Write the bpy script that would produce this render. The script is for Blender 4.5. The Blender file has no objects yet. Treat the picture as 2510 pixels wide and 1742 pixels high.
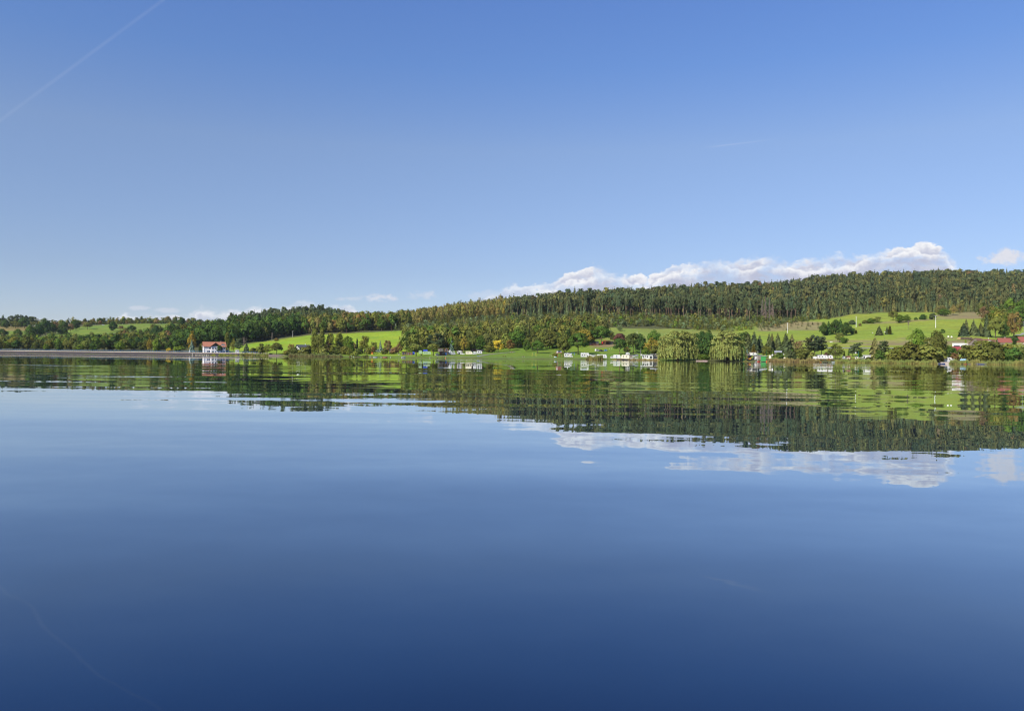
import bpy, math, random
import numpy as np
from mathutils import Matrix, Vector

# ------------------------------------------------------------------ scene, camera, sky, sun
scene = bpy.context.scene
C = scene.collection
F, CX, CY, CAMH = 1952.2, 1255.0, 871.0, 1.5      # photo pixels (2510 wide), 28 mm on 36 mm
PITCH = 3.0 / F
ROLL = math.atan(0.0107)
RM = Matrix.Rotation(math.pi / 2 + PITCH, 3, 'X') @ Matrix.Rotation(ROLL, 3, 'Z')
cam_d = bpy.data.cameras.new('camera')
cam_d.lens = 28.0
cam_d.sensor_width = 36.0
cam_d.sensor_fit = 'HORIZONTAL'
cam_d.clip_start = 0.1
cam_d.clip_end = 60000.0
cam = bpy.data.objects.new('camera', cam_d)
C.objects.link(cam)
cam.matrix_world = Matrix.Translation((0, 0, CAMH)) @ RM.to_4x4()
scene.camera = cam

SUN_AZ = math.radians(180 + 43)        # compass style: 0 = +Y (view direction), clockwise to +X
SUN_EL = math.radians(37)
SUNV = Vector((math.sin(SUN_AZ) * math.cos(SUN_EL), math.cos(SUN_AZ) * math.cos(SUN_EL), math.sin(SUN_EL)))
sun_d = bpy.data.lights.new('sun', 'SUN')
sun_d.energy = 4.6
sun_d.angle = math.radians(0.53)
sun_d.color = (1.0, 0.93, 0.82)
sun = bpy.data.objects.new('sun', sun_d)
C.objects.link(sun)
sun.location = SUNV * 900
sun.rotation_euler = SUNV.to_track_quat('Z', 'Y').to_euler()

world = bpy.data.worlds.new('World')
scene.world = world
world.use_nodes = True
WT = world.node_tree
WT.nodes.clear()


class NB:
    """small helper that strings shader nodes together"""
    def __init__(self, tree):
        self.t = tree

    def n(self, typ, **kw):
        nd = self.t.nodes.new(typ)
        for k, v in kw.items():
            setattr(nd, k, v)
        return nd

    def put(self, sock, v):
        if isinstance(v, bpy.types.NodeSocket):
            self.t.links.new(v, sock)
        elif v is not None:
            sock.default_value = v

    def m(self, op, a, b=None, c=None, clamp=False):
        nd = self.n('ShaderNodeMath', operation=op, use_clamp=clamp)
        for i, v in enumerate((a, b, c)):
            if v is not None:
                self.put(nd.inputs[i], v)
        return nd.outputs[0]

    def smooth(self, x, lo, hi, a=0.0, b=1.0):
        nd = self.n('ShaderNodeMapRange', interpolation_type='SMOOTHSTEP')
        self.put(nd.inputs['Value'], x)
        for k, v in (('From Min', lo), ('From Max', hi), ('To Min', a), ('To Max', b)):
            self.put(nd.inputs[k], v)
        return nd.outputs[0]

    def mix(self, f, a, b, blend='MIX'):
        nd = self.n('ShaderNodeMix', data_type='RGBA', blend_type=blend)
        self.put(nd.inputs[0], f)
        self.put(nd.inputs[6], a if isinstance(a, bpy.types.NodeSocket) else (*a, 1))
        self.put(nd.inputs[7], b if isinstance(b, bpy.types.NodeSocket) else (*b, 1))
        return nd.outputs[2]

    def xyz(self, x, y, z):
        nd = self.n('ShaderNodeCombineXYZ')
        for i, v in enumerate((x, y, z)):
            self.put(nd.inputs[i], v)
        return nd.outputs[0]

    def noise(self, vec, scale, detail=4, rough=0.55, dist=0.0, out=0):
        nd = self.n('ShaderNodeTexNoise')
        self.put(nd.inputs['Vector'], vec)
        nd.inputs['Scale'].default_value = scale
        nd.inputs['Detail'].default_value = detail
        nd.inputs['Roughness'].default_value = rough
        nd.inputs['Distortion'].default_value = dist
        return nd.outputs[out]

    def curve(self, x, pts, x0, x1, ymax):
        nd = self.n('ShaderNodeFloatCurve')
        cm = nd.mapping
        cm.use_clip = False
        cv = cm.curves[0]
        q = [((a - x0) / (x1 - x0), b / ymax) for a, b in pts]
        cv.points[0].location = q[0]
        cv.points[1].location = q[-1]
        for p in q[1:-1]:
            cv.points.new(*p)
        for p in cv.points:
            p.handle_type = 'AUTO_CLAMPED'
        cm.update()
        xn = self.m('DIVIDE', self.m('SUBTRACT', x, x0), x1 - x0, clamp=True)
        self.put(nd.inputs['Value'], xn)
        return self.m('MULTIPLY', nd.outputs[0], ymax)


def build_sky():
    b = NB(WT)
    sky = b.n('ShaderNodeTexSky', sky_type='NISHITA', sun_disc=False)
    sky.sun_elevation = SUN_EL
    sky.sun_rotation = SUN_AZ
    sky.altitude = 400
    sky.air_density = 1.0
    sky.dust_density = 0.0
    sky.ozone_density = 2.2
    tc = b.n('ShaderNodeTexCoord')
    sep = b.n('ShaderNodeSeparateXYZ')
    b.put(sep.inputs[0], tc.outputs['Generated'])
    dx, dy, dz = sep.outputs
    # bearing and height of the direction, in tenths of a milliradian-like units (photo pixels)
    az = b.m('ARCTAN2', dx, dy)
    hl = b.m('SQRT', b.m('ADD', b.m('MULTIPLY', dx, dx), b.m('MULTIPLY', dy, dy)))
    u = b.m('ADD', b.m('MULTIPLY', b.m('TANGENT', b.m('MAXIMUM', b.m('MINIMUM', az, 1.3), -1.3)), F), CX)
    v = b.m('MULTIPLY', b.m('DIVIDE', dz, b.m('MAXIMUM', hl, 0.01)), F)
    v = b.m('DIVIDE', v, b.m('MAXIMUM', b.m('COSINE', b.m('MAXIMUM', b.m('MINIMUM', az, 1.3), -1.3)), 0.2))
    skyc = sky.outputs[0]
    # gradient grading of the clear sky itself
    gam = b.n('ShaderNodeHueSaturation')
    gam.inputs['Saturation'].default_value = SKY_SAT
    gam.inputs['Hue'].default_value = 0.5 + SKY_HUE
    b.put(gam.inputs['Color'], skyc)
    skyc = gam.outputs[0]
    # tone of the clear air from the horizon up, the same all round
    rmp = b.n('ShaderNodeValToRGB')
    el = rmp.color_ramp.elements
    while len(el) < len(SKY_TONE):
        el.new(0.5)
    for e_, (ps, c_) in zip(el, SKY_TONE):
        e_.position = ps
        e_.color = (c_[0] / 2, c_[1] / 2, c_[2] / 2, 1)
    b.put(rmp.inputs[0], b.m('MAXIMUM', dz, 0.0))
    skyc = b.mix(1.0, skyc, rmp.outputs[0], 'MULTIPLY')
    skyc = b.mix(1.0, skyc, (2.0, 2.0, 2.0), 'MULTIPLY')

    def H(px):
        return 860.6 + 0.0107 * px
    X0, X1 = -2600.0, 5000.0

    def prof(pts):
        q = [(x * 1.0913, max(0.0, H(x * 1.0913) - y * 1.0913)) for x, y in pts]
        return q
    side_l = [(X0, 60), (-2000, 95), (-1500, 70), (-900, 110), (-500, 80), (-200, 96)]
    side_r = [(2760, 200), (3100, 160), (3500, 210), (4200, 130), (X1, 150)]
    top = side_l + prof([(0, 722), (60, 715), (150, 720), (230, 722), (262, 708), (300, 698), (360, 700), (400, 703), (412, 712),
                         (424, 697), (450, 686), (490, 690), (512, 688), (545, 683), (590, 686), (620, 694), (640, 684), (665, 676),
                         (700, 674), (712, 679), (735, 676), (765, 674), (785, 682), (800, 700), (850, 720), (1000, 712), (1035, 686), (1070, 660),
                         (1110, 645), (1150, 640), (1200, 643), (1250, 628), (1275, 612), (1300, 603), (1340, 598), (1370, 606),
                         (1420, 616), (1455, 630), (1480, 610), (1505, 594), (1540, 588), (1575, 586), (1610, 576), (1650, 584),
                         (1690, 575), (1712, 571), (1735, 583), (1790, 582), (1850, 568), (1890, 562), (1925, 572), (1960, 566),
                         (2000, 556), (2030, 548), (2085, 546), (2110, 556), (2135, 572), (2158, 598), (2185, 628), (2230, 660), (2360, 660)]) + side_r
    vt = b.curve(u, top, X0, X1, 400.0)
    p = b.xyz(b.m('MULTIPLY', u, 0.01), b.m('MULTIPLY', v, 0.016), 3.7)
    n1 = b.noise(p, 1.7, 6, 0.6, 0.25)
    n2 = b.noise(p, 0.75, 3, 0.5)
    n3 = b.noise(p, 6.0, 4, 0.6, 0.3)
    # cauliflower edge
    e = b.m('ADD', b.m('MULTIPLY', b.m('SUBTRACT', n1, 0.5), 62.0), b.m('MULTIPLY', b.m('SUBTRACT', n3, 0.5), 20.0))
    depth = b.m('SUBTRACT', b.m('ADD', vt, e), v)          # how far below the cloud top
    dens = b.smooth(depth, -2.0, b.smooth(n2, 0.35, 0.62, 44.0, 9.0))
    # holes and thin places low in the bank
    thin = b.smooth(b.m('ADD', n2, b.m('MULTIPLY', n3, 0.25)), 0.42, 0.66, 0.45, 1.0)
    dens = b.m('MULTIPLY', dens, b.m('ADD', thin, b.smooth(depth, 34.0, 6.0, 0.0, 0.55)), clamp=True)
    near = b.curve(u, [(X0, 0.8), (-200, 0.7), (200, 0.65), (460, 0.9), (840, 0.9), (950, 0.6), (1180, 0.6), (1330, 0.8), (1440, 1.0), (2360, 1.0), (2600, 1.0), (X1, 0.9)], X0, X1, 1.0)
    dens = b.m('MULTIPLY', dens, near)
    gap = b.noise(b.xyz(b.m('MULTIPLY', u, 0.008), b.m('MULTIPLY', v, 0.02), 21.5), 1.3, 4, 0.6, 0.4)
    dens = b.m('MULTIPLY', dens, b.smooth(gap, 0.34, 0.50, 0.52, 1.0))
    main = dens
    # single wisps: photo position, half sizes, strength
    for (wx, wy, ru, rv, st) in ((2262, 578, 62, 21, 1.0), (850, 670, 38, 12, 0.8), (948, 661, 46, 13, 0.55), (790, 671, 30, 5, 0.4),
                                 (312, 692, 24, 5, 0.5), (382, 697, 34, 6, 0.5), (1100, 668, 60, 14, 0.3)):
        px, py = wx * 1.0913, wy * 1.0913
        qx = b.m('DIVIDE', b.m('SUBTRACT', u, px), ru * 1.09)
        qy = b.m('DIVIDE', b.m('SUBTRACT', v, H(px) - py), rv * 1.09)
        r2 = b.m('ADD', b.m('MULTIPLY', qx, qx), b.m('MULTIPLY', qy, qy))
        r2 = b.m('ADD', r2, b.m('ADD', b.m('MULTIPLY', b.m('SUBTRACT', n1, 0.5), 4.4), b.m('MULTIPLY', b.m('SUBTRACT', n3, 0.5), 2.4)))
        dens = b.m('MAXIMUM', dens, b.m('MULTIPLY', b.smooth(r2, 1.15, -0.2), st))
    # painted cloud shading: bright tops and sun side (up and left), grey bases, second bank in front
    po = b.xyz(b.m('ADD', b.m('MULTIPLY', u, 0.01), -0.07), b.m('ADD', b.m('MULTIPLY', v, 0.016), 0.12), 3.7)
    rel = b.m('SUBTRACT', b.noise(p, 2.1, 6, 0.6, 0.3), b.noise(po, 2.1, 6, 0.6, 0.3))
    pb = b.xyz(b.m('MULTIPLY', u, 0.01), b.m('MULTIPLY', v, 0.006), 11.3)
    lump = b.noise(pb, 1.15, 4, 0.55)
    depth2 = b.m('SUBTRACT', b.m('ADD', b.m('SUBTRACT', vt, 20.0), b.m('ADD', b.m('MULTIPLY', b.m('SUBTRACT', lump, 0.5), 100.0), b.m('MULTIPLY', e, 0.7))), v)
    s1 = b.smooth(depth, 2.0, 28.0, 1.0, 0.15)
    s2 = b.smooth(depth2, 2.0, 28.0, 0.95, 0.05)
    sb = b.m('ADD', b.m('MULTIPLY', s1, b.smooth(depth2, 7.0, -2.0)), b.m('MULTIPLY', s2, b.smooth(depth2, -2.0, 7.0)))
    sh = b.m('ADD', b.m('MULTIPLY', rel, 1.25), sb, clamp=True)
    sh = b.m('MULTIPLY', sh, b.smooth(main, 0.0, 0.35, 0.55, 1.0))
    ccol = b.mix(sh, CLOUD_LO, CLOUD_HI)
    skyc = b.mix(dens, skyc, ccol)
    # contrails: lines on the sky between two photo points
    for (xa, ya, xb, yb, wd, st, ext) in ((0, 291, 390, 0, 4.0, 0.042, 900), (1738, 360, 1880, 343, 1.6, 0.12, 0)):
        ua, va, ub, vb = xa, H(xa) - ya, xb, H(xb) - yb
        L = math.hypot(ub - ua, vb - va)
        tx, ty = (ub - ua) / L, (vb - va) / L
        ru_, rv_ = b.m('SUBTRACT', u, ua), b.m('SUBTRACT', v, va)
        al = b.m('ADD', b.m('MULTIPLY', ru_, tx), b.m('MULTIPLY', rv_, ty))
        ac = b.m('ABSOLUTE', b.m('SUBTRACT', b.m('MULTIPLY', rv_, tx), b.m('MULTIPLY', ru_, ty)))
        f = b.m('MULTIPLY', b.smooth(ac, wd * 1.8, wd * 0.2), b.m('MULTIPLY', b.smooth(al, -ext - 30, -ext + 30), b.smooth(al, L + ext + 40, L + ext - 60)))
        f = b.m('MULTIPLY', f, b.smooth(n2, 0.2, 0.7, st * 0.5, st))
        skyc = b.mix(f, skyc, CLOUD_HI)
    bg = b.n('ShaderNodeBackground')
    bg.inputs['Strength'].default_value = SKY_STR
    b.put(bg.inputs['Color'], skyc)
    out = b.n('ShaderNodeOutputWorld')
    b.put(out.inputs['Surface'], bg.outputs[0])


SKY_STR = 0.0930
SKY_SAT, SKY_HUE = 1.0, 0.0
SKY_TONE = [(0.0, (0.62, 0.655, 0.87)), (0.10, (0.69, 0.68, 0.82)), (0.25, (0.92, 0.89, 0.99)), (0.34, (0.74, 0.88, 1.16)), (0.41, (0.72, 0.89, 1.25)), (1.0, (0.70, 0.90, 1.28))]
CLOUD_HI = (7.5, 7.5, 7.6)
CLOUD_LO = (4.0, 4.2, 5.3)
build_sky()
world.cycles.sampling_method = 'MANUAL'
world.cycles.sample_map_resolution = 512

vs = scene.view_settings
vs.view_transform = 'Standard'
vs.look = 'None'
vs.exposure = 0.5
vs.gamma = 1.0
vs.use_curve_mapping = False
scene.cycles.max_bounces = 6
scene.cycles.diffuse_bounces = 3
scene.cycles.glossy_bounces = 3
scene.cycles.transmission_bounces = 3
scene.cycles.transparent_max_bounces = 8
scene.cycles.use_denoising = True
scene.cycles.denoiser = 'OPENIMAGEDENOISE'
scene.cycles.denoising_input_passes = 'RGB_ALBEDO_NORMAL'
scene.cycles.denoising_prefilter = 'ACCURATE'
scene.cycles.filter_width = 1.2

# ------------------------------------------------------------------ helpers
rng = np.random.default_rng(7)
random.seed(7)


def srgb(*c):
    return tuple((x / 255 / 12.92) if x <= 10 else ((x / 255 + 0.055) / 1.055) ** 2.4 for x in c)


def tag(o, label=None, cat=None, group=None, kind=None):
    if label:
        o['label'] = label
    if cat:
        o['category'] = cat
    if group:
        o['group'] = group
    if kind:
        o['kind'] = kind
    return o


def link(name, data, parent=None):
    o = bpy.data.objects.new(name, data)
    C.objects.link(o)
    if parent is not None:
        o.parent = parent
    return o


def thing(name, label, cat, loc, yaw=0.0, group=None):
    o = link(name, None)
    o.empty_display_size = 0.5
    o.location = loc
    o.rotation_euler = (0, 0, yaw)
    return tag(o, label, cat, group)


def mesh_np(name, V, Fc, tint=None, smooth=False):
    """mesh from numpy vertices and faces (all quads or all triangles)"""
    V = np.asarray(V, dtype=np.float32)
    Fc = np.asarray(Fc, dtype=np.int32)
    k = Fc.shape[1]
    me = bpy.data.meshes.new(name)
    me.vertices.add(len(V))
    me.vertices.foreach_set('co', V.ravel())
    me.loops.add(Fc.size)
    me.loops.foreach_set('vertex_index', Fc.ravel())
    me.polygons.add(len(Fc))
    me.polygons.foreach_set('loop_start', np.arange(0, Fc.size, k, dtype=np.int32))
    if smooth:
        me.polygons.foreach_set('use_smooth', np.ones(len(Fc), dtype=bool))
    if tint is not None:
        at = me.attributes.new('tint', 'FLOAT_COLOR', 'POINT')
        t4 = np.ones((len(V), 4), dtype=np.float32)
        t4[:, :3] = tint
        at.data.foreach_set('color', t4.ravel())
    me.update(calc_edges=True)
    me.validate()
    return me


class MB:
    """collects boxes, prisms, tubes; build() links them as ONE mesh object"""
    def __init__(self):
        self.v, self.f = [], []

    def add(self, vs_, fs):
        o = len(self.v)
        self.v += [tuple(p) for p in vs_]
        self.f += [tuple(i + o for i in f) for f in fs]
        return self

    def box(self, x0, x1, y0, y1, z0, z1):
        return self.add([(x0, y0, z0), (x1, y0, z0), (x1, y1, z0), (x0, y1, z0), (x0, y0, z1), (x1, y0, z1), (x1, y1, z1), (x0, y1, z1)],
                        [(0, 3, 2, 1), (4, 5, 6, 7), (0, 1, 5, 4), (1, 2, 6, 5), (2, 3, 7, 6), (3, 0, 4, 7)])

    def prism(self, prof, a0, a1, axis='y'):
        """profile polygon (pairs) extruded along an axis; axis y: profile is (x, z); axis x: profile is (y, z); axis z: (x, y)"""
        n = len(prof)
        def P(p, a):
            return (p[0], a, p[1]) if axis == 'y' else ((a, p[0], p[1]) if axis == 'x' else (p[0], p[1], a))
        vs_ = [P(p, a0) for p in prof] + [P(p, a1) for p in prof]
        fs = [tuple(range(n)), tuple(range(2 * n - 1, n - 1, -1))] + [(i, i + n, (i + 1) % n + n, (i + 1) % n) for i in range(n)]
        return self.add(vs_, fs)

    def tube(self, pts, rad, sides=8, cap=True):
        pts = [Vector(p) for p in pts]
        if not isinstance(rad, (list, tuple)):
            rad = [rad] * len(pts)
        rings = []
        for i, p in enumerate(pts):
            d = (pts[min(i + 1, len(pts) - 1)] - pts[max(i - 1, 0)]).normalized()
            a = d.orthogonal().normalized() if abs(d.z) < 0.99 else Vector((1, 0, 0))
            a = (a - d * a.dot(d)).normalized()
            c = d.cross(a)
            rings.append([p + (a * math.cos(t) + c * math.sin(t)) * rad[i] for t in (2 * math.pi * k / sides for k in range(sides))])
        o = len(self.v)
        for r in rings:
            self.v += [tuple(q) for q in r]
        for i in range(len(rings) - 1):
            for k in range(sides):
                k2 = (k + 1) % sides
                self.f.append((o + i * sides + k, o + i * sides + k2, o + (i + 1) * sides + k2, o + (i + 1) * sides + k))
        if cap:
            self.f.append(tuple(o + k for k in range(sides))[::-1])
            self.f.append(tuple(o + (len(rings) - 1) * sides + k for k in range(sides)))
        return self

    def disc(self, c, r, axis='y', sides=14, thick=0.1):
        pts = {'y': (0, 1, 0), 'x': (1, 0, 0), 'z': (0, 0, 1)}[axis]
        a = Vector(c) - Vector(pts) * thick / 2
        b_ = Vector(c) + Vector(pts) * thick / 2
        return self.tube([a, b_], r, sides)

    def build(self, name, mat, parent=None, smooth=False, bevel=0.0):
        me = bpy.data.meshes.new(name)
        me.from_pydata(self.v, [], self.f)
        me.update()
        me.materials.append(mat)
        if smooth:
            me.polygons.foreach_set('use_smooth', [True] * len(me.polygons))
        o = link(name, me, parent)
        if bevel:
            bm_ = o.modifiers.new('bevel', 'BEVEL')
            bm_.width = bevel
            bm_.segments = 2
            bm_.limit_method = 'ANGLE'
        return o


# ------------------------------------------------------------------ materials
MATS = {}


def mat(name, col, rough=0.7, metal=0.0, var=0.18, scale=1.2, spec=0.4, streak=0.0):
    if name in MATS:
        return MATS[name]
    m = bpy.data.materials.new(name)
    m.use_nodes = True
    b = NB(m.node_tree)
    bs = m.node_tree.nodes['Principled BSDF']
    tc = b.n('ShaderNodeTexCoord')
    oi = b.n('ShaderNodeObjectInfo')
    vec = b.n('ShaderNodeVectorMath', operation='ADD')
    b.put(vec.inputs[0], tc.outputs['Object'])
    b.put(vec.inputs[1], b.xyz(b.m('MULTIPLY', oi.outputs['Random'], 37.0), b.m('MULTIPLY', oi.outputs['Random'], 91.0), 0.0))
    n = b.noise(vec.outputs[0], scale, 5, 0.6)
    k = b.m('ADD', b.m('MULTIPLY', b.m('SUBTRACT', n, 0.5), var * 2), 1.0)
    if streak:
        mp = b.n('ShaderNodeMapping')
        mp.inputs['Scale'].default_value = (3.0, 3.0, 0.25)
        b.put(mp.inputs['Vector'], vec.outputs[0])
        n2 = b.noise(mp.outputs[0], 2.0, 4, 0.6)
        k = b.m('MULTIPLY', k, b.smooth(n2, 0.45, 0.75, 1.0, 1.0 - streak))
    cc = b.n('ShaderNodeVectorMath', operation='SCALE')
    cc.inputs[0].default_value = col
    b.put(cc.inputs['Scale'], k)
    b.put(bs.inputs['Base Color'], cc.outputs[0])
    bs.inputs['Roughness'].default_value = rough
    bs.inputs['Metallic'].default_value = metal
    bs.inputs['Specular IOR Level'].default_value = spec
    bp = b.n('ShaderNodeBump')
    bp.inputs['Strength'].default_value = 0.25
    bp.inputs['Distance'].default_value = 0.02
    b.put(bp.inputs['Height'], b.noise(vec.outputs[0], scale * 9, 3))
    b.put(bs.inputs['Normal'], bp.outputs[0])
    MATS[name] = m
    return m


def leaf_mat(name, trans=0.28, warm=(1.15, 1.1, 0.6)):
    m = bpy.data.materials.new(name)
    m.use_nodes = True
    t = m.node_tree
    t.nodes.clear()
    b = NB(t)
    oi = b.n('ShaderNodeObjectInfo')
    at = b.n('ShaderNodeAttribute', attribute_name='tint')
    col = b.mix(1.0, oi.outputs['Color'], at.outputs['Color'], 'MULTIPLY')
    tc = b.n('ShaderNodeNewGeometry')
    n = b.noise(tc.outputs['Position'], 0.22, 3, 0.6)
    hs = b.n('ShaderNodeHueSaturation')
    b.put(hs.inputs['Hue'], b.smooth(n, 0.3, 0.7, 0.485, 0.512))
    b.put(hs.inputs['Value'], b.smooth(n, 0.3, 0.7, 0.86, 1.14))
    b.put(hs.inputs['Color'], col)
    col = hs.outputs[0]
    d = b.n('ShaderNodeBsdfDiffuse')
    b.put(d.inputs['Color'], col)
    tr = b.n('ShaderNodeBsdfTranslucent')
    b.put(tr.inputs['Color'], b.mix(1.0, col, warm, 'MULTIPLY'))
    mx = b.n('ShaderNodeMixShader')
    mx.inputs[0].default_value = trans
    b.put(mx.inputs[1], d.outputs[0])
    b.put(mx.inputs[2], tr.outputs[0])
    out = b.n('ShaderNodeOutputMaterial')
    b.put(out.inputs['Surface'], mx.outputs[0])
    return m


LEAF = leaf_mat('leaves')
NEEDLE = leaf_mat('needles', 0.12, (1.1, 1.1, 0.7))


def bark_mat():
    m = bpy.data.materials.new('bark')
    m.use_nodes = True
    b = NB(m.node_tree)
    bs = m.node_tree.nodes['Principled BSDF']
    oi = b.n('ShaderNodeObjectInfo')
    g = b.n('ShaderNodeNewGeometry')
    n = b.noise(g.outputs['Position'], 1.5, 4, 0.7)
    b.put(bs.inputs['Base Color'], b.mix(1.0, oi.outputs['Color'], b.mix(n, (0.6, 0.6, 0.6), (1.35, 1.3, 1.25)), 'MULTIPLY'))
    bs.inputs['Roughness'].default_value = 0.9
    bs.inputs['Specular IOR Level'].default_value = 0.2
    return m


BARK = bark_mat()

# ------------------------------------------------------------------ terrain
def HZ(px):
    return 860.6 + 0.0107 * px


SH_A = [-900, 0, 490, 640, 690, 860, 1000, 1250, 1480, 1640, 1850, 2000, 2300, 2510, 3400]
SH_D = [705, 650, 614, 602, 590, 560, 541, 525, 512, 492, 470, 452, 426, 413, 385]


def shore(a):
    return np.interp(a, SH_A, SH_D)


# photo column -> (distance, photo row of the ground there)
COLS = {
    -900: [(740, 850), (900, 840), (1050, 822), (1250, 798), (1400, 790), (1700, 796)],
    0: [(680, 859), (780, 853), (880, 846), (1000, 834), (1150, 816), (1250, 806), (1400, 798), (1700, 802)],
    120: [(680, 860), (780, 854), (880, 847), (1000, 836), (1100, 826), (1250, 810), (1400, 798), (1700, 802)],
    330: [(660, 863), (760, 857), (880, 845), (1000, 828), (1150, 808), (1300, 796), (1420, 793), (1700, 799)],
    440: [(650, 864), (760, 857), (880, 843), (1000, 825), (1150, 806), (1300, 796), (1420, 793), (1700, 799)],
    560: [(640, 865), (720, 857), (800, 845), (900, 828), (1000, 812), (1150, 800), (1400, 800)],
    640: [(615, 866), (660, 862), (740, 852), (820, 840), (900, 825), (1000, 809), (1120, 796), (1400, 800)],
    730: [(600, 867), (640, 862), (720, 850), (850, 828), (920, 818), (1000, 805), (1120, 788), (1250, 786), (1450, 800)],
    800: [(590, 868), (630, 864), (720, 848), (850, 823), (920, 814), (1000, 801), (1120, 785), (1250, 784), (1450, 800)],
    870: [(572, 871), (600, 868), (650, 863), (740, 845), (880, 815), (950, 808), (1050, 800), (1150, 797), (1450, 806)],
    960: [(556, 874), (590, 869), (640, 864), (700, 853), (880, 812), (950, 806), (1050, 799), (1150, 795), (1450, 806)],
    1100: [(548, 874.5), (570, 869), (605, 866), (700, 850), (800, 826), (900, 802), (1000, 786), (1100, 775), (1200, 772), (1450, 790)],
    1250: [(536, 877), (580, 868), (620, 861), (680, 848), (760, 826), (880, 800), (960, 781), (1050, 763), (1150, 757), (1450, 775)],
    1400: [(526, 878), (560, 873), (610, 863), (660, 848), (740, 822), (820, 800), (920, 776), (1000, 762), (1080, 752), (1200, 748), (1450, 765)],
    1500: [(522, 879), (550, 875), (600, 862), (650, 843), (710, 820), (770, 803), (900, 777), (1000, 762), (1080, 749), (1200, 742), (1450, 755)],
    1600: [(508, 882), (540, 877), (600, 861), (660, 841), (720, 818), (790, 803), (900, 780), (1000, 764), (1100, 746), (1200, 738), (1450, 748)],
    1700: [(502, 883), (530, 878), (620, 852), (720, 818), (900, 783), (1000, 764), (1100, 745), (1200, 733), (1350, 733), (1500, 745)],
    1800: [(490, 884), (520, 877), (610, 851), (710, 820), (800, 803), (910, 786), (1000, 766), (1120, 741), (1250, 728), (1350, 727), (1500, 740)],
    1900: [(478, 885), (505, 877), (600, 849), (700, 824), (780, 809), (880, 788), (1000, 765), (1150, 735), (1300, 722), (1380, 722), (1550, 740)],
    2000: [(463, 886), (490, 878), (560, 860), (660, 835), (760, 808), (860, 783), (1000, 758), (1180, 722), (1320, 706), (1400, 706), (1550, 725)],
    2100: [(455, 887), (485, 878), (550, 860), (640, 834), (740, 803), (860, 773), (1000, 751), (1200, 713), (1350, 699), (1420, 699), (1560, 720)],
    2300: [(437, 888), (470, 880), (520, 864), (600, 835), (700, 800), (800, 772), (860, 766), (980, 744), (1180, 708), (1350, 692), (1430, 692), (1560, 715)],
    2510: [(425, 889), (460, 880), (520, 860), (580, 838), (650, 816), (780, 782), (900, 758), (1020, 737), (1180, 711), (1350, 696), (1430, 696), (1560, 715)],
    3400: [(400, 890), (440, 880), (500, 860), (580, 835), (700, 800), (850, 770), (1000, 740), (1200, 715), (1350, 700), (1430, 700), (1560, 715)],
}
A0, A1, DA = -900.0, 3400.0, 8.0
D0, D1, DD = 370.0, 1700.0, 5.0
AG = np.arange(A0, A1 + 1, DA)
DG = np.arange(D0, D1 + 1, DD)


def build_heights():
    ck = sorted(COLS)
    zc = []
    for a in ck:
        s = float(shore(a))
        d = [s + 0.01] + [q[0] for q in COLS[a]]
        z = [0.0] + [CAMH + (HZ(a) - q[1]) * q[0] / F for q in COLS[a]]
        zc.append((s, d, z))
    Z = np.zeros((len(AG), len(DG)))
    # interpolate the columns in (distance - shore) space so that the shoreline stays crisp
    rel = np.arange(0, D1 - 360, 2.5)
    tab = np.array([np.interp(rel, np.array(d) - s, z) for s, d, z in zc])
    ker = np.exp(-np.linspace(-2, 2, 21) ** 2)
    ker /= ker.sum()
    for i in range(len(tab)):
        pad = np.pad(tab[i], 10, mode='edge')
        sm = np.convolve(pad, ker, 'valid')
        w = np.clip(rel / 40, 0, 1)
        tab[i] = tab[i] * (1 - w) + sm * w
    for j, a in enumerate(AG):
        k = np.searchsorted(ck, a) - 1
        k = min(max(k, 0), len(ck) - 2)
        t = (a - ck[k]) / (ck[k + 1] - ck[k])
        t = min(max(t, 0), 1)
        col = tab[k] * (1 - t) + tab[k + 1] * t
        s = float(shore(a)) + 1.6 * math.sin(a * 0.047) + 1.1 * math.sin(a * 0.131 + 1) + 0.6 * math.sin(a * 0.31)
        r = DG - s
        Z[j] = np.where(r > 0, np.interp(r, rel, col), np.maximum(r * 0.12, -2.5))
    # soften across columns
    for _ in range(2):
        Zp = np.pad(Z, ((2, 2), (0, 0)), mode='edge')
        Zs = (Zp[:-4] + 2 * Zp[1:-3] + 3 * Zp[2:-2] + 2 * Zp[3:-1] + Zp[4:]) / 9
        w = np.clip((DG[None, :] - shore(AG)[:, None] - 15) / 40, 0, 1)
        Z = Z * (1 - w) + Zs * w
    return Z


ZG = build_heights()


def zat(a, D):
    a = np.clip(a, A0, A1 - 0.01)
    D = np.clip(D, D0, D1 - 0.01)
    i = (a - A0) / DA
    j = (D - D0) / DD
    i0 = np.floor(i).astype(int)
    j0 = np.floor(j).astype(int)
    i1 = np.minimum(i0 + 1, len(AG) - 1)
    j1 = np.minimum(j0 + 1, len(DG) - 1)
    fi, fj = i - i0, j - j0
    return (ZG[i0, j0] * (1 - fi) * (1 - fj) + ZG[i1, j0] * fi * (1 - fj) + ZG[i0, j1] * (1 - fi) * fj + ZG[i1, j1] * fi * fj)


def xz(x, y):
    """ground height under a world point"""
    return float(zat(np.array([CX + F * x / y]), np.array([y]))[0])


RN = np.array(RM)


def ray(px, py):
    d = RN @ np.array([(px - CX) / F, (CY - py) / F, -1.0])
    return d / d[1]


DSCAN = np.arange(395.0, 1690.0, 1.0)


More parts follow.
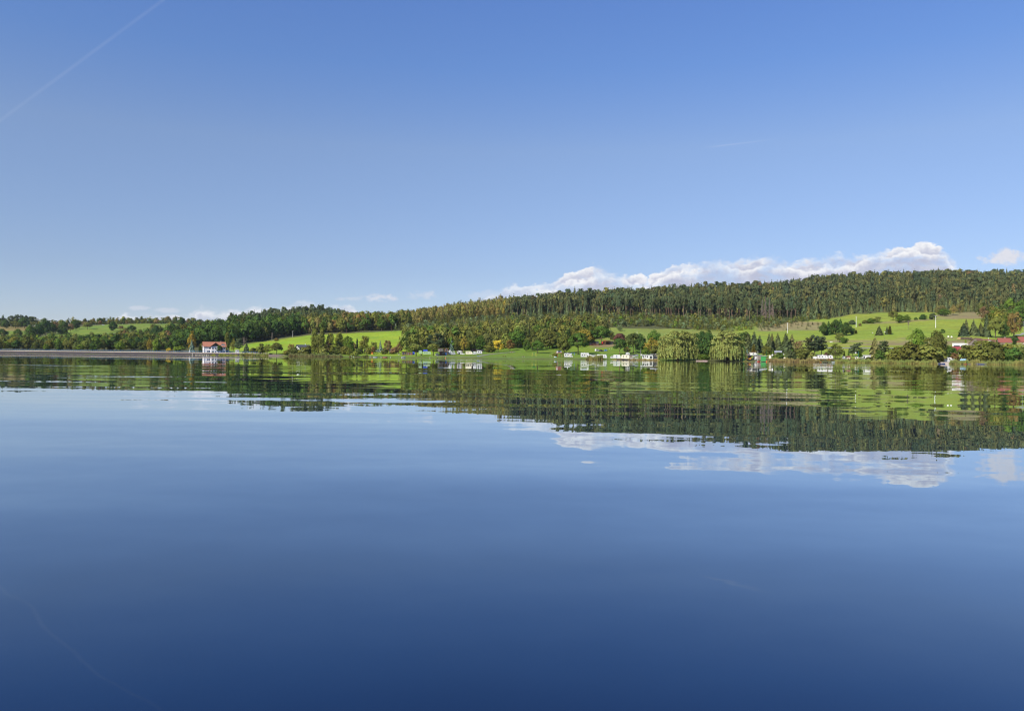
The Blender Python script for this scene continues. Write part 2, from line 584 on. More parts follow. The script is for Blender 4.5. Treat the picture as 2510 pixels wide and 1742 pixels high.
def spot(px, py, dmin=0.0):
    """world point where the photo pixel meets the ground"""
    d = ray(px, py)
    a = CX + F * d[0]
    z = zat(np.full(len(DSCAN), a), DSCAN)
    s = (z >= CAMH + d[2] * DSCAN) & (DSCAN > shore(a) + dmin)
    k = int(np.argmax(s)) if s.any() else len(DSCAN) - 1
    D = DSCAN[k]
    return Vector((d[0] * D, D, float(z[k])))


def on(px, D):
    """ground point at photo column px (near the horizon) and distance D"""
    r = HZ(px)
    for _ in range(3):
        d = ray(px, r)
        z = float(zat(np.array([CX + F * d[0]]), np.array([D]))[0])
        r = HZ(px) - (z - CAMH) * F / D
    return Vector((d[0] * D, D, z))


def project(P):
    L = (P - np.array([0, 0, CAMH])) @ RN
    return CX - F * L[:, 0] / L[:, 2], CY + F * L[:, 1] / L[:, 2]


def inpoly(x, y, poly):
    r = np.zeros(x.shape, dtype=bool)
    n = len(poly)
    for i in range(n):
        x0, y0 = poly[i]
        x1, y1 = poly[(i + 1) % n]
        c = ((y0 > y) != (y1 > y)) & (x < (x1 - x0) * (y - y0) / (y1 - y0 + 1e-12) + x0)
        r ^= c
    return r


EDGE_A = [560, 620, 727, 760, 835, 950, 1060]
EDGE_R = [850, 841, 826, 821, 818, 812, 806]
DEDGE_A = [900, 1100, 1250, 1400, 1500, 1700, 1800, 1900, 1960, 2000, 2060, 2150, 2300, 2400, 2510, 3400]
DEDGE_D = [960, 1010, 965, 930, 905, 905, 925, 884, 870, 862, 872, 890, 868, 850, 800, 800]


def build_terrain():
    aa, dd = np.meshgrid(AG, DG, indexing='ij')
    X = (aa - CX) / F * dd
    wob = 0.35 * np.sin(X * 0.11 + dd * 0.07) + 0.25 * np.sin(X * 0.23 - dd * 0.19)
    w = np.clip((dd - shore(aa) - 60) / 100, 0, 1)
    P = np.stack([X, dd, ZG + wob * w], -1)
    px, py = project(P.reshape(-1, 3))
    px = px.reshape(aa.shape)
    py = py.reshape(aa.shape)
    kind = np.zeros(aa.shape, int)
    rel = dd - shore(aa)
    kind[(rel > -30) & (rel < 16)] = 1                                     # bank
    kind[(aa > 640) & (aa < 1700) & (dd < 690) & (rel > 6)] = 2             # lawn
    er = np.interp(aa, EDGE_A, EDGE_R)
    kind[(aa > 560) & (aa < 1075) & (py > er) & (rel > 28) & (dd < 930)] = 3   # field
    kind[inpoly(px, py, [(-900, 800), (70, 800), (72, 812), (-900, 822)]) & (dd > 1000)] = 5
    kind[inpoly(px, py, [(-900, 812), (80, 811), (80, 836), (-900, 840)]) & (dd > 950)] = 4
    kind[inpoly(px, py, [(80, 836), (110, 823), (200, 800), (345, 788), (440, 788), (450, 806), (300, 812), (230, 826), (130, 840)]) & (dd > 900)] = 4
    kind[inpoly(px, py, [(480, 788), (530, 788), (530, 800), (470, 800)]) & (dd > 900)] = 4
    de = np.interp(aa, DEDGE_A, DEDGE_D)
    kind[(aa > 1790) & (dd < de - 4) & (rel > 40)] = 6
    kind[(aa > 1480) & (aa < 1800) & (dd < 775) & (dd > 660)] = 8
    kind[inpoly(px, py, [(1855, 786), (1960, 786), (2020, 790), (2012, 809), (1940, 809), (1900, 812), (1855, 812)]) & (dd > 700)] = 7
    for pl in ([(1960, 834), (2230, 834), (2236, 838.5), (1960, 838.5)], [(2120, 792), (2200, 787), (2300, 780), (2410, 778), (2410, 780.5), (2300, 783), (2180, 792), (2120, 794.5)],
               [(2200, 828), (2400, 828), (2400, 831), (2200, 831)], [(2000, 846), (2410, 832), (2410, 846), (2330, 846)]):
        kind[inpoly(px, py, pl)] = 7
    kind[inpoly(px, py, [(2290, 775), (2300, 769), (2415, 764), (2415, 778), (2330, 781)]) & (dd > 600)] = 7
    kind[inpoly(px, py, [(1445, 852), (1460, 846), (1500, 842), (1520, 846), (1500, 850)])] = 9
    kind[(aa > 1030) & (aa < 1160) & (py > 788) & (py < 800) & (np.abs(py - (799 - (aa - 1060) * 0.11)) < 1.6) & (dd > 750)] = 7
    cols = np.array([(0.090, 0.096, 0.036), (0.110, 0.120, 0.040), (0.135, 0.215, 0.026), (0.225, 0.330, 0.026), (0.150, 0.215, 0.032),
                     (0.225, 0.185, 0.060), (0.215, 0.275, 0.036), (0.240, 0.205, 0.090), (0.195, 0.240, 0.050), (0.215, 0.165, 0.085)])
    names = ['hillside', 'lake_bank', 'campsite_lawn', 'crop_field', 'hill_pasture', 'stubble_field', 'meadow', 'dry_grass_strip', 'rough_pasture', 'bare_earth_patch']
    col = cols[kind]
    for ax in (0, 1):                                     # blend the colours a little across borders
        c = np.pad(col, [(1, 1) if k == ax else (0, 0) for k in range(3)], mode='edge')
        col = (np.take(c, range(0, col.shape[ax]), ax) + 2 * col + np.take(c, range(2, col.shape[ax] + 2), ax)) / 4
    m = bpy.data.materials.new('ground')
    m.use_nodes = True
    b = NB(m.node_tree)
    bs = m.node_tree.nodes['Principled BSDF']
    at = b.n('ShaderNodeAttribute', attribute_name='tint')
    g = b.n('ShaderNodeNewGeometry')
    n1 = b.noise(g.outputs['Position'], 0.02, 4, 0.6)
    n2 = b.noise(g.outputs['Position'], 0.35, 5, 0.65)
    mp = b.n('ShaderNodeMapping')
    mp.inputs['Scale'].default_value = (0.02, 0.25, 0.2)
    mp.inputs['Rotation'].default_value = (0, 0, 0.25)
    b.put(mp.inputs['Vector'], g.outputs['Position'])
    n3 = b.noise(mp.outputs[0], 1.0, 3, 0.6)
    hs = b.n('ShaderNodeHueSaturation')
    b.put(hs.inputs['Hue'], b.smooth(n1, 0.3, 0.7, 0.48, 0.512))
    b.put(hs.inputs['Value'], b.m('MULTIPLY', b.smooth(n2, 0.2, 0.8, 0.78, 1.2), b.smooth(n3, 0.3, 0.7, 0.84, 1.14)))
    b.put(hs.inputs['Color'], at.outputs['Color'])
    b.put(bs.inputs['Base Color'], hs.outputs[0])
    bs.inputs['Roughness'].default_value = 0.95
    bs.inputs['Specular IOR Level'].default_value = 0.1
    nA, nD = aa.shape
    idx = np.arange(nA * nD).reshape(nA, nD)
    Q = np.stack([idx[:-1, :-1], idx[1:, :-1], idx[1:, 1:], idx[:-1, 1:]], -1)
    fk = kind[:-1, :-1]
    Pf, Cf = P.reshape(-1, 3), col.reshape(-1, 3)
    for k, nm in enumerate(names):
        q = Q[fk == k].reshape(-1, 4)
        if len(q) == 0:
            continue
        u, inv = np.unique(q, return_inverse=True)
        me = mesh_np(nm, Pf[u], inv.reshape(-1, 4), Cf[u], smooth=True)
        me.materials.append(m)
        tag(link(nm, me), kind='structure')
    # land beyond the ridge, far out to the horizon
    last = P[:, -1]
    far = np.stack([last[:, 0] * 8, last[:, 1] * 8, np.full(nA, 10.0)], -1)
    mid = np.stack([last[:, 0] * 1.8, last[:, 1] * 1.8, np.full(nA, 22.0)], -1)
    V = np.concatenate([last, mid, far])
    q = [(i + r * nA, i + 1 + r * nA, i + 1 + (r + 1) * nA, i + (r + 1) * nA) for r in range(2) for i in range(nA - 1)]
    me = mesh_np('far_land', V, q, np.tile((0.07, 0.085, 0.03), (len(V), 1)), smooth=True)
    me.materials.append(m)
    tag(link('far_land', me), kind='structure')
    return m


GROUND = build_terrain()

# ------------------------------------------------------------------ water
WAVE_BIG, WAVE_SML = 0.050, 0.015


def build_water():
    m = bpy.data.materials.new('lake_water')
    m.use_nodes = True
    t = m.node_tree
    b = NB(t)
    bs = t.nodes['Principled BSDF']
    bs.inputs['Base Color'].default_value = (0.0, 0.011, 0.042, 1)
    bs.inputs['Roughness'].default_value = 0.0
    bs.inputs['IOR'].default_value = 1.36
    bs.inputs['Specular Tint'].default_value = (0.3, 0.6, 1.0, 1)
    bs.inputs['Coat Tint'].default_value = (0.68, 0.86, 1.0, 1)
    bs.inputs['Coat Weight'].default_value = 1.0
    bs.inputs['Coat IOR'].default_value = 1.27
    bs.inputs['Coat Roughness'].default_value = 0.0
    g = b.n('ShaderNodeNewGeometry')
    off = b.n('ShaderNodeVectorMath', operation='ADD')
    b.put(off.inputs[0], g.outputs['Position'])
    off.inputs[1].default_value = (63.0, 27.0, 0.0)
    pos = off.outputs[0]
    acc = None
    b.put(bs.inputs['Base Color'], b.mix(b.smooth(b.noise(pos, 0.22, 4, 0.6), 0.3, 0.7), (0.001, 0.008, 0.025), (0.002, 0.014, 0.039)))
    # calm water with a few drifting cat's paws: slope fields of several wave lengths
    mp = b.n('ShaderNodeMapping')
    mp.inputs['Scale'].default_value = (0.35, 1.0, 1.0)
    mp.inputs['Rotation'].default_value = (0, 0, 0.06)
    b.put(mp.inputs['Vector'], pos)
    paw = b.smooth(b.noise(mp.outputs[0], 0.03, 3, 0.55), 0.35, 0.68, 0.35, 1.25)
    for sc, amp, rot, ax, det in ((0.035, WAVE_BIG * 0.4, 0.05, 0.2, 2.0), (0.13, WAVE_BIG * 0.6, 0.04, 0.3, 1.0), (0.5, WAVE_BIG, -0.05, 0.2, 1.5), (2.2, WAVE_SML, 0.3, 0.7, 2.0)):
        mq = b.n('ShaderNodeMapping')
        mq.inputs['Scale'].default_value = (ax, 1.0, 1.0)
        mq.inputs['Rotation'].default_value = (0, 0, rot)
        b.put(mq.inputs['Vector'], pos)
        c = b.noise(mq.outputs[0], sc, det, 0.5, 0.0, 1)
        s = b.n('ShaderNodeVectorMath', operation='SUBTRACT')
        b.put(s.inputs[0], c)
        s.inputs[1].default_value = (0.5, 0.5, 0.5)
        k = b.n('ShaderNodeVectorMath', operation='SCALE')
        b.put(k.inputs[0], s.outputs[0])
        k.inputs['Scale'].default_value = amp
        if acc is None:
            acc = k.outputs[0]
        else:
            ad = b.n('ShaderNodeVectorMath', operation='ADD')
            b.put(ad.inputs[0], acc)
            b.put(ad.inputs[1], k.outputs[0])
            acc = ad.outputs[0]
    k = b.n('ShaderNodeVectorMath', operation='SCALE')
    b.put(k.inputs[0], acc)
    b.put(k.inputs['Scale'], paw)
    sp = b.n('ShaderNodeSeparateXYZ')
    b.put(sp.inputs[0], k.outputs[0])
    nv = b.n('ShaderNodeVectorMath', operation='NORMALIZE')
    b.put(nv.inputs[0], b.xyz(b.m('MULTIPLY', sp.outputs[0], 0.6), sp.outputs[1], 1.0))
    b.put(bs.inputs['Normal'], nv.outputs[0])
    b.put(bs.inputs['Coat Normal'], nv.outputs[0])
    W = 2600.0
    V = [(-W, -900, 0), (W, -900, 0), (W, 740, 0), (-W, 740, 0)]
    me = mesh_np('lake', V, [(0, 1, 2, 3)])
    me.materials.append(m)
    tag(link('lake', me), kind='structure')
    # lake bed, continuing round behind the viewer
    me = mesh_np('lake_bed', [(-W, -900, -4), (W, -900, -4), (W, 740, -4), (-W, 740, -4)], [(0, 1, 2, 3)], np.tile((0.06, 0.06, 0.04), (4, 1)))
    me.materials.append(GROUND)
    tag(link('lake_bed', me), kind='structure')


build_water()

# ------------------------------------------------------------------ plant prototypes (unit height, unit width)
def rvec(n):
    v = rng.normal(size=(n, 3))
    return v / np.linalg.norm(v, axis=1, keepdims=True)


def leaf_quads(P, N, sx, sy, upright=0.0):
    n = len(P)
    T = np.cross(N, rvec(n))
    if upright:
        T = np.cross(N, np.array([0, 0, 1.0])) * upright + T * (1 - upright)
    T /= np.linalg.norm(T, axis=1, keepdims=True) + 1e-9
    B = np.cross(N, T)
    sx = (sx * rng.uniform(0.6, 1.35, (n, 1)))
    sy = (sy * rng.uniform(0.6, 1.35, (n, 1)))
    V = np.stack([P - T * sx * 0.7 - B * sy, P + T * sx - B * sy * 0.5, P + T * sx * 0.6 + B * sy, P - T * sx + B * sy * 0.6], 1).reshape(-1, 3)
    return V


class Proto:
    def __init__(self):
        self.V, self.T, self.trunk = [], [], None

    def leaves(self, P, N, sx, sy, val=None, upright=0.0):
        V = leaf_quads(P, N, sx, sy, upright)
        v = rng.uniform(0.86, 1.14, len(P)) if val is None else val * rng.uniform(0.9, 1.1, len(P))
        hue = rng.normal(0, 0.04, len(P))
        t = np.stack([v * (1 + hue), v, v * (1 - hue)], -1)
        self.V.append(V)
        self.T.append(np.repeat(t, 4, 0))

    def done(self):
        self.V = np.concatenate(self.V)
        self.T = np.clip(np.concatenate(self.T), 0.2, 2)
        self.F = np.arange(len(self.V)).reshape(-1, 4)
        return self


def limb_tubes(mb, tops, z0, z1, r, sides=6):
    for p in tops:
        zb = random.uniform(z0, z1)
        m = (p[0] * 0.4, p[1] * 0.4, zb + (p[2] - zb) * 0.55)
        mb.tube([(0, 0, zb), m, tuple(p)], [r * 0.55, r * 0.4, r * 0.12], sides, cap=False)


def broadleaf(cb=0.1, nc=58, nl=40, size=0.028, flat=1.0, top=1.0, r0=0.55, low=False, cr=(0.11, 0.19), trunk_r=0.022, power=1.0, gap=0.0, zmin=-0.92):
    p = Proto()
    d = rvec(nc)
    d[:, 2] = np.where(d[:, 2] < zmin, -d[:, 2], d[:, 2])
    hh = (top - cb) / 2
    rr = rng.uniform(r0, 0.86, (nc, 1)) * (1 + 0.12 * np.sin(d[:, :1] * 5 + rng.uniform(0, 6)) * np.cos(d[:, 1:2] * 4))
    cen = d * rr
    # egg shape: widest a little below the middle
    zz = cen[:, 2]
    wid = np.clip(1 - 0.35 * np.clip(zz, 0, 1) ** power, 0.3, 1)
    cen = np.stack([cen[:, 0] * 0.5 * wid, cen[:, 1] * 0.5 * wid, (cb + hh) + zz * hh], -1)
    crad = rng.uniform(*cr, nc)
    for i in range(nc):
        if rng.uniform() < gap:
            continue
        q = rvec(nl)
        q[:, 2] = np.where(rng.uniform(size=nl) < 0.65, np.abs(q[:, 2]), q[:, 2])
        P = cen[i] + q * crad[i] * rng.uniform(0.7, 1.08, (nl, 1)) * np.array([1, 1, 0.85 * flat])
        N = q + (0.12 if low else 0.3) * rvec(nl) + (1.0 if low else 0.5) * (cen[i] - np.array([0, 0, cb + hh])) / 0.5
        N /= np.linalg.norm(N, axis=1, keepdims=True)
        p.leaves(P, N, size, size, val=rng.uniform(0.85, 1.15))
    if not low:
        mb = MB()
        mb.tube([(0, 0, -0.03), (0, 0, cb + 0.05), (rng.uniform(-.02, .02), rng.uniform(-.02, .02), cb + hh), (0, 0, cb + hh * 1.6)], [trunk_r * 1.35, trunk_r, trunk_r * 0.7, trunk_r * 0.15], 8)
        limb_tubes(mb, [cen[k] for k in rng.choice(nc, 9, replace=False)], max(cb, 0.05), cb + hh, trunk_r)
        p.trunk = mb
    return p.done()


def spruce(tiers=30, nb=9, seg=3, droop=0.3, sparse=0.0, zb=0.04, rpow=0.72, low=False, wq=0.5, val=None):
    p = Proto()
    P, N, S1, vals = [], [], [], []
    V, T = [], []
    for i in range(tiers):
        f = (i + rng.uniform(0, 0.7)) / tiers
        z = zb + (0.985 - zb) * f
        R = 0.5 * (1 - f) ** rpow * rng.uniform(0.82, 1.1) + 0.012
        nbi = max(4, int(nb * (0.45 + 0.55 * (1 - f))))
        a0 = rng.uniform(0, 6.28)
        for k in range(nbi):
            if rng.uniform() < sparse:
                continue
            az = a0 + 6.283 * k / nbi + rng.uniform(-0.25, 0.25)
            Rk = R * rng.uniform(0.72, 1.15)
            dv = np.array([math.cos(az), math.sin(az), 0])
            sd = np.array([-math.sin(az), math.cos(az), 0])
            w = Rk * wq
            v = rng.uniform(0.86, 1.14) if val is None else val * rng.uniform(0.9, 1.1)
            for s in range(seg):
                f0, f1 = s / seg, (s + 1) / seg
                za = z + 0.10 * (1 - f) * 0.25 * (0.3 - f0) - droop * Rk * 0.42 * f0 ** 1.3
                zc = z + 0.10 * (1 - f) * 0.25 * (0.3 - f1) - droop * Rk * 0.42 * f1 ** 1.3
                w0, w1 = w * (0.55 + 0.45 * math.sin(3.1 * min(f0 + 0.2, 1))), w * (0.1 + 0.75 * math.sin(3.1 * min(f1 + 0.05, 0.93)))
                rr0, rr1 = Rk * (0.08 + 0.92 * f0), Rk * (0.08 + 0.92 * f1)
                dp = 0.02 * (1 - f) + 0.006
                j = rng.uniform(-dp, dp, 4)
                V += [dv * rr0 - sd * w0 / 2 + [0, 0, za - dp + j[0]], dv * rr1 - sd * w1 / 2 + [0, 0, zc - dp + j[1]],
                      dv * rr1 + sd * w1 / 2 + [0, 0, zc - dp * 0.2 + j[2]], dv * rr0 + sd * w0 / 2 + [0, 0, za + j[3]]]
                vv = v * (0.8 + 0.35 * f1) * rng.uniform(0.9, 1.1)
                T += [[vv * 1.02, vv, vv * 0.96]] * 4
    p.V.append(np.array(V))
    p.T.append(np.array(T))
    if not low:
        mb = MB()
        mb.tube([(0, 0, -0.02), (0, 0, 0.5), (0, 0, 0.99)], [0.05, 0.028, 0.004], 7)
        p.trunk = mb
    return p.done()


def pine(cb=0.5, nc=34, nl=26, size=0.03, low=False, stubs=True):
    p = Proto()
    for i in range(nc):
        f = rng.uniform(0, 1)
        z = cb + (0.97 - cb) * f
        R = 0.5 * math.sin(math.pi * (0.18 + 0.72 * f)) ** 0.8 * rng.uniform(0.25, 0.95)
        az = rng.uniform(0, 6.28)
        c = np.array([R * math.cos(az), R * math.sin(az), z])
        q = rvec(nl)
        P = c + q * np.array([0.15, 0.15, 0.032]) * rng.uniform(0.5, 1.1, (nl, 1))
        N = q * np.array([0.5, 0.5, 1.0]) + np.array([0, 0, 0.35]) + 0.35 * rvec(nl)
        N /= np.linalg.norm(N, axis=1, keepdims=True)
        p.leaves(P, N, size * 1.8, size * 0.8, val=rng.uniform(0.8, 1.2))
    if not low:
        mb = MB()
        mb.tube([(0, 0, -0.02), (0.01, 0, 0.45), (-0.01, 0.01, 0.8), (0, 0, 0.96)], [0.048, 0.038, 0.022, 0.006], 7)
        for k in range(8):
            z = rng.uniform(cb * 0.7, 0.9)
            az = rng.uniform(0, 6.28)
            r = rng.uniform(0.12, 0.34)
            mb.tube([(0, 0, z), (r * math.cos(az), r * math.sin(az), z + 0.03)], [0.012, 0.004], 5, cap=False)
        p.trunk = mb
    return p.done()


def willow(n_str=980, nc=46):
    p = Proto()
    d = rvec(nc)
    d[:, 2] = np.abs(d[:, 2]) * 0.9 + 0.02
    cen = np.stack([d[:, 0] * 0.38, d[:, 1] * 0.38, 0.52 + d[:, 2] * 0.4], -1)
    for i in range(nc):
        nl = 44
        q = rvec(nl)
        q[:, 2] = np.abs(q[:, 2])
        P = cen[i] + q * rng.uniform(0.06, 0.125) * rng.uniform(0.6, 1.1, (nl, 1))
        N = q + 0.5 * rvec(nl)
        N /= np.linalg.norm(N, axis=1, keepdims=True)
        p.leaves(P, N, 0.014, 0.03, val=rng.uniform(0.9, 1.15), upright=0.5)
    # hanging switches
    ph = rng.uniform(0, 6.28)
    PP, NN, VV = [], [], []
    for k in range(n_str):
        dd = rvec(1)[0]
        dd[2] = abs(dd[2]) * 0.75
        rad = rng.uniform(0.55, 1.02) ** 0.8
        th = math.atan2(dd[1], dd[0])
        wv = 1 + 0.04 * math.sin(3 * th + ph) + 0.04 * math.sin(5 * th + 2 * ph)
        x, y = dd[0] * 0.455 * rad * wv, dd[1] * 0.455 * rad * wv
        z = 0.34 + dd[2] * 0.56 * rad * (1 + 0.05 * math.sin(4 * th + ph * 3))
        bunch = 0.12 * math.sin(9 * math.atan2(y, x) + 1.3) + 0.08 * math.sin(23 * math.atan2(y, x))
        ln = rng.uniform(0.2, 0.5) + bunch * 0.6
        ln = min(ln, z - rng.uniform(0.0, 0.12))
        m = max(3, int(ln / 0.034))
        v = rng.uniform(0.8, 1.2)
        sw = rng.uniform(-0.03, 0.05)
        for s in range(m):
            f = s / m
            PP.append((x * (1 + 0.10 * f) + sw * f + rng.normal(0, .006), y * (1 + 0.10 * f) + rng.normal(0, .006), z - ln * f))
            a = math.atan2(y, x) + rng.normal(0, 0.6)
            NN.append((math.cos(a), math.sin(a), rng.normal(0.1, 0.25)))
            VV.append(v)
    NN = np.array(NN)
    NN /= np.linalg.norm(NN, axis=1, keepdims=True)
    p.leaves(np.array(PP), NN, 0.011, 0.03, val=np.array(VV), upright=1.0)
    mb = MB()
    mb.tube([(0, 0, -0.02), (0.01, 0, 0.2), (-0.03, 0.02, 0.42)], [0.05, 0.038, 0.03], 9)
    for k in range(8):
        az = k * 0.785 + rng.uniform(-.2, .2)
        r = rng.uniform(0.18, 0.34)
        mb.tube([(-0.01, 0, 0.3), (r * .5 * math.cos(az), r * .5 * math.sin(az), 0.55), (r * math.cos(az), r * math.sin(az), rng.uniform(0.7, 0.86))], [0.024, 0.016, 0.005], 6, cap=False)
    p.trunk = mb
    return p.done()


def poplar(low=False):
    p = Proto()
    for i in range(110):
        f = rng.uniform(0, 1) ** 0.9
        z = 0.05 + 0.93 * f
        R = 0.5 * (math.sin(math.pi * (0.12 + 0.86 * f)) ** 0.6) * rng.uniform(0.2, 0.8)
        az = rng.uniform(0, 6.28)
        q = rvec(32)
        P = np.array([R * math.cos(az), R * math.sin(az), z]) + q * np.array([0.17, 0.17, 0.06]) * rng.uniform(0.6, 1.05, (32, 1))
        N = q + 0.5 * rvec(32)
        N /= np.linalg.norm(N, axis=1, keepdims=True)
        p.leaves(P, N, 0.05, 0.013, val=rng.uniform(0.8, 1.2), upright=0.9)
    mb = MB()
    mb.tube([(0, 0, -0.02), (0, 0, 0.5), (0, 0, 0.95)], [0.06, 0.035, 0.006], 8)
    limb_tubes(mb, [(rng.uniform(-.25, .25), rng.uniform(-.25, .25), z) for z in (0.4, 0.5, 0.6, 0.7, 0.8)], 0.1, 0.3, 0.04)
    p.trunk = mb
    return p.done()


def bare(n=70, seed_brown=False):
    """dead tree: a stem with bare drooping twigs; a few dry leaf scraps"""
    p = Proto()
    P = []
    for i in range(n * 5):
        f = rng.uniform(0.12, 1)
        R = 0.5 * (1 - f) ** 0.8 + 0.02
        az = rng.uniform(0, 6.28)
        r = R * rng.uniform(0.1, 1)
        P.append((r * math.cos(az), r * math.sin(az), f - 0.08 * r))
    P = np.array(P)
    p.leaves(P, rvec(len(P)), 0.035, 0.009, upright=0.6)
    mb = MB()
    mb.tube([(0, 0, -0.02), (0, 0, 0.5), (0, 0, 0.99)], [0.05, 0.03, 0.004], 7)
    for i in range(n):
        f = rng.uniform(0.15, 0.97)
        R = (0.5 * (1 - f) ** 0.8 + 0.02) * rng.uniform(0.5, 1)
        az = rng.uniform(0, 6.28)
        mb.tube([(0, 0, f), (R * .5 * math.cos(az), R * .5 * math.sin(az), f + 0.01), (R * math.cos(az), R * math.sin(az), f - 0.03)], [0.016, 0.010, 0.004], 4, cap=False)
    p.trunk = mb
    return p.done()


def snag():
    """bare grey broadleaf with upright forked limbs"""
    p = Proto()
    P = rng.uniform(-0.3, 0.3, (120, 3)) + np.array([0, 0, 0.7])
    p.leaves(P, rvec(120), 0.02, 0.008)
    mb = MB()
    mb.tube([(0, 0, -0.02), (0.02, 0, 0.35), (0.0, 0, 0.6)], [0.05, 0.04, 0.028], 7)
    for i in range(16):
        az = i * 2.4
        r = rng.uniform(0.12, 0.45)
        z = rng.uniform(0.25, 0.6)
        zt = rng.uniform(0.7, 1.0)
        e = (r * math.cos(az), r * math.sin(az), zt)
        mb.tube([(0.01, 0, z), (e[0] * .5, e[1] * .5, (z + zt) / 2 + .03), e], [0.022, 0.013, 0.004], 5, cap=False)
        for q in range(3):
            mb.tube([(e[0] * .6, e[1] * .6, (z + zt * 2) / 3), (e[0] * .8 + rng.uniform(-.15, .15), e[1] * .8 + rng.uniform(-.15, .15), zt + rng.uniform(-.1, .02))], [0.009, 0.003], 4, cap=False)
    p.trunk = mb
    return p.done()


PROTO = {
    'broad': [broadleaf(0.02, 64), broadleaf(0.0, 60, 42, 0.03), broadleaf(0.04, 66, 38), broadleaf(0.0, 58, 44, 0.03, cr=(0.12, 0.22))],
    'round': [broadleaf(0.18, 60, 42, 0.027, r0=0.68, power=2.0, zmin=-0.6, cr=(0.10, 0.16)), broadleaf(0.2, 64, 40, 0.027, r0=0.68, power=2.0, zmin=-0.6, cr=(0.10, 0.16))],
    'airy': [broadleaf(0.02, 56, 28, 0.026, cr=(0.10, 0.17)), broadleaf(0.0, 54, 28, 0.026, cr=(0.10, 0.18)), broadleaf(0.05, 58, 28, 0.026, cr=(0.09, 0.16))],
    'umbrella': [broadleaf(0.42, 60, 36, 0.03, r0=0.6, power=2.5, zmin=-0.5, cr=(0.10, 0.16), trunk_r=0.03), broadleaf(0.36, 60, 36, 0.03, r0=0.6, power=2.5, zmin=-0.5, cr=(0.10, 0.17), trunk_r=0.034)],
    'shrub': [broadleaf(-0.1, 46, 40, 0.04, cr=(0.13, 0.22), r0=0.5), broadleaf(-0.12, 46, 40, 0.04, cr=(0.13, 0.24), r0=0.5), broadleaf(-0.1, 40, 44, 0.045, cr=(0.15, 0.25), r0=0.45)],
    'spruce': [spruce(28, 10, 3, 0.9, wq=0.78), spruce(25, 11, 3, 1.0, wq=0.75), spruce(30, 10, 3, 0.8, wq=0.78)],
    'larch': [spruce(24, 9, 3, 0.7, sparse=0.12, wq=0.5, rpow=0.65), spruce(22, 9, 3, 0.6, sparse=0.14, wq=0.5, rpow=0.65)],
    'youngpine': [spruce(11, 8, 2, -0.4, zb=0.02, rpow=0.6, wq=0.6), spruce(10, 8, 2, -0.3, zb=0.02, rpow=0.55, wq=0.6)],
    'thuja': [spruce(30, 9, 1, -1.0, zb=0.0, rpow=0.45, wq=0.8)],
    'pine': [pine(0.5), pine(0.42), pine(0.58)],
    'scots': [pine(0.22, 44, 30, 0.034), pine(0.28, 44, 30, 0.034)],
    'willow': [willow(), willow()],
    'poplar': [poplar(), poplar()],
    'deadspruce': [bare(), bare()],
    'snag': [snag()],
}
LOW = {
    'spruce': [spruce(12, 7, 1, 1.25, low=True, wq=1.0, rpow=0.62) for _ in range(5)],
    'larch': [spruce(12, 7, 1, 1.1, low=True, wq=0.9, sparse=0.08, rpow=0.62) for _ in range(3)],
    'pine': [broadleaf(0.05, 22, 10, 0.06, low=True, cr=(0.14, 0.24), flat=0.45) for _ in range(5)],
    'broad': [broadleaf(0.06, 22, 11, 0.058, low=True, cr=(0.15, 0.24)) for _ in range(5)],
    'birch': [broadleaf(0.05, 18, 9, 0.055, low=True, cr=(0.14, 0.22)) for _ in range(4)],
    'young': [spruce(7, 6, 1, -0.3, low=True, wq=0.9, zb=0.0, rpow=0.6) for _ in range(4)] ,
    'scrub': [broadleaf(-0.1, 11, 8, 0.085, low=True, cr=(0.18, 0.3)) for _ in range(4)],
}
for k_, lst in PROTO.items():
    for i_, p_ in enumerate(lst):
        p_.me = mesh_np('crown_' + k_, p_.V, p_.F, p_.T)
        p_.me.materials.append(NEEDLE if k_ in ('spruce', 'larch', 'youngpine', 'thuja', 'pine', 'scots') else LEAF)
        tm = bpy.data.meshes.new('trunk_' + k_)
        tm.from_pydata(p_.trunk.v, [], p_.trunk.f)
        tm.update()
        tm.polygons.foreach_set('use_smooth', [True] * len(tm.polygons))
        tm.materials.append(BARK)
        p_.tme = tm

LEAF_GAIN = 1.75
COLS_LEAF = {
    'dk': (0.034, 0.060, 0.014), 'g': (0.055, 0.092, 0.016), 'bg': (0.085, 0.130, 0.018), 'ol': (0.105, 0.112, 0.024), 'dol': (0.072, 0.080, 0.019),
    'yg': (0.125, 0.146, 0.030), 'ye': (0.340, 0.265, 0.030), 'lime': (0.235, 0.265, 0.026), 'or': (0.140, 0.098, 0.030), 'oy': (0.200, 0.160, 0.028),
    'br': (0.130, 0.088, 0.040), 'rd': (0.075, 0.036, 0.028), 'bl': (0.080, 0.115, 0.090), 'wi': (0.158, 0.172, 0.046), 'sp': (0.056, 0.070, 0.028),
    'spd': (0.042, 0.058, 0.027), 'spo': (0.086, 0.088, 0.032), 'pn': (0.062, 0.082, 0.036), 'la': (0.118, 0.120, 0.034), 'gy': (0.110, 0.088, 0.072),
    'th': (0.075, 0.115, 0.018), 'bi': (0.150, 0.130, 0.040), 'yp': (0.105, 0.130, 0.055),
}
for k_ in COLS_LEAF:
    COLS_LEAF[k_] = tuple(v_ * LEAF_GAIN for v_ in COLS_LEAF[k_])
BARKS = {'pine': (0.21, 0.145, 0.10), 'birch': (0.5, 0.48, 0.44), 'def': (0.11, 0.085, 0.06), 'gy': (0.20, 0.165, 0.14), 'lt': (0.28, 0.20, 0.12)}
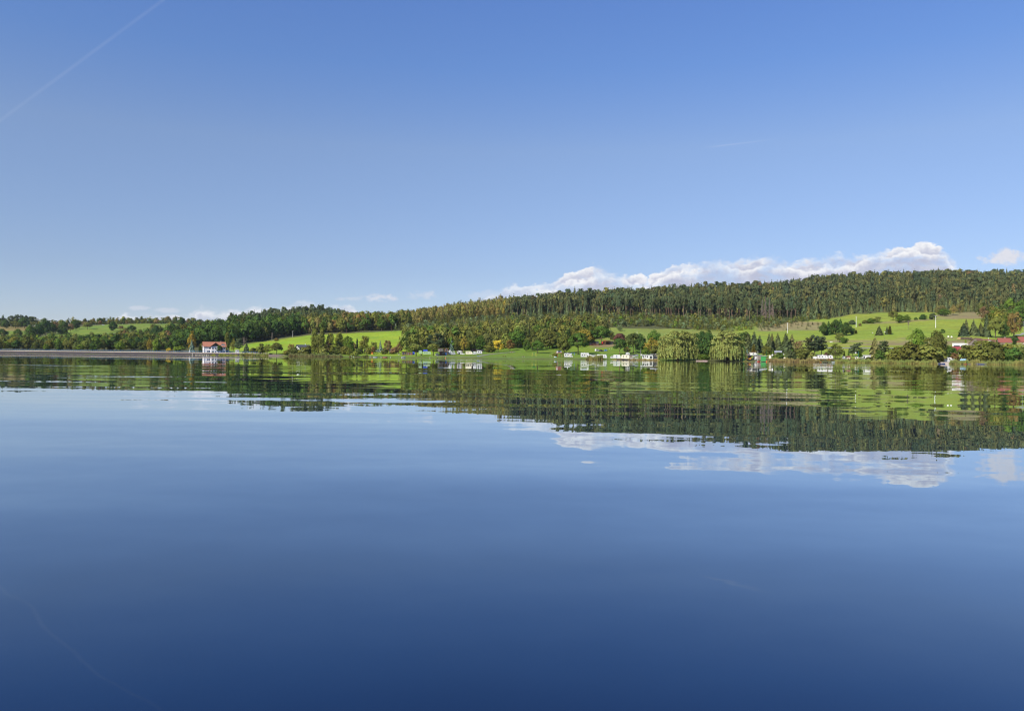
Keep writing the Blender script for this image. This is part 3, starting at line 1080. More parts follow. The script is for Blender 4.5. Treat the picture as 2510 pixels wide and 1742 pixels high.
TNAME = {'broad': 'broadleaf_tree', 'round': 'broadleaf_tree', 'airy': 'broadleaf_tree', 'umbrella': 'umbrella_tree', 'shrub': 'shrub', 'spruce': 'spruce_tree',
         'larch': 'larch_tree', 'youngpine': 'young_pine_tree', 'thuja': 'thuja_tree', 'pine': 'pine_tree', 'scots': 'pine_tree', 'willow': 'willow_tree',
         'poplar': 'poplar_tree', 'deadspruce': 'dead_spruce_tree', 'snag': 'dead_tree'}


def jit(c, s=0.1):
    v = rng.normal(1, s)
    h = rng.normal(0, s * 0.5)
    return (max(0.005, c[0] * v * (1 + h)), max(0.005, c[1] * v), max(0.004, c[2] * v * (1 - h)))


def plant(kind, P, h, w, color, label, group=None, bark=None, cat=None):
    pr = random.choice(PROTO[kind])
    nm = TNAME[kind]
    t = thing(nm, label, cat or ('shrub' if kind == 'shrub' else 'tree'), P, random.uniform(0, 6.28), group)
    t.empty_display_size = 1
    tr = link('stem' if kind == 'shrub' else 'trunk', pr.tme, t)
    cr = link('foliage' if kind == 'shrub' else ('twigs' if kind in ('deadspruce', 'snag') else 'crown'), pr.me, t)
    cr.scale = (w, w, h)
    tw = (w + h) * 0.5 if kind in ('broad', 'round', 'airy', 'umbrella', 'shrub', 'willow') else min(w * 1.0, h * 0.4)
    if kind == 'pine':
        tw = h * 0.24
    tr.scale = (tw, tw, h)
    cr.color = (*jit(COLS_LEAF[color] if isinstance(color, str) else color, 0.03 if kind == 'willow' else 0.1), 1)
    bk = BARKS.get(bark or ('pine' if kind in ('pine',) else 'gy' if kind in ('deadspruce', 'snag') else 'def'))
    tr.color = (*jit(bk, 0.06), 1)
    return t


def tree(kind, px, rb, rt, wpx, color, label, group=None, bark=None, dmin=3.0):
    """tree by photo column, ground row, top row and crown width in photo pixels, standing on the terrain"""
    P = spot(px, rb, dmin)
    k = P.y / F
    if kind in ('spruce', 'poplar', 'thuja'):
        wpx *= 1.15
    return plant(kind, P - Vector((0, 0, 0.1)), (rb - rt) * k, wpx * k, color, label, group, bark)


def merge(name, items, label, cat, mat_, group=None):
    """items: (list of Proto, positions, heights, widths, colours) -> ONE stuff object"""
    Vs, Ts = [], []
    for protos, P, Hh, Ww, Cc in items:
        pi = rng.integers(0, len(protos), len(P))
        for i, pr in enumerate(protos):
            s = pi == i
            n = int(s.sum())
            if not n:
                continue
            yaw = rng.uniform(0, 6.28, n)
            c, sn = np.cos(yaw)[:, None], np.sin(yaw)[:, None]
            v = pr.V[None]
            x = (v[..., 0] * c - v[..., 1] * sn) * Ww[s][:, None] + P[s, 0][:, None]
            y = (v[..., 0] * sn + v[..., 1] * c) * Ww[s][:, None] + P[s, 1][:, None]
            z = v[..., 2] * Hh[s][:, None] + P[s, 2][:, None]
            Vs.append(np.stack([x, y, z], -1).reshape(-1, 3))
            Ts.append((pr.T[None] * Cc[s][:, None, :]).reshape(-1, 3))
    V = np.concatenate(Vs)
    T = np.concatenate(Ts)
    me = mesh_np(name, V, np.arange(len(V)).reshape(-1, 4), T)
    me.materials.append(mat_)
    o = link(name, me)
    return tag(o, label, cat, group, 'stuff')


def scatter(a0, a1, dlo, dhi, n, jitter_row=None):
    """random ground points between photo columns a0..a1 and distances dlo(a)..dhi(a), even per ground area"""
    out = []
    cells = set()
    tries = 0
    while len(out) < n and tries < n * 12:
        tries += 1
        a = rng.uniform(a0, a1)
        lo, hi = dlo(a), dhi(a)
        D = math.sqrt(rng.uniform(lo * lo, hi * hi))
        x = (a - CX) / F * D
        key = (int(x // jitter_row), int(D // jitter_row)) if jitter_row else None
        if key in cells:
            continue
        if jitter_row:
            cells.add(key)
        out.append((a, x, D))
    A = np.array(out)
    z = zat(A[:, 0], A[:, 2])
    return A[:, 0], np.stack([A[:, 1], A[:, 2], z - 0.2], -1)

# ------------------------------------------------------------------ woods on the hills (the mass of them)
def itp(xs, ys):
    return lambda a: float(np.interp(a, xs, ys))


def palette(n, choices, s=0.14):
    """choices: (colour, weight) -> n x 3 colours with jitter"""
    w = np.array([c[1] for c in choices], float)
    k = rng.choice(len(choices), n, p=w / w.sum())
    base = np.array([COLS_LEAF[c[0]] if isinstance(c[0], str) else c[0] for c in choices])[k]
    v = rng.normal(1, s, (n, 1))
    h = rng.normal(0, s * 0.5, (n, 1))
    return np.clip(base * v * np.concatenate([1 + h, np.ones((n, 1)), 1 - h], 1), 0.008, 1)


dedge = itp(DEDGE_A, DEDGE_D)


def build_woods():
    # right-hand ridge: spruce and pine with some larch
    a, P = scatter(1235, 2900, lambda q: dedge(q) + 14, lambda q: 1440, 3900, 8.6)
    n = len(P)
    yel = 0.5 + 0.5 * np.sin(P[:, 0] * 0.021 + 1.0) * np.sin(P[:, 1] * 0.017)
    Hh = rng.normal(22, 2.2, n).clip(15, 28)
    Hh *= np.interp(a, [1235, 1400, 2100, 2900], [0.82, 1.0, 1.0, 1.0])
    back = P[:, 1] - np.interp(a, DEDGE_A, DEDGE_D)
    tier = np.interp(back, [10, 140], [0.58, 1.0])
    Hh *= np.where(a > 1950, tier, 1.0) * rng.choice([0.8, 1.0, 1.0, 1.1], n)
    Ww = np.clip(Hh * rng.uniform(0.40, 0.54, n), 6.5, 12)
    col = palette(n, [('sp', 6), ('spo', 3.4), ('spd', 2.4), ('la', 0.4), ('br', 0.12)], 0.09)
    lar = rng.uniform(size=n) < 0.06 + 0.16 * (yel > 0.8)
    col[lar] = palette(int(lar.sum()), [('la', 2), ('spo', 3)], 0.09)
    col *= 0.80
    typ = np.where(lar, 1, np.where(rng.uniform(size=n) < 0.5, 2, 0))
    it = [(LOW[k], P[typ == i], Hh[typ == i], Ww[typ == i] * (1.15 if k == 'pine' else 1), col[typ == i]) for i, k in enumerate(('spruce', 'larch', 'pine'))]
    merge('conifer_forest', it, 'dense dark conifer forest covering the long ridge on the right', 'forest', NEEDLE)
    # golden birch wood left of it
    a, P = scatter(955, 1250, itp([955, 1100, 1250], [935, 985, 985]), itp([955, 1250], [1180, 1180]), 620, 6.0)
    n = len(P)
    Hh = rng.normal(15.5, 1.6, n) * np.interp(a, [955, 1250], [0.95, 1.05])
    back = P[:, 1] - np.interp(a, DEDGE_A, DEDGE_D)
    tier = np.interp(back, [10, 140], [0.58, 1.0])
    Hh *= np.where(a > 1950, tier, 1.0) * rng.choice([0.8, 1.0, 1.0, 1.1], n)
    Ww = np.clip(Hh * rng.uniform(0.40, 0.54, n), 6.5, 12)
    col = palette(n, [('bi', 6), ('oy', 0.4), ('la', 2.5), ('ol', 2)], 0.09)
    merge('birch_wood', [(LOW['birch'], P, Hh, Ww, col)], 'golden autumn birch wood on the ridge above the crop field', 'wood', LEAF)
    # young plantation on the slope below the tall forest
    a, P = scatter(965, 2030, itp([965, 1060, 1150, 1250, 1400, 1500, 1600, 1700, 1800, 1870, 1950, 2030], [905, 880, 850, 830, 770, 778, 800, 760, 740, 800, 850, 850]),
                   lambda q: dedge(q) + 10, 2300, 4.2)
    n = len(P)
    k = rng.uniform(size=n) < 0.62
    Hh = rng.normal(6.0, 1.5, n).clip(2.5, 10.5)
    lowz = (a > 1780) & (P[:, 1] < 850)
    Hh[lowz] *= 0.7
    Ww = Hh * rng.uniform(0.5, 0.75, n)
    col = palette(n, [('yp', 6), ('ol', 3), ('la', 2), ('bi', 0.7), ('sp', 2), ('bg', 1)])
    merge('young_plantation', [(LOW['young'], P[k], Hh[k] * 1.15, Ww[k], col[k]), (LOW['scrub'], P[~k], Hh[~k] * 0.85, Ww[~k] * 1.1, col[~k])],
          'young pine and birch regrowth covering the slope below the tall forest', 'young forest', LEAF)
    # wooded knoll behind the crop field: pines on top, autumn broadleaves below
    a, P = scatter(560, 1000, itp([560, 640, 730, 800, 870, 1000], [930, 940, 900, 905, 900, 930]), itp([560, 650, 790, 880, 1000], [1080, 1130, 1160, 1130, 1150]), 1050, 6.5)
    n = len(P)
    D = P[:, 1]
    topz = (D > 985) & (a < 845)
    k = topz & (rng.uniform(size=n) < 0.75)
    Hh = np.where(k, rng.normal(20, 2.6, n), rng.normal(15.5, 2.4, n)).clip(9, 26)
    Ww = np.where(k, Hh * rng.uniform(0.26, 0.36, n), Hh * rng.uniform(0.5, 0.72, n))
    col = palette(n, [('dol', 4), ('ol', 5), ('bi', 1.6), ('or', 0.6), ('g', 1.6), ('dk', 1)], 0.09)
    left = a < 735
    col[left & ~k] = palette(int((left & ~k).sum()), [('dk', 4), ('g', 3), ('dol', 2), ('ol', 0.8)])
    col[k] = palette(int(k.sum()), [('sp', 4), ('pn', 3), ('spd', 2), ('spo', 1)])
    k2 = k & (rng.uniform(size=n) < 0.5)
    k1 = k & ~k2
    merge('mixed_wood', [(LOW['broad'], P[~k], Hh[~k], Ww[~k], col[~k]), (LOW['spruce'], P[k1], Hh[k1], Ww[k1], col[k1]), (LOW['pine'], P[k2], Hh[k2], Ww[k2] * 1.2, col[k2])],
          'wooded knoll of dark pines and autumn broadleaves behind the crop field', 'wood', LEAF)
    # dark oak wood left of the field, and the belt of trees behind the dam
    a, P = scatter(430, 735, itp([430, 560, 620, 735], [770, 800, 832, 905]), itp([430, 735], [1000, 1010]), 330, 8.5)
    n = len(P)
    Hh = rng.normal(17.5, 2, n).clip(12, 22) * np.interp(a, [430, 520, 735], [0.78, 1.0, 1.0])
    Ww = Hh * rng.uniform(0.62, 0.85, n)
    merge('oak_wood', [(LOW['broad'], P, Hh, Ww, palette(n, [('dk', 8), ('g', 3), ('dol', 1)]))], 'dark green oak wood behind the white house', 'wood', LEAF)
    a, P = scatter(-420, 470, itp([-420, 470], [775, 735]), itp([-420, 60, 120, 200, 260, 340, 470], [960, 900, 880, 905, 950, 1010, 1130]), 560, 8.0)
    n = len(P)
    Hh = rng.normal(10.5, 2.0, n).clip(5, 16) * np.interp(P[:, 1], [740, 1100], [0.9, 1.1])
    Ww = Hh * rng.uniform(0.65, 0.95, n)
    merge('broadleaf_wood', [(LOW['broad'], P, Hh, Ww, palette(n, [('dol', 4), ('dk', 3), ('g', 4), ('ol', 3), ('br', 0.4), ('bg', 0.8)]))],
          'belt of olive green broadleaf trees rising behind the dam', 'wood', LEAF)
    # treeline on the far left crest
    a, P = scatter(-420, 545, itp([-420, 60, 90, 190, 545], [1330, 1330, 1405, 1410, 1412]), itp([-420, 545], [1460, 1460]), 330, 7.0)
    n = len(P)
    Hh = rng.normal(10.5, 2.2, n).clip(6, 16) * np.interp(a, [0, 85, 110, 545], [1.3, 1.3, 0.95, 1.0])
    Ww = Hh * rng.uniform(0.5, 0.85, n)
    a2, P2 = scatter(185, 560, lambda q: 1398.0, lambda q: 1412.0, 190, 4.0)
    m2 = len(P2)
    H2 = rng.normal(6.0, 1.4, m2).clip(3, 9)
    merge('crest_treeline', [(LOW['scrub'], P, Hh, Ww, palette(n, [('dol', 4), ('dk', 2), ('ol', 4), ('bi', 1), ('pn', 1)])),
                             (LOW['scrub'], P2, H2, H2 * rng.uniform(1.0, 1.5, m2), palette(m2, [('dol', 4), ('dk', 2), ('ol', 3), ('br', 0.8)]))],
          'thin treeline along the far left crest', 'treeline', LEAF)
    # understorey filling the park and the village edge
    a, P = scatter(990, 1480, itp([990, 1180, 1250, 1300, 1400, 1480], [628, 632, 650, 672, 686, 692]), itp([990, 1250, 1480], [760, 790, 740]), 380, 6.5)
    n = len(P)
    Hh = rng.normal(13.5, 2.6, n).clip(7, 20)
    Ww = Hh * rng.uniform(0.55, 0.8, n)
    merge('park_wood', [(LOW['broad'], P, Hh, Ww, palette(n, [('ol', 5), ('dol', 4), ('yg', 0.8), ('g', 2), ('or', 0.25), ('la', 2)], 0.09))],
          'mixed autumn wood filling the slope behind the campsite', 'wood', LEAF)
    a, P = scatter(2405, 2900, itp([2405, 2900], [690, 620]), itp([2405, 2440, 2900], [760, 800, 800]), 150, 6.5)
    n = len(P)
    Hh = rng.normal(13, 2.4, n).clip(8, 19)
    merge('village_wood', [(LOW['broad'], P, Hh, Hh * rng.uniform(0.55, 0.8, n), palette(n, [('g', 3), ('dol', 3), ('ol', 3), ('or', 0.8), ('dk', 2)]))],
          'dense broadleaf wood on the slope above the red roofs', 'wood', LEAF)
    a, P = scatter(2410, 2900, lambda q: shore(q) + 14, lambda q: shore(q) + 70, 150, 4.5)
    n = len(P)
    Hh = rng.normal(8.6, 1.3, n).clip(5, 11)
    merge('shore_thicket', [(LOW['scrub'], P, Hh, Hh * rng.uniform(0.9, 1.3, n), palette(n, [('ol', 4), ('dol', 3), ('g', 2), ('yg', 1)]))],
          'olive thicket of bushes behind the reeds at the right edge', 'thicket', LEAF)
    a, P = scatter(1700, 1830, lambda q: shore(q) + 30, lambda q: shore(q) + 150, 110, 5.0)
    n = len(P)
    Hh = rng.normal(9, 2, n).clip(4, 14)
    merge('willow_backwood', [(LOW['broad'], P, Hh, Hh * rng.uniform(0.6, 0.9, n), palette(n, [('dol', 1), ('dk', 6), ('g', 1)]))],
          'dark mixed wood between and behind the two willows', 'wood', LEAF)


build_woods()

# ------------------------------------------------------------------ trees one can tell apart
def edge_trees():
    # tall pines with bare trunks along the forest edge
    for i in range(96):
        px = 1480 + (i + rng.uniform(0, 0.9)) * (1960 - 1480) / 96
        D = dedge(px) + rng.uniform(-4, 26)
        h = rng.normal(24, 2)
        plant('pine', on(px, D), h, h * 0.24, 'pn' if rng.uniform() < .5 else 'sp', 'tall pine with a bare reddish trunk at the lower edge of the forest', 'pines along the forest edge')
    for i in range(66):
        px = 1250 + (i + rng.uniform(0, 0.9)) * 230 / 66
        D = dedge(px) + rng.uniform(-4, 40)
        h = rng.normal(20, 2)
        plant('pine' if i % 2 else 'spruce', on(px, D), h, h * 0.27, ('pn', 'sp', 'spd', 'spo')[i % 4], 'conifer in the ragged forest front left of the tall bare pines', 'conifers of the left forest front')
    for i in range(70):
        px = 1960 + (i + rng.uniform(0, 0.9)) * (2420 - 1960) / 70
        D = dedge(px) + rng.uniform(0, 22)
        h = rng.normal(14, 2.5) if px > 2030 else rng.normal(20, 2.5)
        if 2040 < px < 2190:
            h *= 0.62
        plant('spruce', on(px, D), h, h * rng.uniform(0.42, 0.56), ('sp', 'sp', 'pn', 'spo')[i % 4], 'spruce standing in the forest front above the meadow', 'spruces of the right forest front')
    for i in range(120):
        px = 1260 + (i + rng.uniform(0, 0.9)) * 1250 / 120
        D = float(np.interp(px, [1260, 1500, 1700, 1900, 2100, 2510], [1110, 1130, 1215, 1300, 1370, 1370])) + rng.uniform(-30, 20)
        h = rng.normal(22.5, 3) * float(np.interp(px, [1260, 1400], [0.85, 1]))
        kd = 'spruce' if rng.uniform() < 0.85 else ('larch' if rng.uniform() < 0.6 else 'pine')
        plant(kd, on(px, D), h, h * rng.uniform(0.28, 0.38), {'spruce': 'sp', 'larch': 'la', 'pine': 'pn'}[kd], 'conifer standing on the skyline of the right ridge', 'skyline conifers of the right ridge')
    for px, h, w in ((1868, 25, 6.5), (1876, 28, 7.5), (1886, 26, 6), (1893, 20, 8)):
        plant('deadspruce', on(px, dedge(px) - 6), h, w, 'gy', 'bare grey dead spruce in the forest edge above the dry slope', 'dead spruces in the forest edge')
    for i in range(26):
        px = 690 + (i + rng.uniform(0, 0.8)) * 5.6
        h = rng.normal(20.5, 1.8) * (0.85 if px < 730 or px > 805 else 1.05)
        plant('pine' if i % 3 else 'spruce', on(px, 1090 + rng.uniform(-25, 25)), h, h * 0.36, ('pn', 'sp', 'spd')[i % 3], 'dark pine on the crown of the wooded knoll', 'pines on the knoll')
    for i in range(24):
        px = 965 + i * 11.6 + rng.uniform(-4, 4)
        D = float(np.interp(px, [965, 1100, 1250], [1085, 1110, 1120]))
        plant('airy', on(px, D), rng.normal(15.5, 1.2), rng.normal(7, 1), 'bi', 'golden birch on the skyline above the crop field', 'birches on the skyline', 'birch')
    for i in range(16):
        px = 738 + i * 14 + rng.uniform(-4, 4)
        h = rng.normal(15.5, 1.8)
        plant('broad' if i % 2 else 'airy', on(px, float(np.interp(px, EDGE_A, [800, 832, 905, 902, 897, 905, 930])) + rng.uniform(4, 18)), h, h * rng.uniform(0.55, 0.8), ('dol', 'or', 'ol', 'bi', 'g')[i % 5],
              'autumn broadleaf at the upper edge of the crop field', 'broadleaves above the crop field')
    for i in range(22):
        px = 470 + i * 12 + rng.uniform(-4, 4)
        h = rng.normal(18, 1.5) * (0.8 if px < 500 else 1)
        plant('broad', on(px, float(np.interp(px, [470, 560, 620, 735], [785, 808, 838, 905])) + rng.uniform(0, 14)), h, h * rng.uniform(0.7, 0.9), ('dk', 'dk', 'g')[i % 3],
              'large dark green oak in the front of the wood behind the white house', 'oaks behind the white house')
    for i in range(34):
        px = -10 + i * 13.2 + rng.uniform(-5, 5)
        h = rng.normal(9.0, 1.6)
        plant('broad' if i % 3 else 'shrub', on(px, 690 + rng.uniform(0, 60)), h, h * rng.uniform(0.8, 1.2), ('dol', 'ol', 'bg', 'ol', 'dk', 'g', 'dol')[i % 7],
              'broadleaf tree in the front row of the belt behind the dam', 'front row of trees behind the dam')
    for i in range(22):
        px = 196 + i * 15.5 + rng.uniform(-5, 5)
        h = rng.normal(10.5, 1.5)
        plant('broad' if i % 3 else 'shrub', on(px, 1405 + rng.uniform(-4, 12)), h, h * rng.uniform(0.6, 0.95), ('ol', 'dol', 'bi', 'dk')[i % 4],
              'small tree in the row along the far left crest', 'trees along the far left crest')
    for i in range(16):
        px = 1258 + i * 12.4 + rng.uniform(-4, 4)
        h = rng.normal(13, 1.5)
        plant('broad', on(px, 662 + rng.uniform(-12, 26)), h, h * rng.uniform(0.75, 0.95), ('dol', 'g', 'ol', 'dk')[i % 4], 'leafy tree in the dense belt behind the campsite lawn', 'tree belt behind the lawn')
    # scattered young pines on the dry slope
    n = 0
    while n < 40:
        px, r = rng.uniform(1862, 2008), rng.uniform(794, 811)
        if rng.uniform() > (1.05 - (px - 1862) / 260) * (0.5 + (811 - r) / 34):
            continue
        n += 1
        P = spot(px, r)
        h = rng.uniform(2.0, 4.2)
        plant('youngpine', P, h, h * rng.uniform(0.75, 1.0), 'yp', 'young bushy pine standing alone on the dry grass slope below the forest', 'scattered young pines on the dry slope')
    for i in range(110):
        px = 1000 + rng.uniform(0, 860)
        D = float(np.interp(px, [1000, 1250, 1400, 1500, 1600, 1700, 1800, 1870], [890, 840, 785, 790, 810, 790, 790, 820])) + rng.uniform(0, 50)
        h = rng.uniform(4, 8.5)
        plant('youngpine' if i % 3 else 'shrub', on(px, D), h, h * rng.uniform(0.55, 0.9), ('yp', 'ol', 'yp', 'la', 'bg')[i % 5], 'young tree of the regrowth on the slope below the forest', 'front of the regrowth slope')


edge_trees()

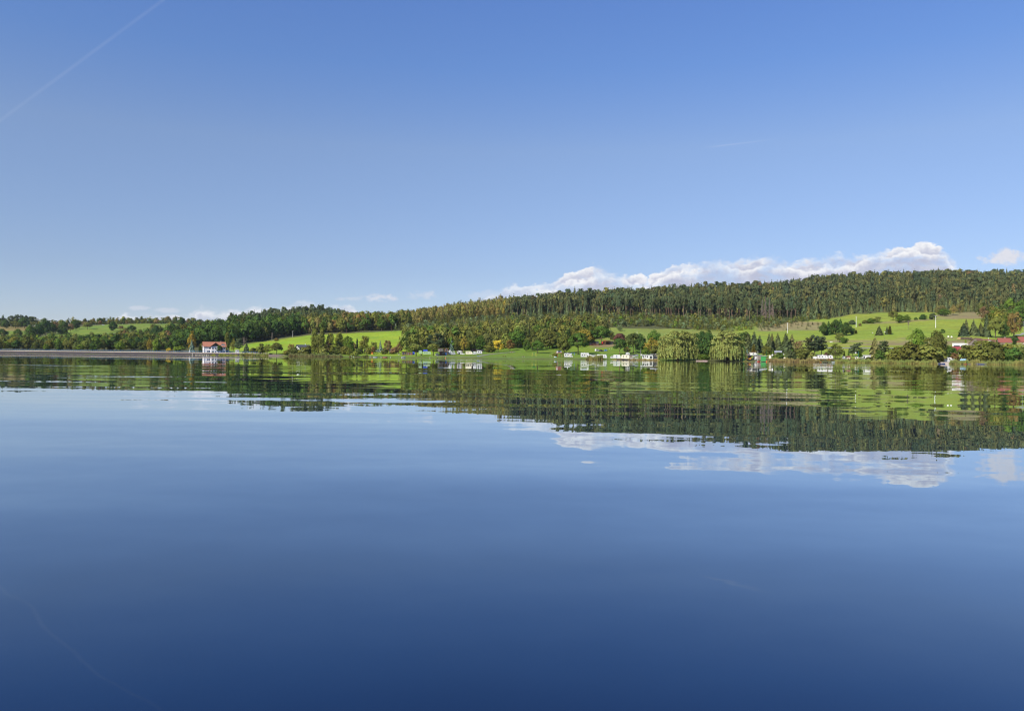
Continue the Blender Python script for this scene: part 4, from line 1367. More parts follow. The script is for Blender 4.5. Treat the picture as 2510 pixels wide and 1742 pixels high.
T = '''
pine 8 803 777 14 spd|dark conifer at the very left of the far crest
pine 28 803 773 16 sp|second conifer of the crest grove at the left edge
pine 42 803 770 14 spd|tallest conifer of the crest grove at the left edge
pine 52 803 771 14 sp|slender conifer in the middle of the left crest grove
pine 63 803 772 14 spd|conifer right of the middle in the left crest grove
pine 76 802 775 14 sp|rightmost conifer of the left crest grove
broad 15 805 783 22 dk|dark round tree under the left crest conifers
airy 38 805 785 24 ol|olive brown tree at the foot of the left crest grove
broad 60 804 778 26 dk|dark broad tree before the right half of the crest grove
broad 44 828 806 22 g|green round tree below the stubble field on the left
broad 5 826 806 30 dk|dark tree cut by the left picture edge below the stubble field
broad 72 829 796 26 g|green tree left of the hillside pasture clump
broad 92 828 795 30 dk|dark wide tree at the left of the hillside pasture clump
broad 111 822 780 26 dk|tall dark tree breaking the skyline in the pasture clump
broad 124 820 790 28 dk|dark tree right of the tallest one in the pasture clump
airy 136 818 786 20 br|brownish tree in the middle of the pasture clump
broad 157 817 788 28 dk|dark broad tree in the right half of the pasture clump
airy 173 812 792 18 br|small brown tree between dark ones in the pasture clump
broad 186 808 784 24 dk|dark dome shaped tree at the right end of the pasture clump
broad 150 819 805 22 g|low green tree in front of the pasture clump
round 214 808 789 22 ol|lone olive tree on the left hillside pasture
broad 277 812 788 22 dk|dark double tree standing in the left hillside pasture
airy 296 808 797 16 br|pale thin tree right of the dark one in the pasture
broad 322 812 797 24 dk|dark low tree at the lower edge of the left pasture
broad 383 830 797 22 dk|dark upright tree right of the left hillside pasture
broad 444 806 778 20 dk|dark round tree on the left crest above the wood
broad 232 858 826 36 bg|big bright green tree behind the dam
broad 214 858 834 30 bg|lower bright green tree left of the big one behind the dam
broad 256 858 824 34 g|green tree right of the big bright one behind the dam
broad 285 858 820 44 dk|broad dark tree behind the middle of the dam railing
airy 389 860 832 28 br|brown bare looking tree behind the dam
airy 366 861 828 14 oy|thin yellow birch behind the dam
shrub 415 863 853 16 ye|yellow shrub behind the dam railing
shrub 440 863 847 30 bg|green shrub behind the dam left of the blue spruce
airy 470 861 812 24 oy|golden tree towering over the blue spruce left of the house
spruce 470 863 830 16 bl|blue spruce behind the dam left of the white house
thuja 491 864 847 10 th|green cone shaped thuja beside the white house
airy 499 856 835 20 dol|olive tree right behind the gable of the white house
poplar 557 861 813 13 ol|slim olive poplar behind the right end of the white house
airy 572 862 829 16 ol|golden olive tree behind the white kiosk
scots 586 863 828 20 pn|dense pine right of the white kiosk
snag 598 863 824 22 gy|grey dead tree top right of the kiosk
spruce 604 864 838 18 sp|dark spruce below the grey dead tree
shrub 622 866 852 22 dol|dark shrub left of the crop field at the shore
shrub 641 868 843 24 ol|olive bush at the lower left corner of the crop field
airy 655 868 841 18 yg|yellow green willow bush beside the round field tree
round 678 870 840 32 dol|round olive tree above the stone quay
shrub 678 836 828 12 or|reddish bush by the wooden pylon on the field edge
airy 714 866 841 20 or|rust coloured small tree left of the dark roof
shrub 722 870 852 32 dol|grey green bush before the dark roofed house
shrub 745 870 850 28 ol|olive bush hiding the dark roofed house
shrub 704 870 857 22 ol|low bush at the right end of the stone quay
shrub 757 869 846 22 dol|bush between the dark roof and the tall poplars
poplar 771 870 805 19 yg|left one of the two tall poplars at the shore
poplar 789 870 804 15 ol|right one of the two tall poplars at the shore
poplar 780 870 822 14 ol|shorter poplar between the two tall ones
shrub 793 870 851 22 wi|pale willow bush under the tall poplars
airy 803 869 830 16 br|brownish tree right of the tall poplars
poplar 810 869 816 20 yg|left poplar of the second pair
poplar 831 868 815 23 yg|right poplar of the second pair
airy 812 869 841 18 oy|dark golden tree below the second pair of poplars
airy 831 869 846 24 ol|olive bushy tree right of the second poplars
willow 853 865 822 31 bg|green weeping tree right of the second poplars
airy 866 864 837 16 br|reddish brown tree under the green weeping tree
thuja 875 864 827 7 spd|very slim dark conifer beside the campsite hedge
airy 893 864 819 30 ol|oval olive lime tree behind the campsite hedge
airy 915 864 835 24 yg|yellow green tree above the campsite hedge
airy 915 867 848 15 or|orange brown small tree behind the campsite hedge
spruce 932 864 832 13 bl|small pointed spruce at the end of the hedge
shrub 857 870 854 17 yg|yellow green bush left of the clipped hedge
shrub 870 873 861 20 yg|low yellow green bush at the water left of the hedge
airy 950 867 831 22 br|pale brown tree right of the small spruce
airy 978 867 840 22 br|dark brown tree left of the brown chalet
broad 996 861 812 36 g|tall dark green tree above the brown chalet
airy 1010 864 838 26 dol|olive tree behind the brown chalet
spruce 1009 858 834 10 bl|blue spruce left of the maroon tree
spruce 1027 858 833 12 bl|blue spruce right of the maroon tree
shrub 1018 862 840 18 rd|maroon tree between two blue spruces
airy 1024 852 802 32 yg|yellow green tree beside the crop field
airy 1043 850 806 24 or|rust brown tree between the two yellow green ones
broad 1080 850 797 54 yg|wide yellow green maple behind the campsite
scots 1060 862 818 34 spd|dark spreading pine left above the umbrella trees
scots 1074 862 815 30 spd|dark pine right above the umbrella trees
spruce 1056 824 797 12 sp|small dark spruce on the crop field edge
airy 1105 858 806 20 br|brown bare tree right of the dark pines
spruce 1107 861 824 13 bl|slim blue spruce behind the white caravans
larch 1122 850 797 17 la|first larch of the row behind the caravans
larch 1136 850 792 17 yg|second larch of the row behind the caravans
larch 1151 850 796 17 la|third larch of the row behind the caravans
larch 1165 848 800 16 la|fourth larch of the row behind the caravans
larch 1181 848 794 17 yg|fifth larch of the row behind the caravans
larch 1200 846 787 18 la|tallest larch of the row behind the caravans
larch 1215 846 789 17 la|larch right of the tallest one in the row
larch 1231 846 795 17 yg|last larch of the row before the yellow tree
airy 1138 864 824 26 oy|golden tree behind the cream caravan
airy 1120 864 826 18 dol|olive tree left of the golden one behind the caravans
broad 1160 862 820 30 dol|dark olive tree behind the caravans
broad 1178 862 822 28 g|green tree behind the last caravan
airy 1192 858 815 24 la|thin tree above the end of the caravan row
airy 1221 862 831 32 ye|bright yellow tree at the end of the caravan row
shrub 1200 864 842 28 ol|olive bush left of the bright yellow tree
broad 1236 850 798 32 dol|dark autumn tree above the bright yellow tree
airy 1250 860 830 28 or|rust coloured tree right of the bright yellow tree
airy 1260 852 818 14 bl|grey green conifer between the two yellow trees
round 1275 853 829 25 lime|lemon yellow tree on the campsite lawn
broad 1291 862 832 20 g|green tree right of the lemon yellow one
broad 1305 858 819 44 dol|wide olive tree behind the green lawn tree
round 1318 866 834 32 g|round green tree on the lawn left of the lookout tower
broad 1347 854 816 46 dol|broad dark tree with autumn tints in the middle of the lawn
airy 1339 838 803 26 lime|lime yellow tree top above the dark lawn trees
shrub 1300 842 820 20 rd|maroon tree top above the lawn trees
broad 1383 866 817 40 ol|rust green tree behind the lookout tower
round 1417 869 815 50 g|biggest green tree on the lawn beside the lookout tower
broad 1432 848 808 50 oy|orange yellow tree behind the biggest lawn tree
round 1474 846 799 44 g|big round dark tree beside the red roofed shelter
broad 1384 826 790 38 g|dark green tree top above the rust green tree
larch 1405 824 788 20 la|left larch above the orange yellow tree
larch 1417 824 790 18 la|right larch above the orange yellow tree
spruce 1306 824 788 16 la|pointed conifer above the maroon tree
spruce 1318 824 790 16 la|second pointed conifer above the lawn trees
spruce 1342 815 784 14 spo|lone pointed conifer above the lime yellow tree
airy 1500 838 812 20 dol|small olive tree right of the red roofed shelter
round 1519 852 817 32 rd|maroon round tree right of the red roofed shelter
round 1519 869 829 34 dk|dark tree with a pale trunk on the lawn
round 1552 866 816 40 dol|broad dark tree on the lawn by the caravans
broad 1570 866 818 30 dk|dark tree between the lawn and the left willow
airy 1537 866 850 22 or|rusty small tree between the two dark lawn trees
broad 1604 846 809 38 g|green tree behind the left willow
airy 1597 870 828 42 oy|golden orange tree beside the left willow
shrub 1583 876 852 22 bg|green bush under the golden orange tree
shrub 1605 876 846 20 dol|dull green bush left of the left willow
shrub 1360 875 865 14 ol|olive bush beside the lookout tower
airy 1519 812 795 16 yp|young lone tree above the upper pasture
shrub 822 869 849 24 dol|dull olive bush between the second pair of poplars
shrub 846 869 847 24 ol|olive bush right of the second pair of poplars
airy 800 869 838 20 ol|olive tree filling the gap between the poplar pairs
shrub 880 868 852 22 dol|bush under the oval lime tree
shrub 905 868 853 20 ol|olive bush right of the oval lime tree
shrub 942 868 853 18 dol|dull bush right of the small pointed spruce
shrub 966 868 850 20 br|brownish bush left of the dark brown tree
umbrella 1020 873 843 29 ol|left umbrella shaped tree on the lakeside lawn
umbrella 1062 872 843 33 ol|right umbrella shaped tree on the lakeside lawn
willow 1661 888 812 108 wi|huge weeping willow on the shore, left one of two
willow 1783 889 812 90 wi|weeping willow on the shore, right one of two
broad 1737 872 812 36 dk|dark tree in the gap between the willows
broad 1722 862 812 30 dk|dark tree top behind the gap of the willows
shrub 1724 886 868 30 g|green bush on the sandy bank between the willows
spruce 1833 866 812 32 sp|dark spruce right behind the right willow
spruce 1848 866 808 32 spd|tall dark spruce above the orange hut
spruce 1862 864 818 28 sp|dark spruce above the blue roof
thuja 1847 870 843 11 oy|golden cone shaped thuja behind the blue roof
spruce 1831 872 853 11 bl|small pale green spruce behind the orange hut
airy 1830 866 846 14 or|rusty bush by the right willow
airy 1878 876 844 28 dol|thin dull tree behind the green boathouse
spruce 1885 862 814 23 sp|first pointed spruce behind the garden colony
spruce 1892 860 813 21 spo|second pointed spruce behind the garden colony
spruce 1906 860 813 26 sp|third pointed spruce behind the garden colony
spruce 1926 866 812 33 sp|fourth pointed spruce of the garden colony
spruce 1941 864 816 28 spo|fifth pointed spruce of the garden colony
thuja 1890 876 856 6 th|left one of two slim thujas above the white shed
thuja 1896 876 855 6 th|right one of two slim thujas above the white shed
thuja 1941 876 854 8 bg|bright green thuja over the garden bushes
shrub 1938 880 858 30 sp|dark pine bush in the garden colony
shrub 1911 878 863 24 g|green bush under the pointed spruces
airy 1957 864 833 26 br|reddish brown tree between the spruce groups
shrub 1966 880 852 40 dol|dull olive bush below the reddish brown tree
shrub 1990 880 862 22 wi|pale bush left of the white garden shed
scots 1984 872 824 28 sp|left conifer of the dense trio by the long caravan
scots 1997 872 819 30 spd|middle conifer of the dense trio by the long caravan
scots 2014 871 824 30 sp|right conifer of the dense trio by the long caravan
shrub 2026 876 863 16 rd|maroon bush behind the long caravan
airy 2047 880 843 42 ol|big tan olive bush right of the long caravan
thuja 2069 878 858 6 th|left thuja of the pair behind the white tents
thuja 2080 878 857 5 th|right thuja of the pair behind the white tents
thuja 2108 876 855 9 bg|bright green thuja beside the flagpole
scots 2105 874 838 32 pn|grey green pine behind the white kiosk hut
scots 2090 874 846 20 pn|smaller grey green pine by the dish pole
spruce 2144 878 822 36 spo|big olive spruce right of the white kiosk hut
scots 2166 874 835 32 sp|dark broad conifer beside the big olive spruce
shrub 2156 884 857 28 g|green bush below the big olive spruce
shrub 2130 884 874 20 dol|low brownish bush by the white kiosk hut
broad 2018 822 791 22 dk|left tree of the dark grove on the meadow
spruce 2031 820 784 24 dk|second tree of the dark grove on the meadow
broad 2047 820 783 28 dk|middle tree of the dark grove on the meadow
spruce 2060 820 778 24 dk|tallest tree of the dark grove on the meadow
broad 2075 822 790 28 dk|right tree of the dark grove on the meadow
shrub 2088 818 802 14 dk|low dark bush at the right end of the meadow grove
airy 2058 839 813 24 ol|brown green tree before the dark meadow grove
shrub 2068 841 826 20 g|green bush below the dark meadow grove
thuja 2098 818 808 7 dol|tiny conifer right of the dark meadow grove
spruce 2155 821 796 20 sp|wide spruce standing alone on the meadow
spruce 2174 820 798 10 spd|left small spruce of the close meadow pair
thuja 2181 820 797 9 dol|right small conifer of the close meadow pair
shrub 2108 800 792 8 or|rusty bush under the forest meadow
shrub 2120 793 784 16 dol|hedge bush left of the olive hedge tree
shrub 2135 792 780 20 g|green hedge bush on the upper meadow
shrub 2088 796 785 18 pn|grey green hedge bush under the upper meadow
airy 2150 790 775 24 ol|olive hedge tree below the upper meadow
round 2189 786 762 24 ol|round olive tree at the forest meadow corner
broad 2205 791 772 22 g|green bush on the meadow crest, left one of two
broad 2223 789 772 20 g|green bush on the meadow crest, right one of two
snag 2226 806 784 22 gy|bare leaning grey tree on the right meadow
shrub 2245 785 777 9 g|tiny bush on the meadow crest
shrub 2263 784 771 18 dk|dark bush on the meadow crest near the pole
shrub 2286 782 767 18 sp|dark bush left of the straw coloured strip
airy 2305 773 747 32 bi|left golden tree at the forest edge by the strip
broad 2315 774 757 34 g|green tree before the golden ones at the forest edge
airy 2336 772 747 18 bi|middle golden tree at the forest edge by the strip
airy 2353 770 742 22 bi|right golden tree at the forest edge by the strip
airy 2411 786 748 26 br|brown tree at the right end of the straw strip
spruce 2362 825 789 28 spd|left spruce of the dark meadow clump by the log pile
spruce 2368 824 779 24 sp|tallest spruce of the dark clump by the log pile
spruce 2386 824 780 22 sp|second tallest spruce of the clump by the log pile
spruce 2392 824 797 24 spd|low spruce of the dark clump by the log pile
spruce 2404 824 787 20 sp|rightmost spruce of the clump by the log pile
spruce 2418 826 766 24 spd|dark conifer left of the olive village tree
round 2440 830 778 38 ol|round olive tree above the brown barn roof
broad 2448 800 764 40 bg|light green tree behind the round olive village tree
broad 2476 778 732 38 bg|bright green tree high above the red roofs
airy 2485 828 760 38 or|autumn brown tree above the red roofs
broad 2505 800 735 44 g|green tree at the right edge above the road
broad 2462 830 790 26 dk|dark tree between the olive and the brown village tree
shrub 2489 845 823 18 dk|dark bush between two red roofs
broad 2246 872 807 50 bg|fresh green tree on the lakeside thicket
shrub 2206 888 852 60 ol|left part of the big shore thicket, an olive bush
shrub 2234 889 838 56 dol|tall olive bush in the middle of the shore thicket
broad 2292 880 812 54 dol|grey olive tree crowning the shore thicket
shrub 2272 889 842 66 ol|large olive bush at the front of the shore thicket
shrub 2300 889 850 40 ol|olive bush behind the small white caravan
broad 2328 880 848 36 g|green tree right of the shore thicket
shrub 2340 882 864 22 br|brownish bush below the red barn roof
airy 2310 818 805 14 g|small tree on the meadow above the thicket
spruce 2367 842 830 8 bg|small conifer before the log pile
shrub 2372 884 844 46 dol|dark olive bush right of the red barn roof
shrub 2402 887 838 60 ol|big olive bush below the grey barn gable
shrub 2436 888 840 48 dol|olive bush below the brown roof
airy 2447 888 854 44 oy|golden olive bush near the right reeds
airy 2500 886 840 46 wi|pale willow bush at the right edge
shrub 2482 888 850 40 g|green bush left of the pale willow bush
airy 2414 850 832 16 yg|golden poplar bush at the barn
'''
for ln in T.strip().splitlines():
    hd, lb = ln.split('|')
    k, px, rb, rt, w, c = hd.split()
    bk = 'lt' if 'pale trunk' in lb else None
    tree(k, float(px), float(rb), float(rt), float(w), c, lb, bark=bk, dmin=8.0 if k == 'willow' else 3.0)


plant('round', on(538, 620), 7.4, 4.8, 'dk', 'dark tree in front of the white house')
plant('thuja', on(522, 620), 3.2, 2.4, 'th', 'small cone shaped evergreen before the white house')

# ------------------------------------------------------------------ reeds along the shore
def reeds(name, segs, label, cg, ct, hmin=1.6, hmax=2.4):
    """segs: (photo column from, to, width of the belt in m, offset of its front from the waterline, blades)"""
    Vs, Ts = [], []
    for a0, a1, wd, off, n in segs:
        a = rng.uniform(a0, a1, n)
        D = shore(a) + off + rng.uniform(0, wd, n) + 1.2 * np.sin(a * 0.21)
        x = (a - CX) / F * D
        z = np.minimum(np.maximum(zat(a, D), -0.25), 1.2)
        edge = np.clip(np.minimum(a - a0, a1 - a) / 5.0, 0.35, 1)
        h = rng.uniform(hmin, hmax, n) * edge * (0.82 + 0.2 * np.sin(a * 0.17 + off) * np.sin(a * 0.061) + 0.14 * np.sin(a * 0.47) + 0.1 * np.sin(a * 1.3))
        az = rng.uniform(0, 3.14, n)
        w = rng.uniform(0.05, 0.12, n)
        lean = rng.normal(0, 0.12, (n, 2)) * h[:, None]
        c, s = np.cos(az) * w, np.sin(az) * w
        V = np.stack([np.stack([x - c, D - s, z - 0.2], -1), np.stack([x + c, D + s, z - 0.2], -1),
                      np.stack([x + c * .8 + lean[:, 0] * .5, D + s * .8 + lean[:, 1] * .5, z + h * .6], -1), np.stack([x - c * .2 + lean[:, 0], D - s * .2 + lean[:, 1], z + h], -1)], 1)
        mixv = np.clip(rng.uniform(0, 1, (n, 1)) + 0.9 * (np.sin(a * 0.09) * np.sin(a * 0.037 + 1))[:, None], 0, 2.2)
        cg2, ct2 = np.array(cg) * 1.9, np.array(ct) * 1.7
        top = cg2 * (1 - 0.3 * mixv) + ct2 * 0.3 * mixv
        bot = ct2 * rng.uniform(0.7, 1.1, (n, 1))
        T_ = np.stack([bot, bot, top, top * 0.95 + ct2 * 0.1], 1)
        Vs.append(V.reshape(-1, 3))
        Ts.append((T_ * rng.uniform(0.75, 1.25, (n, 1, 1))).reshape(-1, 3))
    V = np.concatenate(Vs)
    me = mesh_np(name, V, np.arange(len(V)).reshape(-1, 4), np.concatenate(Ts))
    me.materials.append(LEAF)
    tag(link(name, me), label, 'reeds', None, 'stuff')


GRN, TAN, BRN = (0.092, 0.135, 0.030), (0.260, 0.205, 0.070), (0.190, 0.135, 0.065)
reeds('reed_bed', [(516, 531, 4, -2.5, 900)], 'small round reed clump at the dam foot, left of its twin', (0.15, 0.18, 0.03), TAN, 1.0, 1.5)
reeds('reed_bed', [(534, 586, 4, -2.5, 2200)], 'low reed bed at the dam foot below the white kiosk', (0.15, 0.18, 0.03), TAN, 1.0, 1.6)
reeds('reed_bed', [(584, 662, 5, -3, 4200)], 'green reed bed between the dam and the stone quay', GRN, TAN, 1.5, 2.4)
reeds('reed_bed', [(704, 842, 6, -4, 6500)], 'long grey green reed bed below the tall poplars', (0.095, 0.125, 0.04), BRN, 1.8, 2.8)
reeds('reed_bed', [(852, 864, 3, -3, 700)], 'small reed clump left of the low yellow bush', GRN, BRN, 1.2, 2.0)
reeds('reed_bed', [(884, 906, 3, -3, 1100)], 'small reed bed left of the moored white boat', GRN, BRN, 1.2, 1.9)
reeds('reed_bed', [(1434, 1482, 6, -3, 2600)], 'dark reed clump before the white motorhomes', (0.07, 0.095, 0.025), TAN, 2.0, 3.4)
reeds('reed_bed', [(1500, 1618, 4, -3, 3600)], 'straw coloured reed fringe before the white pavilions', (0.20, 0.17, 0.055), BRN, 0.9, 1.5)
reeds('reed_bed', [(1822, 1834, 3, -3, 600)], 'small square reed clump under the green pole', (0.14, 0.14, 0.04), TAN, 1.2, 1.6)
reeds('reed_bed', [(1880, 2012, 8, -3, 6000)], 'brownish reed belt right of the green boathouse', (0.15, 0.135, 0.045), BRN, 1.8, 2.6)
reeds('reed_bed', [(2046, 2300, 9, -4, 12000)], 'long tall reed belt before the big shore thicket', (0.100, 0.142, 0.034), TAN, 1.7, 2.6)
reeds('reed_bed', [(2326, 2560, 8, -3, 9500)], 'reed belt behind the floating jetties at the right', (0.088, 0.125, 0.034), TAN, 1.7, 2.7)

# ------------------------------------------------------------------ materials of built things
M_WHITE = mat('white_panel', (0.62, 0.62, 0.60), 0.4, var=0.08, streak=0.18)
M_CREAM = mat('cream_panel', (0.76, 0.70, 0.54), 0.45, var=0.06, streak=0.12)
M_PLASTER = mat('white_plaster', (0.86, 0.84, 0.83), 0.85, var=0.05, scale=0.6, streak=0.08)
M_TILE = mat('orange_tile', (0.36, 0.15, 0.088), 0.8, var=0.22, scale=1.4)
M_REDROOF = mat('red_tile', (0.24, 0.075, 0.052), 0.8, var=0.2)
M_MAROON = mat('maroon_sheet', (0.26, 0.045, 0.050), 0.6, var=0.12)
M_BROWNROOF = mat('brown_roof', (0.20, 0.095, 0.065), 0.8, var=0.2)
M_GLASS = mat('dark_glass', (0.022, 0.026, 0.032), 0.12, var=0.05, spec=0.6)
M_TYRE = mat('tyre_rubber', (0.02, 0.02, 0.022), 0.9)
M_STEEL = mat('grey_steel', (0.42, 0.43, 0.44), 0.45, 0.6, var=0.15)
M_ZINC = mat('grey_sheet_roof', (0.36, 0.38, 0.40), 0.5, 0.2, var=0.15, streak=0.2)
M_DARKROOF = mat('slate_roof', (0.060, 0.065, 0.080), 0.7, var=0.15)
M_WOOD = mat('brown_timber', (0.135, 0.060, 0.036), 0.8, var=0.25, streak=0.2)
M_GREYWOOD = mat('weathered_boards', (0.20, 0.165, 0.145), 0.9, var=0.25, streak=0.25)
M_REDWOOD = mat('red_brown_post', (0.28, 0.085, 0.050), 0.8, var=0.2)
M_ORANGE = mat('orange_paint', (0.68, 0.30, 0.030), 0.6, var=0.1)
M_GREEN = mat('green_paint', (0.030, 0.250, 0.050), 0.55, var=0.12, streak=0.15)
M_BLUE = mat('blue_paint', (0.035, 0.150, 0.400), 0.5, var=0.12)
M_BLUETARP = mat('blue_tarpaulin', (0.035, 0.070, 0.480), 0.6, var=0.15)
M_LTBLUE = mat('light_blue_cover', (0.30, 0.52, 0.72), 0.6, var=0.1)
M_BLUEROOF = mat('blue_sheet_roof', (0.075, 0.190, 0.300), 0.5, 0.1, var=0.15, streak=0.15)
M_NAVY = mat('navy_hull', (0.016, 0.035, 0.140), 0.4)
M_RED = mat('red_paint', (0.520, 0.030, 0.025), 0.5, var=0.1)
M_PALEGREEN = mat('pale_green_panel', (0.38, 0.52, 0.31), 0.5, var=0.06, streak=0.1)
M_CONC = mat('pale_concrete', (0.50, 0.42, 0.34), 0.9, var=0.2, scale=0.4)
M_POLE = mat('white_concrete_pole', (0.72, 0.71, 0.68), 0.8, var=0.06)
M_DAM = mat('dark_dam_facing', (0.042, 0.035, 0.037), 0.9, var=0.35, scale=0.25, streak=0.35)
M_STONE = mat('pinkish_stone', (0.34, 0.25, 0.21), 0.9, var=0.25, scale=1.5)
M_ROCK = mat('pale_rock', (0.42, 0.38, 0.33), 0.9, var=0.25, scale=2)
M_DKCAR = mat('dark_car_paint', (0.035, 0.040, 0.060), 0.25, 0.2, spec=0.6)
M_SILVER = mat('silver_paint', (0.50, 0.52, 0.54), 0.35, 0.5)
M_BLACK = mat('black_rubber', (0.018, 0.018, 0.020), 0.7)
M_ORBUOY = mat('orange_plastic', (0.75, 0.16, 0.035), 0.5)
M_YELLOW = mat('yellow_plastic', (0.70, 0.55, 0.03), 0.5)
M_TEAL = mat('teal_paint', (0.05, 0.42, 0.38), 0.5)
M_LOG = mat('cut_timber', (0.52, 0.36, 0.17), 0.9, var=0.2)
M_BARKLOG = mat('log_bark', (0.11, 0.075, 0.060), 0.95, var=0.3)
M_GRAVEL = mat('grey_gravel', (0.20, 0.19, 0.165), 0.95, var=0.2, scale=0.6)
M_ASPH = mat('pale_asphalt', (0.27, 0.27, 0.27), 0.9, var=0.12, scale=0.4)
M_HEDGE = LEAF


def place(px, row, dmin=2.0):
    P = spot(px, row, dmin)
    return P, P.y / F, math.atan((CX - px) / F)


def unit_mesh(mb, name, m):
    me = bpy.data.meshes.new(name)
    me.from_pydata(mb.v, [], mb.f)
    me.update()
    me.materials.append(m)
    return me


# ------------------------------------------------------------------ dam, railing
def dam_pt(px, off=0.0):
    D = float(shore(px)) + 4.5 + off
    return Vector(((px - CX) / F * D, D, 0))


def build_dam():
    pxs = list(range(-420, 661, 20))
    o0 = dam_pt(-420)
    root = thing('dam', 'long dark faced dam with a pale concrete crest along the left shore', 'dam', o0)
    face, crest, toe, joints = MB(), MB(), MB(), MB()
    for p0, p1 in zip(pxs[:-1], pxs[1:]):
        sec = []
        for p in (p0, p1):
            b_ = dam_pt(p) - o0
            n = Vector((-0.12, -0.99, 0)).normalized()
            sec.append((b_, n))
        (a, n), (c, _) = sec
        zc = 1.80
        def q(b_, y, z):
            return tuple(b_ - n * y + Vector((0, 0, z)))
        face.add([q(a, -4.2, -2.0), q(c, -4.2, -2.0), q(c, 0, zc), q(a, 0, zc), q(a, 5.0, zc), q(c, 5.0, zc), q(c, 5.0, -2), q(a, 5.0, -2)],
                 [(0, 1, 2, 3), (3, 2, 5, 4), (4, 5, 6, 7)])
        crest.add([q(a, -0.12, zc - .02), q(c, -0.12, zc - .02), q(c, -0.12, zc + .40), q(a, -0.12, zc + .40), q(a, 0.55, zc + .40), q(c, 0.55, zc + .40), q(c, 0.55, zc - .02), q(a, 0.55, zc - .02)],
                  [(0, 1, 2, 3), (3, 2, 5, 4), (4, 5, 6, 7)])
        joints.add([q(a, -0.135, zc - .02), q(a + (c - a) * 0.012, -0.135, zc - .02), q(a + (c - a) * 0.012, -0.135, zc + .38), q(a, -0.135, zc + .38)], [(0, 1, 2, 3)])
    face.build('dam_face', M_DAM, root)
    crest.build('crest_parapet', M_CONC, root)
    joints.build('parapet_joints', M_DAM, root)
    # railing
    r0 = dam_pt(-60, 0.9)
    r0.z = 2.20
    rail = thing('railing', 'blue steel railing running along the dam crest', 'railing', r0)
    post = unit_mesh(MB().box(-0.055, 0.055, -0.05, 0.05, -0.6, 1.15), 'railing_post', M_BLUE)
    D0 = dam_pt(-60, 0.9)
    D1_ = dam_pt(640, 0.9)
    npost = 150
    for i in range(npost + 1):
        p = -60 + 700 * i / npost
        w = dam_pt(p, 0.9)
        o = link('post', post, rail)
        o.location = (w.x - r0.x, w.y - r0.y, 0)
    for z, r in ((1.1, 0.035), (0.75, 0.02), (0.4, 0.02)):
        pts = []
        for p in range(-60, 641, 20):
            w = dam_pt(p, 0.9)
            pts.append((w.x - r0.x, w.y - r0.y, z))
        MB().tube(pts, r, 5).build('rail', M_BLUE, rail)


build_dam()


def rocks():
    k = 0
    for px, s in ((472, 1.1), (480, 0.7), (483, 0.9), (486, 0.8), (490, 0.7), (493, 1.0), (497, 0.8), (500, 0.9), (503, 1.1), (507, 0.9), (511, 0.8)):
        D = float(shore(px)) + 1.2
        me = bpy.data.meshes.new('rock')
        v = rvec(14) * np.array([0.6, 0.5, 0.45]) * s
        import bmesh
        bm = bmesh.new()
        for q in v:
            bm.verts.new(q)
        bmesh.ops.convex_hull(bm, input=bm.verts)
        bm.to_mesh(me)
        bm.free()
        me.materials.append(M_ROCK)
        o = link('rock', me)
        o.location = ((px - CX) / F * D, D, 0.25 + 0.25 * s)
        tag(o, 'pale boulder lying on the dam face left of the reeds', 'rock', 'boulders on the dam face')


rocks()


